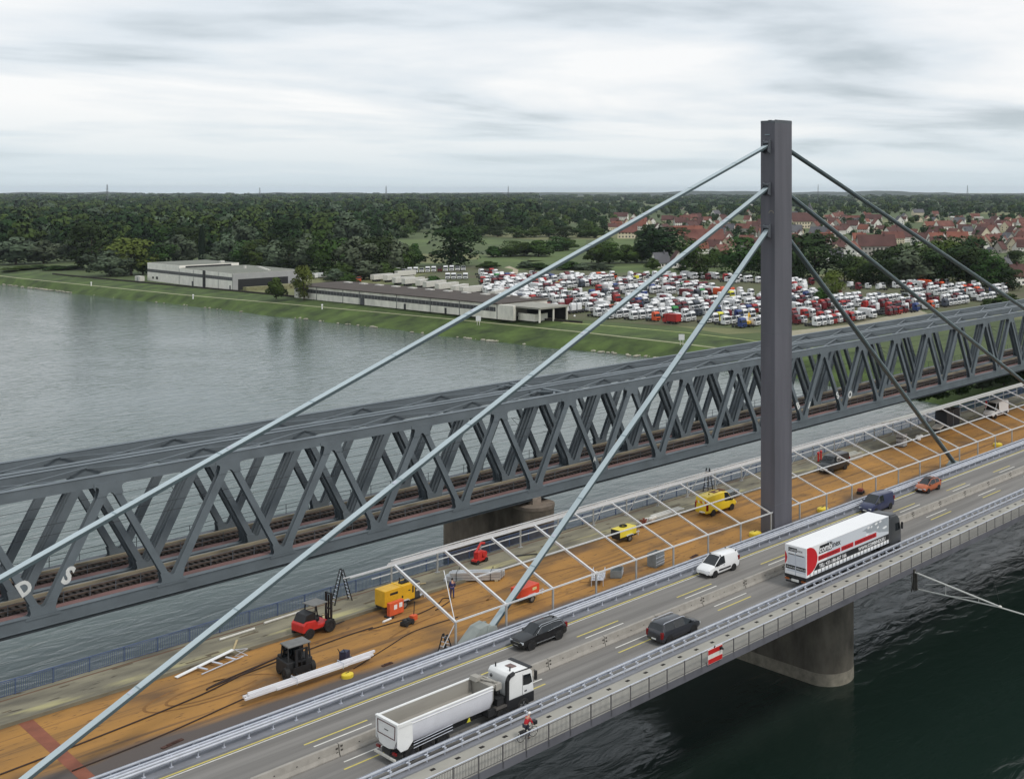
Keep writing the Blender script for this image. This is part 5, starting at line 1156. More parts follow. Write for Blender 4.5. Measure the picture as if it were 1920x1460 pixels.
c = MB(); c.prism([(7.0, 3.5), (7.3, 3.95), (8.5, 3.86), (8.75, 3.5)], 'y', -1.1, 1.1); c.build('roof_deflector', TC, t, bevel=.08, smooth=True)
c = MB(); c.box(6.9, 7.3, -1.22, -1.14, 1.2, 3.6); c.box(6.9, 7.3, 1.14, 1.22, 1.2, 3.6); c.build('side_deflector', TC, t, bevel=.03)
for u in (-1, 1):
    c = MB(); c.prism([(8.2, 2.15), (8.2, 2.95), (8.88, 2.9), (9.1, 2.15)], 'y', u * 1.215, u * 1.235); c.build('side_window', GLASS, t)
    c = MB(); c.box(9.1, 9.28, u * 1.4 - .1, u * 1.4 + .1, 2.2, 2.9); c.build('mirror', BLACK, t, bevel=.03)
c = MB(); c.prism([(8.99, 3.25), (9.27, 2.25), (9.31, 2.25), (9.03, 3.27)], 'y', -1.1, 1.1); c.build('windscreen', GLASS, t)
c = MB(); c.box(5.0, 8.6, -.45, .45, .6, .95); c.box(6.2, 7.6, -1.15, 1.15, .45, 1.0); c.build('tractor_chassis', CHASS, t)
# ------------------------------------------------------------------ truck yard
def yardtruck(kind, colmat, parts):
    """cab forward +x; returns list of (name, mesh)"""
    hi = kind != 'low'; out = []
    cab = MB(); zt = 3.55 if hi else 2.85
    cab.prism([(.05, 1.0), (.05, zt - .25), (.5, zt), (1.55, zt - .12), (2.05, 2.75), (2.28, 2.0), (2.32, .55), (.3, .55)], 'y', -1.2, 1.2)
    gl = MB(); gl.prism([(2.0, 2.82), (2.3, 1.9), (2.35, 1.9), (2.06, 2.86)], 'y', -1.14, 1.14)
    for u in (-1, 1): gl.prism([(1.2, 2.0), (1.2, 2.62), (1.88, 2.6), (2.12, 2.0)], 'y', u * 1.2, u * 1.225)
    gl.box(2.32, 2.36, -.9, .9, .85, 1.25)
    ch = MB(); ch.box(-3.6, 2.0, -.4, .4, .55, .9); ch.box(-1.4, -.1, -1.15, 1.15, .4, .95)
    for x in (1.25, -2.6):
        for u in (-1, 1): ch.tube((x, u * .8, .5), (x, u * 1.16, .5), .5, 10)
    if kind == 'rigid':
        ch.box(-4.6, -.2, -.5, .5, .6, .95)
    a = cab.build('cab', colmat, bevel=.05); b_ = gl.build('windscreen', GLASS); c_ = ch.build('chassis', CHASS)
    res = [('cab', a.data), ('windscreen', b_.data), ('chassis', c_.data)]
    if kind == 'box':
        q = MB(); q.box(-4.9, -.15, -1.25, 1.25, 1.0, 3.6); d = q.build('cargo_box', colmat, bevel=.04); res.append(('cargo_box', d.data)); bpy.data.objects.remove(d)
    if kind == 'tank':
        q = MB(); q.box(-3.4, -.3, -1.1, 1.1, .95, 1.35); d = q.build('flat_bed', GALVD); res.append(('flat_bed', d.data)); bpy.data.objects.remove(d)
    for d in (a, b_, c_): bpy.data.objects.remove(d)
    return res
YC = {'white': M('truck_white', rgb(226, 226, 226), .45, 0, .05, .4), 'dark red': M('truck_dark_red', rgb(104, 22, 32), .45, 0, .1, .4), 'red': M('truck_red', rgb(164, 36, 32), .45, 0, .08, .4), 'blue': M('truck_blue', rgb(46, 66, 122), .45, 0, .1, .4), 'orange': M('truck_orange', rgb(214, 86, 44), .45, 0, .06, .4), 'grey': M('truck_grey', rgb(70, 76, 88), .45, 0, .1, .4), 'green': M('truck_green', rgb(44, 134, 62), .45, 0, .1, .4), 'yellow': M('truck_yellow', rgb(214, 208, 60), .45, 0, .1, .4)}
YP = {}
def yt(kind, colr):
    if (kind, colr) not in YP: YP[(kind, colr)] = yardtruck(kind, YC[colr], 1)
    return YP[(kind, colr)]
spots = []
rg = random.Random(11)
for row in range(36):
    t = 158 + row * 9.0 - max(0, row - 10) * .4
    s0 = max(at(crest, t) + 14, 172 + max(0, (t - 250)) * .42); s1 = min(400 if t < 230 else 352, 470 - t * .33)
    if t < 200: s0 = 194 if t > 164 else 212
    s = s0 + rg.uniform(0, 4)
    while s < s1:
        if rg.random() < .17: s += rg.uniform(5, 14); continue
        run = rg.randint(3, 9)
        for k in range(run):
            if s > s1: break
            if rg.random() < .86: spots.append((s, t + rg.uniform(-.5, .5)))
            s += 3.25 + rg.uniform(0, .35)
        s += rg.uniform(1.2, 5)
def inpoly(x, y, P_):
    r = False
    for (a, b), (c, d) in zip(P_, P_[1:] + P_[:1]):
        if (b > y) != (d > y) and x < (c - a) * (y - b) / (d - b) + a: r = not r
    return r
YPOLY = [(168, 246), (181, 190), (193, 164), (206, 158), (300, 152), (385, 152), (395, 205), (352, 300), (345, 345), (322, 380), (300, 400), (305, 440), (262, 460), (220, 385), (198, 325), (186, 280)]
def pix(s, t, z):
    d = DIST(s, t); l = (s - CAM[0]) * ES[0] + (t - CAM[1]) * ET[0]; return CX + FPX * l / d, CY + FPX * (HCAM - z) / d
gaps = [(1392, 541, 60, 9), (1245, 560, 30, 7), (1085, 548, 30, 6), (1150, 575, 26, 6), (1600, 592, 60, 3), (1320, 532, 40, 6), (1560, 540, 36, 16), (1640, 552, 60, 8), (1180, 558, 22, 5), (965, 512, 26, 10)]
sel = []
for (s, t) in spots:
    x, y = pix(s, t, ZL)
    if not inpoly(s, t, YPOLY): continue
    if any(abs(x - a) < c_ and abs(y - b) < d_ for a, b, c_, d_ in gaps): continue
    if x < 900 or x > 1890: continue
    if y < 540 and rg.random() < .12: continue
    sel.append((DIST(s, t), s, t, x, y))
sel.sort()
rest = []
for i, (d, s, t, x, y) in enumerate(sel):
    u = rg.random(); colr = 'white' if u < .76 else ('dark red' if u < .87 else ('red' if u < .91 else ('grey' if u < .94 else ('blue' if u < .965 else ('orange' if u < .985 else rg.choice(('green', 'yellow')))))))
    if 1480 < x < 1700 and 575 < y < 612: colr = rg.choice(('dark red', 'white', 'white', 'dark red', 'red'))
    if x > 1740 and rg.random() < .12: colr = 'orange'
    v = rg.random(); kind = 'high' if v < .5 else ('low' if v < .78 else ('rigid' if v < .86 else ('box' if v < .92 else 'tank')))
    rz = -PI / 2 + rg.uniform(-.12, .12)
    if rg.random() < .14: rz += PI
    if i >= 299: rest.append((kind, colr, s, t, rz)); continue
    where = 'in the yard front' if d < 330 else ('in mid yard' if d < 400 else 'at the yard back')
    side = 'left of the shortest stay' if x < 1370 else ('behind the pylon edge' if x < 1500 else ('right of the pylon' if x < 1700 else 'at the far end'))
    kn = {'high': 'tractor with high roof', 'low': 'tractor with low cab', 'rigid': 'bare chassis lorry', 'box': 'box lorry', 'tank': 'flat bed lorry'}[kind]
    r = thing('parked_truck', '%s %s %s, %s' % (colr, kn, where, side), 'truck', (s, t, ZL + .05), rz, 'lorries parked in the truck yard')
    for nm, me in yt(kind, colr):
        o = bpy.data.objects.new(nm, me); COL.objects.link(o); o.parent = r
if rest:
    allv = MB(); mats = []
    for (kind, colr, s, t, rz) in rest:
        for nm, me in yt(kind, colr):
            mt = me.materials[0]
            if mt not in mats: mats.append(mt)
            k_ = mats.index(mt); ca, sa = math.cos(rz), math.sin(rz); o_ = len(allv.v)
            allv.v += [(s + v.co.x * ca - v.co.y * sa, t + v.co.x * sa + v.co.y * ca, ZL + .05 + v.co.z) for v in me.vertices]
            for p in me.polygons: allv.f.append(tuple(o_ + q for q in p.vertices)); allv.m.append(k_)
    tag(allv.build('parked_trucks_far_rows', mats, fixn=False), kind='stuff')
print('yard', len(sel), 'rest', len(rest))
# white semi trailers behind the long building and the row of white cabs at the wood edge
tm_ = None
for i, (x, y) in enumerate([(716, 527), (735, 528), (757, 533), (775, 535), (796, 538), (815, 541), (838, 545), (862, 549), (884, 552), (760, 520), (935, 560)]):
    s, t = G(x, y)
    r = thing('semi_trailer', 'white box trailer parked in the line behind the long low building', 'trailer', (s, t, ZL + .05), PI * .06 + .3 * (i % 3 == 1), 'white trailers behind the long building')
    if tm_ is None:
        c = MB(); c.box(-6.5, 6.5, -1.25, 1.25, 1.1, 3.7); a = c.build('trailer_box', WHITED); c = MB(); c.box(-6, 6, -.6, .6, .7, 1.1)
        for xx in (-4.8, -3.6, -2.4):
            for u in (-1, 1): c.tube((xx, u * .8, .5), (xx, u * 1.15, .5), .5, 10)
        b_ = c.build('running_gear', CHASS); tm_ = (a.data, b_.data); bpy.data.objects.remove(a); bpy.data.objects.remove(b_)
    for nm, me in zip(('trailer_box', 'running_gear'), tm_): o = bpy.data.objects.new(nm, me); COL.objects.link(o); o.parent = r
for i in range(17):
    x = 724 + i * 11.2 if i < 13 else (840 + (i - 13) * 11); y = 515 - i * .55 if i < 13 else 524; s, t = G(x, y)
    colr = 'dark red' if i == 9 else 'white'
    r = thing('parked_truck', ('dark red tractor in the line of cabs at the wood edge' if i == 9 else 'white tractor in the line of cabs facing the river at the wood edge'), 'truck', (s, t, ZL + .05), -PI * .72, 'line of cabs at the wood edge')
    for nm, me in yt('high' if i % 3 else 'low', colr): o = bpy.data.objects.new(nm, me); COL.objects.link(o); o.parent = r
for x, y, colr, kind, lb in ((672, 529, 'orange', 'low', 'orange tractor behind the flat roof of the long low building'), (634, 528, 'white', 'low', 'white lorry behind the left end of the long low building'), (545, 530, 'white', 'box', 'white box lorry in the gap between the two long buildings'), (552, 538, 'white', 'high', 'white tractor in the gap between the two long buildings'), (905, 531, 'red', 'tank', 'red flat bed lorry behind the scrubby bush'), (868, 508, 'white', 'low', 'last white lorry at the right end of the cabs by the wood'), (1652, 541, 'white', 'low', 'lone white lorry standing clear at the wood behind the yard')):
    s, t = G(x, y); r = thing('parked_truck', lb, 'truck', (s, t, ZL + .05), -PI * .65)
    for nm, me in yt(kind, colr): o = bpy.data.objects.new(nm, me); COL.objects.link(o); o.parent = r
for x, y, lb in ((586, 523, 'white van beside the yellow green young tree'), (603, 522, 'white van second from the yellow green young tree'), (618, 521, 'white van third from the yellow green young tree')):
    s, t = G(x, y); r = thing('white_trailer', lb, 'trailer', (s, t, ZL + .05), -1.2); c = MB(); c.box(-2.6, 2.6, -1.1, 1.1, .7, 3.0); c.build('cargo_box', WHITE, r, bevel=.05); c = MB(); c.box(-2.2, 2.2, -.8, .8, .3, .7); c.build('running_gear', CHASS, r)
s, t = G(1402, 612); r = thing('yellow_loader', 'yellow loader arm rising behind the red tractor near the pylon', 'machine', (s, t, ZL), .4); c = MB(); c.box(-1.5, 1.5, -1, 1, .6, 2); c.build('machine_body', YEL, r, bevel=.1); c = MB(); c.bar((0, 0, 2), (1.5, 0, 4.5), .4, .5); c.bar((1.5, 0, 4.5), (3, 0, 3), .35, .4); c.build('arm', YEL, r); c = MB(); [c.tube((x, u * .9, .6), (x, u * 1.3, .6), .6, 10) for x in (-1, 1) for u in (-1, 1)]; c.build('wheels', RUBBER, r)
# ================================================================== FRAME ROOF ON THE WORK DECK
TE, TRG, TFE, ZE, ZR, ZF = -3.2, 5.6, 14.2, 2.4, 5.15, 2.5
t = thing('frame_roof', 'long open tent skeleton of white aluminium beams standing over the rusty deck', 'tent frame', (0, 0, 0))
fs_ = [-45.0 + 5.03 * k for k in range(27)]
for i, s in enumerate(fs_):
    c = MB(); c.bar((s, TE, ZE), (s, TRG, ZR), .15 if i < 4 else .11, .2 if i < 4 else .15); c.build('rafter', ALU, t)
    if i < 1: continue
    c = MB(); c.bar((s, TRG, ZR), (s, TFE, ZF), .08, .1); c.build('rafter', ALU, t)
for i, s in enumerate(fs_):
    c = MB(); c.box(s - .075, s + .075, TE - .06, TE + .06, .0, ZE); c.box(s - .2, s + .2, TE - .2, TE + .2, 0, .03); c.build('post', M('post_aluminium', rgb(170, 170, 168), .45, .3, .08, 2.), t)
    if i >= 1:
        c = MB(); c.box(s - .08, s + .08, TFE - .06, TFE + .06, .16, ZF); c.box(s - .2, s + .2, TFE - .2, TFE + .2, .16, .19); c.build('post', M('post_aluminium', rgb(170, 170, 168)), t)
    if 6 <= i <= 17 and i % 1 == 0:
        c = MB(); c.bar((s, TFE - 2.2, ZF + .75), (s - .1, TFE - .2, .3), .07, .07); c.build('brace', ALU, t)
e0, e1 = fs_[0], fs_[-1]
def purl(y, z, a, b, w_=.1):
    c = MB(); c.bar((a, y, z), (b, y, z), w_, w_ * 1.1); c.build('purlin', ALU, t)
k1 = (ZR - ZE) / (TRG - TE)
purl(TE, ZE + .06, e0, e1, .11); purl(TRG, ZR + .08, e0 - 4.2, e1, .1); purl(TE + 4.3, ZE + 4.3 * k1 + .06, fs_[1], e1)
k2 = (ZR - ZF) / (TFE - TRG)
for f in (.18, .36, .56): purl(TRG + f * (TFE - TRG), ZR - f * (ZR - ZF) + .08, e0 - 1 + f * 6 - (4 if f < .2 else 0), e1, .07)
purl(TFE, ZF + .05, e0 + 5, e1, .09); purl(TFE, 1.35, e0 + 3, e1, .08)
c = MB(); c.bar((fs_[0], TE + .1, ZE), (fs_[0] + 3.4, TE + 6.6, ZE + 6.2 * k1), .06, .06); c.build('brace', ALU, t)
c = MB(); c.bar((fs_[0], TE + .1, ZE - .1), (fs_[0] - 1.0, TE + .3, .6), .05, .05); c.build('brace', ALU, t)
c = MB(); x0 = fs_[16]
c.add([(x0, TRG + .6, ZR - .6 * k2 + .16), (e1, TRG + .6, ZR - .6 * k2 + .16), (e1, TFE - 1.2, ZF + 1.2 * k2 + .16), (x0 + 2, TFE - 1.2, ZF + 1.2 * k2 + .16), (x0, TRG + .6, ZR - .6 * k2 + .2), (e1, TRG + .6, ZR - .6 * k2 + .2), (e1, TFE - 1.2, ZF + 1.2 * k2 + .2), (x0 + 2, TFE - 1.2, ZF + 1.2 * k2 + .2)], [(0, 1, 2, 3), (4, 5, 6, 7), (0, 1, 5, 4), (1, 2, 6, 5), (2, 3, 7, 6), (3, 0, 4, 7)])
c.build('roof_sheeting', M('roof_sheet_pale', rgb(178, 176, 168), .7, 0, .1, .4, stretch=(1, 6, 1)), t)
# ================================================================== SITE EQUIPMENT
def compressor(name, label, loc, rz, col, L_, W_, H_, dark_front=True, label_patch=None):
    o = thing(name, label, 'compressor', loc, rz)
    c = MB(); c.box(-L_ / 2, L_ / 2 - (.55 if dark_front else 0), -W_ / 2, W_ / 2, .62, H_); c.build('housing', col, o, bevel=.05)
    if dark_front: c = MB(); c.box(L_ / 2 - .55, L_ / 2, -W_ / 2 + .01, W_ / 2 - .01, .62, H_ - .03); c.build('radiator_panel', DGREY, o, bevel=.03)
    c = MB(); c.box(-L_ / 2 + .05, L_ / 2 + .1, -W_ / 2 + .1, W_ / 2 - .1, .42, .62); c.build('chassis', CHASS, o)
    c = MB(); c.tube((L_ / 2, 0, .5), (L_ / 2 + 1.2, 0, .42), .05, 6); c.tube((L_ / 2, -.5, .5), (L_ / 2 + .8, 0, .45), .04, 6); c.tube((L_ / 2 + 1.0, 0, .05), (L_ / 2 + 1.0, 0, .6), .04, 6); c.build('drawbar', GALV, o)
    for u in (-1, 1):
        wheel(o, .15, u * (W_ / 2 + .02), .33, .2, RIM); c = MB(); c.prism([(-.35, .68), (-.25, .78), (.55, .78), (.68, .62), (.62, .62), (.5, .72), (-.2, .72), (-.3, .64)], 'y', u * (W_ / 2 + .06) - .12, u * (W_ / 2 + .06) + .12); c.build('mudguard', GALV, o)
    return o
o = compressor('site_generator', 'large yellow wheeled generator with black front panel behind an orange box', (-42.4, 9.3, 0), .05, YEL, 3.7, 1.5, 2.05)
c = MB(); c.box(-.15, -.05, -.75, .75, 2.03, 2.1); c.build('roof_step', M('machine_yellow_light', rgb(232, 190, 60), .45), o)
c = MB(); c.tube((.4, .3, 2.05), (.4, .3, 2.5), .06, 8); c.tube((.7, -.1, 2.05), (.7, -.1, 2.35), .09, 8); c.box(.2, 1.0, -.3, .2, 2.05, 2.2); c.build('exhaust_stack', CHASS, o)
c = MB(); c.box(-1.3, -.5, -.765, -.745, 1.55, 1.75); c.box(-.1, .05, -.765, -.745, 1.0, 1.2); c.box(.6, .8, -.765, -.745, 1.45, 1.55); c.box(1.0, 1.15, -.765, -.745, 1.2, 1.8); c.build('side_vents', CHASS, o)
c = MB()
for z in (1.2, 1.5, 1.75): c.box(1.4, 1.8, -.76, -.742, z, z + .16)
c.build('warning_labels', WHITED, o)
o = thing('orange_box', 'orange steel box with two white notices standing before the yellow generator', 'box', (-43.6, 7.75, 0), .1)
c = MB(); c.box(-.75, .75, -.2, .2, .1, 1.25); c.build('box_body', ORANGE, o, bevel=.03); c = MB(); c.box(-.3, .02, -.215, -.2, .6, 1.0); c.build('notice', WHITE, o); c = MB(); c.box(.25, .58, -.215, -.2, .65, 1.05); c.build('notice', WHITE, o); c = MB(); c.box(-.9, -.5, -.5, .4, 0, .14); c.build('foot', CHASS, o)
o = compressor('red_compressor', 'red wheeled compressor with a white notice under the shortest stay', (-34.2, 1.6, 0), .1, M('compressor_red', rgb(214, 74, 46), .45, 0, .08, 2.), 2.3, 1.35, 1.5, False)
c = MB(); c.box(.25, .75, -.69, -.672, 1.05, 1.3); c.build('notice', M('notice_cream', rgb(228, 210, 150), .5), o)
o = compressor('yellow_compressor', 'small yellow wheeled compressor with a black tyre lying on top', (-16.1, 7.9, 0), .05, M('compressor_yellow', rgb(226, 206, 66), .45, 0, .06, 2.), 2.5, 1.4, 1.45, False)
c = MB(); c.box(-1.27, -1.1, -.68, .68, .6, 1.42); c.build('rear_panel', CHASS, o, bevel=.03)
c = MB()
for k in range(14): a, b = 2 * PI * k / 14, 2 * PI * (k + 1) / 14; c.tube((.1 + .36 * math.cos(a), .2 + .36 * math.sin(a), 1.52), (.1 + .36 * math.cos(b), .2 + .36 * math.sin(b), 1.52), .08, 6)
tag(c.build('spare_tyre', RUBBER, loc=(-16.1, 7.9, 0)), 'black tyre lying on the small yellow compressor', 'tyre')
# --- red rough terrain forklift
o = thing('red_forklift', 'red and black rough terrain forklift with raised black mast by the concrete strip', 'forklift', (-50.2, 9.55, 0), .12)
c = MB(); c.prism([(-1.6, .55), (-1.6, 1.2), (-1.35, 1.45), (-.4, 1.35), (-.2, .95), (1.1, .85), (1.2, .55)], 'y', -.85, .85); c.build('body', RED, o, bevel=.08)
c = MB(); c.prism([(-1.5, 1.35), (-1.2, 1.95), (-.5, 2.05), (-.35, 1.3)], 'y', -.7, .7); c.build('engine_cover', BLACK, o, bevel=.05)
c = MB()
for u in (-1, 1): c.bar((-.45, u * .7, 1.2), (-.35, u * .68, 2.5), .08, .08); c.bar((.85, u * .7, .9), (.6, u * .68, 2.5), .08, .08); c.bar((-.4, u * .7, 1.5), (.8, u * .7, 1.5), .05, .05)
c.build('cab_frame', CHASS, o); c = MB(); c.box(-.6, .75, -.78, .78, 2.48, 2.58); c.build('cab_roof', M('roof_grey_dusty', rgb(112, 112, 110), .8, 0, .15, 2.), o, bevel=.04)
c = MB(); c.box(-.2, .3, -.3, .3, 1.0, 1.25); c.box(-.3, -.15, -.3, .3, 1.2, 1.8); c.build('seat', BLACK, o)
c = MB()
for u in (-.35, .35): c.box(1.35, 1.5, u - .07, u + .07, .25, 3.0)
c.box(1.35, 1.48, -.35, .35, 2.9, 3.0); c.box(1.36, 1.46, -.35, .35, 1.6, 1.7); c.box(1.5, 1.56, -.6, .6, .3, .8); c.tube((1.42, 0, .3), (1.42, 0, 2.8), .07, 8); c.build('mast', BLACK, o)
c = MB(); c.box(1.55, 2.7, -.45, -.33, .18, .24); c.box(1.55, 2.7, .33, .45, .18, .24); c.build('fork', CHASS, o)
for u in (-1, 1): wheel(o, .85, u * .9, .52, .38, RIMD); wheel(o, -1.05, u * .85, .42, .32, RIMD)
# --- dark truck mounted forklift carrying beams
o = thing('dark_forklift', 'dark grey forklift with cab roof, holding long white beams across its forks', 'forklift', (-55.3, 2.9, 0), -PI / 2 - .05)
c = MB(); c.box(-1.3, .7, -1.0, -.35, .35, 1.25); c.box(-1.3, .7, .35, 1.0, .35, 1.25); c.box(-1.3, -.8, -.9, .9, .35, 1.45); c.build('body', CHASS, o, bevel=.08)
c = MB()
for u in (-1, 1): c.bar((-.7, u * .85, 1.2), (-.6, u * .8, 2.35), .09, .09); c.bar((.55, u * .85, 1.2), (.4, u * .8, 2.35), .09, .09)
c.build('cab_frame', CHASS, o); c = MB(); c.box(-.85, .65, -.9, .9, 2.32, 2.44); c.build('cab_roof', M('roof_grey_dusty', rgb(112, 112, 110)), o, bevel=.06)
c = MB(); c.box(-.62, -.58, -.75, .75, 1.3, 2.3); c.build('rear_screen', GLASS, o); c = MB(); c.box(-.3, .3, .0, .6, .9, 1.1); c.box(-.4, -.25, .0, .6, 1.1, 1.7); c.build('seat', BLACK, o)
c = MB()
for u in (-.4, .4): c.box(.85, 1.0, u - .08, u + .08, .2, 2.2)
c.box(.86, .98, -.4, .4, 2.1, 2.2); c.box(.86, .98, -.4, .4, 1.2, 1.3); c.box(1.0, 1.06, -.7, .7, .35, .9); c.tube((.92, 0, .2), (.92, 0, 2.1), .06, 8); c.build('mast', BLACK, o)
for u in (-.5, .5): c = MB(); c.box(1.05, 2.5, u - .06, u + .06, .42, .5); c.build('fork', CHASS, o)
for u in (-1, 1): wheel(o, .5, u * 1.0, .45, .34, RIMD); wheel(o, -.95, u * .8, .42, .34, RIMD)
c = MB(); c.box(-1.36, -1.3, .55, .95, 1.0, 1.5); c.build('rear_lamp_cover', REDL, o)
o = thing('beam_bundle', 'bundle of long white aluminium beams lying across the forks of the dark forklift', 'beams', (-55.3, .35, .52), -.015)
for i, (y, z, a, b) in enumerate(((-.24, 0, -5.3, 4.6), (0, 0, -5.1, 5.0), (.24, 0, -5.2, 5.1), (-.12, .17, -5.0, 3.2), (.13, .17, -4.9, 5.2), (-.36, .02, -3.0, 2.6))):
    c = MB(); c.box(a, b, y - .1, y + .1, z, z + .15); c.build('beam', M('beam_white', rgb(222, 220, 222), .4, .1, .05, 1.), o)
for x in (-1.5, 2.2):
    c = MB(); c.path([(x, -.5, -.05), (x, -.5, .4), (x, .4, .4), (x, .4, -.05)], .025, 5); c.build('strap_frame', GALV, o)
o = thing('beam_stack', 'stack of silver beams with straps lying askew beside the concrete strip', 'beams', (-33.6, 10.0, .0), -.80)
c = MB(); c.box(-2.5, -2.2, -.8, .8, 0, .16); c.box(2.0, 2.3, -.8, .8, 0, .16); c.build('bearer', WOOD, o)
for k in range(3):
    for j in range(3 - (k == 2)): c = MB(); c.box(-2.8 + .3 * k, 2.5 + .12 * j, -.75 + j * .52, -.3 + j * .52, .16 + k * .26, .38 + k * .26); c.build('beam', M('beam_silver', rgb(190, 192, 194), .35, .4, .08, 1.), o)
c = MB()
for x in (-1.6, 1.6): c.path([(x, -.8, .1), (x, -.8, .98), (x, .8, .98), (x, .8, .1)], .025, 4)
c.build('strap', BLACK, o)
def ladder(label, loc, rz, h, sp, m=BLACK):
    o = thing('step_ladder', label, 'ladder', loc, rz)
    for k, u in enumerate((-1, 1)):
        c = MB()
        for y in (-.28, .28): c.bar((u * sp, y * 1.15, 0), (u * .05, y * .7, h), .1, .07)
        for z in np.arange(.3, h - .1, .32): f = 1 - z / h; c.bar((u * (.05 + (sp - .05) * f), -.28 * (.7 + .45 * f), z), (u * (.05 + (sp - .05) * f), .28 * (.7 + .45 * f), z), .06, .03, m=1)
        c.build('ladder_leg', [m, GALV], o)
ladder('tall black step ladder on the concrete strip before the blue grey railing', (-45.2, 13.9, .16), 0, 3.0, .85)
ladder('black step ladder on the concrete strip left of the pylon', (8.2 - 4.2, 14.2, .16), .3, 2.8, .7)
ladder('short black and pale step ladder standing against the double guard rail', (-45.6, -2.6, 0), .2, 1.5, .5)
o = thing('pump_cart', 'small dark blue pump unit on wheels behind the white beam bundle', 'pump', (-51.9, 1.75, 0), .5)
c = MB(); c.box(-.3, .3, -.3, .3, .2, 1.0); c.box(-.35, .7, -.25, .25, .18, .32); c.build('pump_frame', M('pump_navy', rgb(40, 46, 70), .5, 0, .2, 4.), o, bevel=.03); c = MB(); c.tube((.45, -.15, .42), (.45, .3, .42), .17, 10); c.build('motor', GALVD, o); c = MB(); c.tube((-.3, -.25, 1.0), (-.55, -.25, 1.35), .03, 6); c.tube((-.3, .25, 1.0), (-.55, .25, 1.35), .03, 6); c.build('handle', CHASS, o)
for u in (-1, 1): c = MB(); c.tube((-.1, u * .32, .17), (-.1, u * .4, .17), .17, 12); c.build('wheel', RUBBER, o)
o = thing('marking_machine', 'low black and orange hand guided machine with upright handle in mid deck', 'machine', (-44.1, 4.95, 0), .25)
c = MB(); c.box(-.7, .4, -.3, .3, .15, .4); c.sphere((-.45, 0, .45), .22, nu=8, nv=5); c.sphere((0, 0, .42), .2, nu=8, nv=5); c.build('machine_base', CHASS, o); c = MB(); c.box(.35, .85, -.25, .25, .2, .62); c.build('front_guard', ORANGE, o); c = MB(); c.tube((.75, .1, .5), (.85, .1, 1.7), .04, 6); c.build('handle_bar', CHASS, o)
for x in (-.5, .2): c = MB(); c.tube((x, -.36, .15), (x, .36, .15), .15, 12); c.build('wheel', RUBBER, o)
for nm, lb, (x, y), rz in (('grey_skip', 'open grey steel bin near the guard rail, beside a tray of fittings', (-24.3, .1), .7), ('grey_skip', 'taller grey stacked steel bin near the guard rail, right of the tray', (-19.7, -.6), .15)):
    o = thing(nm, lb, 'bin', (x, y, 0), rz); hh = .75 if rz > .5 else 1.35
    c = MB()
    for a in ((-.7, .7, -.55, -.5), (-.7, .7, .5, .55), (-.7, -.65, -.5, .5), (.65, .7, -.5, .5)): c.box(*a, .12, hh)
    c.box(-.7, .7, -.55, .55, .08, .14); c.build('bin_shell', GALVD, o); c = MB()
    for z in (.3, .55, .95):
        if z < hh: c.box(-.72, .72, -.575, -.55, z, z + .05)
    for x_ in (-.6, .5): c.box(x_, x_ + .1, -.5, .5, 0, .08)
    c.build('bin_ribs', GALV, o)
o = thing('fittings_tray', 'wire framed table with a jumble of silver fittings beside the grey bin', 'tray', (-26.6, .2, 0), .75)
c = MB(); c.box(-1.1, 1.1, -.6, .6, .55, .6)
for x in (-1.05, 1.05):
    for y in (-.55, .55): c.box(x - .03, x + .03, y - .03, y + .03, 0, 1.1)
for y in (-.55, .55): c.bar((-1.05, y, 1.1), (1.05, y, 1.1), .04, .04)
c.build('tray_frame', GALV, o); c = MB()
for k in range(34): x, y = random.uniform(-1, 1), random.uniform(-.5, .5); c.bar((x, y, .63), (x + random.uniform(-.3, .3), y + random.uniform(-.3, .3), .66 + random.uniform(0, .15)), .07, .06)
c.build('loose_fittings', ALU, o)['kind'] = 'stuff'
o = thing('red_pump', 'red pump set with wheels standing at the blue grey railing behind the beam stack', 'pump', (-30.6, 13.4, .16), .2)
c = MB(); c.box(-.8, .8, -.35, .35, .25, .5); c.box(-.5, .1, -.3, .3, .5, 1.2); c.tube((.45, -.35, .8), (.45, .35, .8), .32, 12); c.tube((-.6, 0, 1.1), (.2, 0, 1.9), .12, 8); c.tube((.2, 0, 1.9), (.75, 0, 1.75), .12, 8); c.build('pump_body', RED, o, bevel=.03); c = MB()
for x in (-.6, .6): c.tube((x, -.42, .22), (x, .42, .22), .22, 12)
c.build('wheels', RUBBER, o)
o = thing('dark_site_box', 'dark grey site cabin of slatted panels on the deck beside the concrete strip', 'cabin', (57.2, 11.4, 0), .0)
c = MB(); c.box(-2.0, 2.0, -.9, 1.2, .05, 2.6); c.build('cabin_wall', M('cabin_anthracite', rgb(52, 54, 60), .6, 0, .12, .8, stretch=(8, 1, 1)), o); c = MB(); c.box(-2.05, 2.05, -.95, 1.25, 2.6, 2.7); c.build('roof', DGREY, o); c = MB(); c.box(-.05, .05, -.93, -.9, .1, 2.6); c.build('door_post', GALVD, o); c = MB(); c.box(-2.2, 1.9, -1.5, -1.2, .0, .12); c.build('threshold', WOOD, o)
c = MB()
for k in range(5): c.bar((57 + random.uniform(-1.5, 1.5), 11.3 + random.uniform(-.4, .6), 2.74), (57 + random.uniform(-.5, 2.0), 11.5 + random.uniform(-.4, .6), 3.2), .16, .05)
tag(c.build('folded_sheet', WHITED), 'crumpled white sheeting thrown on the roof of the dark site cabin', 'sheeting')
o = thing('pallet_stack', 'grey stacked crate tower on the rusty deck between two frame roof posts', 'crates', (40.4, 9.3, 0), .1)
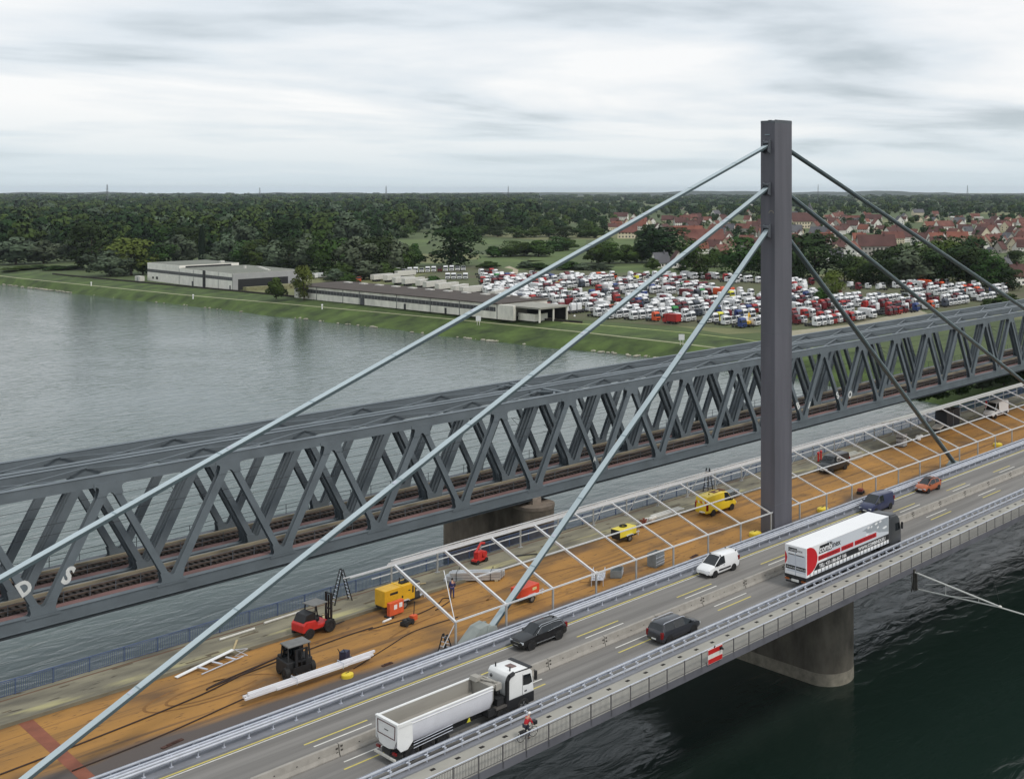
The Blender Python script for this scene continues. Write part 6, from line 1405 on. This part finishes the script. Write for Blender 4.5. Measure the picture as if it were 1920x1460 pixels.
for k in range(3): c = MB(); c.box(-.6, .6, -.6, .6, .12 + k * .62, .6 + k * .62); c.build('crate', M('crate_grey', rgb(160, 160, 160), .7, 0, .1, 2.), o, bevel=.03); c = MB(); [c.box(-.6, .6, y - .08, y + .08, k * .62, .12 + k * .62) for y in (-.5, 0, .5)]; c.build('crate_foot', CHASS, o)
for lb, x, y, n_ in (('pile of white plastic bags near the right hand stay', 45.6, 9.5, 6), ('white folded sheets on a low trestle by the right hand stay', 52.4, 10.4, 0)):
    o = thing('white_pile' if n_ else 'trestle_table', lb, 'bags' if n_ else 'table', (x, y, 0), .3); c = MB()
    if n_:
        for k in range(n_): c.sphere((random.uniform(-.6, .6), random.uniform(-.4, .4), .3 + .2 * (k % 2)), .34, 0, 8, 5, (1.2, 1, .8))
        c.build('plastic_bags', WHITE, o)
    else:
        c.box(-1.5, 1.5, -.7, .7, .7, .95); c.build('sheets', WHITED, o, bevel=.03); c = MB()
        for u in (-1.2, 1.2): c.box(u - .05, u + .05, -.6, .6, 0, .7)
        c.build('trestle', DGREY, o)
for i, (x, y, lb) in enumerate(((-5.9, -1.9, 'yellow domed cover on the deck at the foot of the pylon, facing the road'), (6.3, -1.9, 'yellow domed cover on the deck just right of the pylon'), (49.6, -1.4, 'yellow domed cover on the deck far right of the pylon by the guard rail'), (-53.1, -.75, 'yellow tub lying in the shade of the white beam bundle'))):
    o = thing('yellow_cover', lb, 'cover', (x, y, 0)); o.scale = (.66,) * 3 if i == 3 else (1,) * 3; c = MB(); c.tube((0, 0, 0), (0, 0, .3), .68, 18); c.sphere((0, 0, .3), .68, 0, 16, 5, (1, 1, .3)); c.build('cover_shell', M('lid_yellow', rgb(222, 196, 60), .5, 0, .1, 3.), o, smooth=True); c = MB(); c.tube((-.2, 0, .52), (.2, 0, .53), .04, 6); c.build('cover_handle', CHASS, o)
o = thing('white_gangway', 'white frame gangway lying at the edge of the rusty deck on the left', 'gangway', (-59.0, 9.0, .0), .1)
c = MB(); c.bar((-2.6, .4, .1), (2.2, .7, .55), .35, .06); c.build('gangway_plate', WHITE, o); c = MB(); c.path([(-1.2, -.7, .1), (2.4, -.4, .2)], .05, 6)
for x in (-.9, .3, 1.4): c.bar((x, .4, .3), (x + .25, -.55, .25), .16, .06)
for a, b in (((2.2, .5, .05), (2.9, -.2, .6)), ((2.9, -.2, .05), (2.2, .5, .6)), ((2.2, .5, .6), (2.9, -.2, .6)), ((2.2, .5, .05), (2.9, -.2, .05))): c.tube(a, b, .03, 5)
c.build('gangway_frame', GALV, o)
for i, (x, y, rz, l, m, lb) in enumerate(((-54.8, 13.6, .04, 3.0, WHITED, 'white plastic pipe lying on the concrete strip near the railing'), (-50.4, 14.3, .05, 3.6, WHITED, 'longer white plastic pipe lying beside the red forklift'), (-48.3, 11.4, 1.1, 1.8, WOOD, 'pale board leaning off the concrete strip right of the red forklift'), (-55.9, 11.6, 1.0, 1.9, WOOD, 'pale board on the concrete strip behind the white gangway'), (-44.9, 7.0, .2, .9, WHITE, 'short white angle piece lying before the orange box'), (-38.6, 12.6, -.4, 2.2, WOOD, 'pale board lying behind the yellow generator drawbar'), (-26.3, 11.6, -.6, 2.4, CHASS, 'dark steel bar lying on the concrete strip behind the shortest stay'))):
    o = thing('loose_board' if m in (WOOD, CHASS) else 'plastic_pipe', lb, 'board' if m in (WOOD, CHASS) else 'pipe', (x, y, .16 if y > 10 else 0), rz); c = MB()
    c.bar((-l / 2, 0, .07), (l / 2, 0, .1), .16, .06) if m in (WOOD, CHASS) else c.tube((-l / 2, 0, .1), (l / 2, 0, .1), .1, 8); c.build('piece', m, o)
o = thing('kerb_beams', 'white beams laid along the concrete strip behind the yellow service van', 'beams', (-6.6, 10.9, .16), .0)
for k in range(3): c = MB(); c.box(-2.8 + .4 * k, 2.6, -.4 + k * .4, -.15 + k * .4, 0, .22); c.build('beam', WHITED, o)
o = thing('rubble_bags', 'heap of white sacks and rusty scrap at the edge of the concrete strip', 'sacks', (-10.2, 10.0, 0), .2); c = MB()
for k in range(5): c.sphere((random.uniform(-.9, 1.6), random.uniform(-.3, .6), .35 + .25 * (k % 2)), .38, 0, 8, 5, (1.2, 1, .7))
c.build('sacks', WHITED, o); c = MB()
for k in range(12): a = random.uniform(0, 6.28); c.bar((-1.3 + random.uniform(-.4, .4), random.uniform(-.3, .3), .1), (-1.3 + random.uniform(-.5, .5), random.uniform(-.3, .3), .9), .1, .05)
c.build('scrap', M('rusty_scrap', rgb(134, 72, 54), .9, 0, .3, 4.), o)
o = thing('timber_pile', 'low pile of pale formwork timber behind the black van', 'timber', (28.6, 10.4, 0), .0)
for k in range(9): c = MB(); y = -.6 + (k % 3) * .55; z = .0 + (k // 3) * .26; c.box(-2.6 + random.uniform(-.3, .3), 2.6 + random.uniform(-.3, .3), y, y + .4, z, z + .2); c.build('timber', M('timber_grey', rgb(168, 166, 156), .85, 0, .15, 2.), o)
o = thing('fence_stack', 'stack of grey fence panels and feet right beside the pylon', 'fence panels', (2.6 + .8, 10.2, 0), .1)
for k in range(4): c = MB(); z = .15 + k * .22; c.box(-1.6, 1.6, -.5, .5, z, z + .05); [c.box(x - .04, x + .04, -.5, .5, z - .12, z) for x in (-1.4, 0, 1.4)]; c.build('panel', GALVD, o)
for i, (x, y, lb, m) in enumerate(((24.6, 12.6, 'red beacon post standing before the timber pile', RED), (25.6, 12.9, 'second red beacon post right of the first, before the timber pile', RED), (17.4, 12.6, 'dark red cone lying near the railing left of the black van', REDL), (72.8, 13.2, 'red hydrant like stand by the railing behind the white box van', RED), (62.6, -1.2, 'yellow and black beacon near the guard rail at the far end', YEL))):
    o = thing('beacon_post', lb, 'beacon', (x, y, .16 if y > 10 else 0)); c = MB(); c.box(-.2, .2, -.2, .2, 0, .1); c.build('foot', CHASS, o); c = MB(); c.tube((0, 0, .1), (0, 0, 1.1), .13, 8); c.sphere((0, 0, 1.2), .2, 0, 8, 5); c.build('beacon', m, o)
o = thing('hand_cart', 'small grey hand cart with red load near the guard rail, right of the pylon', 'cart', (15.4, -.9, 0), .3); c = MB(); c.box(-.5, .5, -.35, .35, .25, .35); c.tube((.5, 0, .3), (.8, 0, 1.1), .03, 6); c.build('cart_frame', CHASS, o); c = MB(); c.box(-.4, .2, -.3, .3, .35, .65); c.build('load', M('load_red', rgb(130, 60, 50), .7), o); c = MB(); [c.tube((x, -.38, .16), (x, .38, .16), .16, 10) for x in (-.35, .35)]; c.build('wheels', RUBBER, o)
c = MB(); c.box(-.5, .5, -.3, .3, 0, .12); c.box(-.3, .2, -.2, .2, .12, .22); q_ = c.build('rag_heap', M('rag_orange', rgb(190, 96, 70), .9, 0, .4, 6.), loc=(-37.6, -2.6, 0), bevel=.05); tag(q_, 'orange and white rags beside the guard rail under the shortest stay', 'rags')
for i, (x, y, l, w_, lb) in enumerate(((-67.5, -2.4, .9, .45, 'dark flat plate near the guard rail below the long stay'), (-66.3, -1.4, 1.5, .3, 'rusty brown plank on the grime band below the long stay'), (-77, -3, 1., .4, 'small rusty plate at the guard rail in the lower corner'), (-49.9, -1.1, .9, .3, 'flat rusty scrap by the end of the white beams'), (-15.2, -1.6, 1.2, .35, 'dark scrap plate by the guard rail left of the pylon'))):
    c = MB(); c.box(-l / 2, l / 2, -w_ / 2, w_ / 2, 0, .07); c.box(-l / 4, l / 3, -w_ / 4, w_ / 3, .07, .12); tag(c.build('scrap_plate', M('scrap_brown', rgb(74, 50, 42), .9, 0, .3, 3.), loc=(x, y, .0), rotz=.2 * (i % 3)), lb, 'scrap')
# hoses lying on the deck
HOSE = M('hose_black', rgb(52, 34, 26), .7)
for pts, r_, lb in (([(-78, 2.6), (-70, 3.4), (-62, 4.6), (-56.8, 6.3), (-54.6, 6.8), (-57, 6.4), (-60.4, 5.6), (-61, 5.2), (-59.6, 5.6), (-50, 6.6), (-46.2, 6.6)], .055, 'long dark hose drawn across the rusty deck past both forklifts'),
        ([(-72, -.2), (-66, .4), (-60, 1.6), (-57.5, 1.9)], .05, 'dark cable on the rusty deck leading to the dark forklift'), ([(-47, 6.4), (-43, 6.2), (-40, 6.9), (-38.6, 7.9), (-38.4, 7.0), (-41, 5.8)], .05, 'dark hose curling between the orange box and the worker in blue'), ([(-52, .2), (-48, 1.9), (-44.5, 3.2), (-40, 3.0)], .04, 'thin dark cable running from the white beams across the deck')):
    sp_ = []
    for i in range(len(pts) - 1):
        p0, p1, p2, p3 = [Vector(pts[max(0, min(len(pts) - 1, i + k))]) for k in (-1, 0, 1, 2)]
        for k in range(7):
            u = k / 7; q = .5 * ((2 * p1) + (p2 - p0) * u + (2 * p0 - 5 * p1 + 4 * p2 - p3) * u * u + (3 * p1 - p0 - 3 * p2 + p3) * u ** 3); sp_.append((q.x, q.y, r_))
    c = MB(); c.path(sp_, r_, 6); tag(c.build('hose', HOSE), lb, 'hose')
# ================================================================== PEOPLE
SKIN = M('skin', rgb(196, 150, 124), .6, 0, .05, 6.)
def skinmesh(name, verts, edges, rad, mat, parent, lv=1):
    me = bpy.data.meshes.new(name); me.from_pydata(verts, edges, []); o = bpy.data.objects.new(name + '_tmp', me); COL.objects.link(o)
    md = o.modifiers.new('s', 'SKIN'); md.use_smooth_shade = True
    for i, v in enumerate(me.skin_vertices[0].data): v.radius = (rad[i], rad[i]) if not isinstance(rad[i], tuple) else rad[i]; v.use_root = (i == 0)
    m2 = o.modifiers.new('b', 'SUBSURF'); m2.levels = m2.render_levels = lv
    bpy.context.view_layer.update(); dg = bpy.context.evaluated_depsgraph_get(); m = bpy.data.meshes.new_from_object(o.evaluated_get(dg)); m.name = name
    bpy.data.objects.remove(o); m.materials.clear(); m.materials.append(mat); q = bpy.data.objects.new(name, m); COL.objects.link(q); q.parent = parent
    m.polygons.foreach_set('use_smooth', [True] * len(m.polygons)); return q
def person(label, loc, rz, J, top, trousers, shoes, hair=None, helmet=None, vest=None):
    """J: joints in metres, body facing +x: pelvis, chest, neck, head, (L/R) sh, el, wr, hip, kn, an, toe"""
    o = thing('person', label, 'person', loc, rz)
    V_, E_, R_ = [], [], []
    def add(p, r, par=None):
        V_.append(tuple(p)); R_.append(r)
        if par is not None: E_.append((par, len(V_) - 1))
        return len(V_) - 1
    pv = add(J['pelvis'], (.15, .12)); ch = add(J['chest'], (.17, .12), pv); nk = add(J['neck'], .06, ch); hd = add(J['head'], (.078, .095), nk)
    hv = Vector(J['head']) - Vector(J['neck']); hv.normalize(); add(Vector(J['head']) + hv * .1, .06, hd)
    for u in 'LR':
        sh = add(J[u + 'sh'], .065, ch); el = add(J[u + 'el'], .045, sh); wr = add(J[u + 'wr'], .03, el)
        d = (Vector(J[u + 'wr']) - Vector(J[u + 'el'])).normalized(); sd_ = d.cross(Vector((0, 0, 1)));
        if sd_.length < .1: sd_ = Vector((1, 0, 0))
        sd_.normalize(); pm = add(Vector(J[u + 'wr']) + d * .05, (.038, .02), wr); bend = sd_.cross(d)
        if bend.z > 0: bend = -bend
        for k, (off, ln) in enumerate(((-.03, .075), (-.01, .09), (.01, .085), (.03, .065))):
            a = add(Vector(J[u + 'wr']) + d * .095 + sd_ * off, .010, pm); b = add(Vector(V_[a]) + d * ln * .5 + bend * .018, .009, a); add(Vector(V_[b]) + d * ln * .3 + bend * .035, .008, b)
        th = add(Vector(J[u + 'wr']) + d * .05 + sd_ * .045 * (1 if u == 'L' else -1) + bend * .02, .011, pm); add(Vector(V_[th]) + d * .04 + bend * .02, .009, th)
        hp = add(J[u + 'hip'], .085, pv); kn = add(J[u + 'kn'], .055, hp); an = add(J[u + 'an'], .04, kn); add(J[u + 'toe'], .035, an)
    skinmesh('body', V_, E_, R_, SKIN, o)
    h = Vector(J['head']); f = Vector((1, 0, 0))
    c = MB(); c.sphere((h.x + .098, h.y, h.z + .0), .017, nu=6, nv=4, sz=(1.2, .8, 1.4)); c.build('nose', SKIN, o)
    c = MB()
    for y in (-.033, .033): c.sphere((h.x + .088, h.y + y, h.z + .03), .011, nu=6, nv=4)
    c.box(h.x + .085, h.x + .093, h.y - .024, h.y + .024, h.z - .05, h.z - .042); c.build('face_features', M('eye_dark', rgb(50, 34, 30), .4), o)
    c = MB()
    for y in (-.086, .086): c.sphere((h.x, h.y + y, h.z), .024, nu=6, nv=4, sz=(.8, .5, 1.3))
    c.build('ear', SKIN, o)
    c = MB(); c.sphere((h.x - .012, h.y, h.z + .045), .107, nu=12, nv=7, sz=(1.12, .92, .98)); c.build('helmet' if helmet else 'hair', helmet or hair, o, smooth=True)
    # clothing
    mid = (Vector(J['chest']) + Vector(J['pelvis'])) / 2
    V2 = [J['chest'], tuple(mid), J['pelvis'], tuple((Vector(J['chest']) + Vector(J['neck'])) / 2)]; E2 = [(0, 1), (1, 2), (0, 3)]; R2 = [(.2, .15), (.19, .15), (.185, .15), (.1, .1)]
    for u in 'LR':
        n = len(V2); V2 += [J[u + 'sh'], J[u + 'el'], J[u + 'wr']]; E2 += [(0, n), (n, n + 1), (n + 1, n + 2)]; R2 += [.085, .064, .05]
    skinmesh('jacket', V2, E2, R2, top, o)
    V2 = [J['pelvis']]; E2 = []; R2 = [(.165, .135)]
    for u in 'LR':
        n = len(V2); V2 += [J[u + 'hip'], J[u + 'kn'], J[u + 'an']]; E2 += [(0, n), (n, n + 1), (n + 1, n + 2)]; R2 += [.105, .078, .06]
    skinmesh('trousers', V2, E2, R2, trousers, o)
    for u in 'LR':
        a, b = Vector(J[u + 'an']), Vector(J[u + 'toe']); c = MB(); c.bar(a - (b - a) * .35 + Vector((0, 0, -.045)), b + (b - a) * .2 + Vector((0, 0, -.01)), .1, .085); c.build('shoe', shoes, o, bevel=.025)
    return o
NAVY = M('cloth_navy', rgb(48, 54, 98), .9, 0, .15, 6.); JRED = M('cloth_red', rgb(186, 40, 48), .85, 0, .1, 6.); JBLK = M('cloth_black', rgb(34, 34, 36), .9, 0, .15, 6.); SHOE = M('shoe_dark', rgb(40, 34, 30), .8); HAIR = M('hair_dark', rgb(40, 32, 28), .8); HELM = M('helmet_white', rgb(232, 230, 230), .35)
stand = dict(pelvis=(0, 0, .98), chest=(.03, 0, 1.32), neck=(.04, 0, 1.52), head=(.07, 0, 1.67), Lsh=(.03, .2, 1.44), Rsh=(.03, -.2, 1.44), Lel=(-.02, .26, 1.16), Rel=(.06, -.26, 1.16), Lwr=(.1, .25, .93), Rwr=(.2, -.22, .95), Lhip=(0, .1, .92), Rhip=(0, -.1, .92), Lkn=(.05, .12, .5), Rkn=(-.04, -.12, .5), Lan=(.04, .13, .09), Ran=(-.12, -.13, .09), Ltoe=(.2, .15, .05), Rtoe=(.04, -.15, .05))
person('worker in navy overalls with dark hair standing beside the silver beam stack', (-37.9, 7.5, 0), .9, stand, NAVY, NAVY, SHOE, hair=HAIR)
bend = dict(stand); bend.update(chest=(.28, 0, 1.2), neck=(.44, 0, 1.3), head=(.56, 0, 1.36), Lsh=(.32, .2, 1.24), Rsh=(.32, -.2, 1.24), Lel=(.46, .24, .98), Rel=(.5, -.24, .98), Lwr=(.66, .2, .84), Rwr=(.7, -.18, .86))
person('worker in black clothes bending forward at the rear of the black van', (26.1, 8.6, 0), 2.6, bend, JBLK, JBLK, SHOE, hair=HAIR)
# cyclist and bicycle
CYX, CYY = -50.6, -19.45
b_ = thing('bicycle', 'dark city bicycle ridden along the footpath by the person in red', 'bicycle', (CYX, CYY, 0), 0)
for x in (-.52, .53):
    c = MB(); n = 28
    for k in range(n):
        a, d = 2 * PI * k / n, 2 * PI * (k + 1) / n; c.tube((x + .34 * math.cos(a), 0, .36 + .34 * math.sin(a)), (x + .34 * math.cos(d), 0, .36 + .34 * math.sin(d)), .019, 6)
    w_ = c.build('wheel', RUBBER, b_); c = MB()
    for k in range(12): a = 2 * PI * k / 12; c.tube((x, .02 * (-1) ** k, .36), (x + .32 * math.cos(a), 0, .36 + .32 * math.sin(a)), .0035, 4)
    c.tube((x, -.04, .36), (x, .04, .36), .025, 8); c.build('spokes', GALV, w_)
FRM = M('bicycle_frame_dark', rgb(44, 44, 50), .4)
c = MB()
for a, d in (((-.52, 0, .36), (-.08, 0, .3)), ((-.08, 0, .3), (-.2, 0, .92)), ((-.08, 0, .3), (.38, 0, .78)), ((-.18, 0, .8), (.37, 0, .88)), ((-.52, 0, .36), (-.18, 0, .8)), ((.36, 0, .98), (.42, 0, .7)), ((.42, 0, .7), (.53, 0, .36))): c.tube(a, d, .018, 6)
c.build('bicycle_frame', FRM, b_)
c = MB(); c.prism([(-.36, .93), (-.05, .95), (-.05, .98), (-.34, 1.0)], 'y', -.07, .07); c.build('saddle', BLACK, b_, bevel=.02)
c = MB(); c.path([(.22, -.28, 1.06), (.36, -.2, 1.08), (.36, .2, 1.08), (.22, .28, 1.06)], .014, 6); c.build('handlebar', FRM, b_)
c = MB(); c.box(.42, .72, -.18, .18, .86, 1.12); c.build('front_basket', BLACK, b_, bevel=.03); c = MB(); c.box(-.75, -.3, -.06, .06, .74, .78); c.box(-.7, -.4, -.16, -.06, .45, .74); c.build('rear_rack', CHASS, b_)
c = MB(); c.tube((-.08, -.12, .3), (-.08, .12, .3), .012, 6); c.bar((-.08, -.12, .3), (-.02, -.12, .14), .02, .02); c.bar((-.08, .12, .3), (-.14, .12, .46), .02, .02); c.box(-.07, .04, -.2, -.11, .12, .14); c.box(-.19, -.08, .11, .2, .45, .47); c.build('pedal_crank', CHASS, b_)
ride = dict(pelvis=(-.2, 0, 1.06), chest=(.0, 0, 1.38), neck=(.09, 0, 1.56), head=(.17, 0, 1.7), Lsh=(.03, .2, 1.48), Rsh=(.03, -.2, 1.48), Lel=(.12, .28, 1.24), Rel=(.12, -.28, 1.24), Lwr=(.2, .27, 1.12), Rwr=(.2, -.27, 1.12), Lhip=(-.16, .1, 1.0), Rhip=(-.16, -.1, 1.0), Lkn=(.22, .13, .82), Rkn=(.1, -.13, .6), Lan=(-.14, .15, .55), Ran=(-.06, -.15, .2), Ltoe=(.0, .16, .51), Rtoe=(.08, -.16, .17))
person('cyclist in red jacket and white helmet riding along the grey footpath', (CYX, CYY, 0), 0, ride, JRED, M('cloth_dark_blue', rgb(46, 50, 66), .9, 0, .15, 6.), SHOE, helmet=HELM)
# ================================================================== AIR
hz_ = MB(); hz_.box(-4300, 15800, -5400, 19500, ZW - 4, 75)
HZ = bpy.data.materials.new('haze_air'); HZ.use_nodes = True
nt = HZ.node_tree; nt.nodes.clear(); out = nt.nodes.new('ShaderNodeOutputMaterial'); vp = nt.nodes.new('ShaderNodeVolumePrincipled')
vp.inputs['Color'].default_value = (.80, .88, .97, 1); vp.inputs['Density'].default_value = 3.2e-5; vp.inputs['Anisotropy'].default_value = .0
nt.links.new(vp.outputs[0], out.inputs['Volume'])
tag(hz_.build('haze', HZ), kind='stuff')
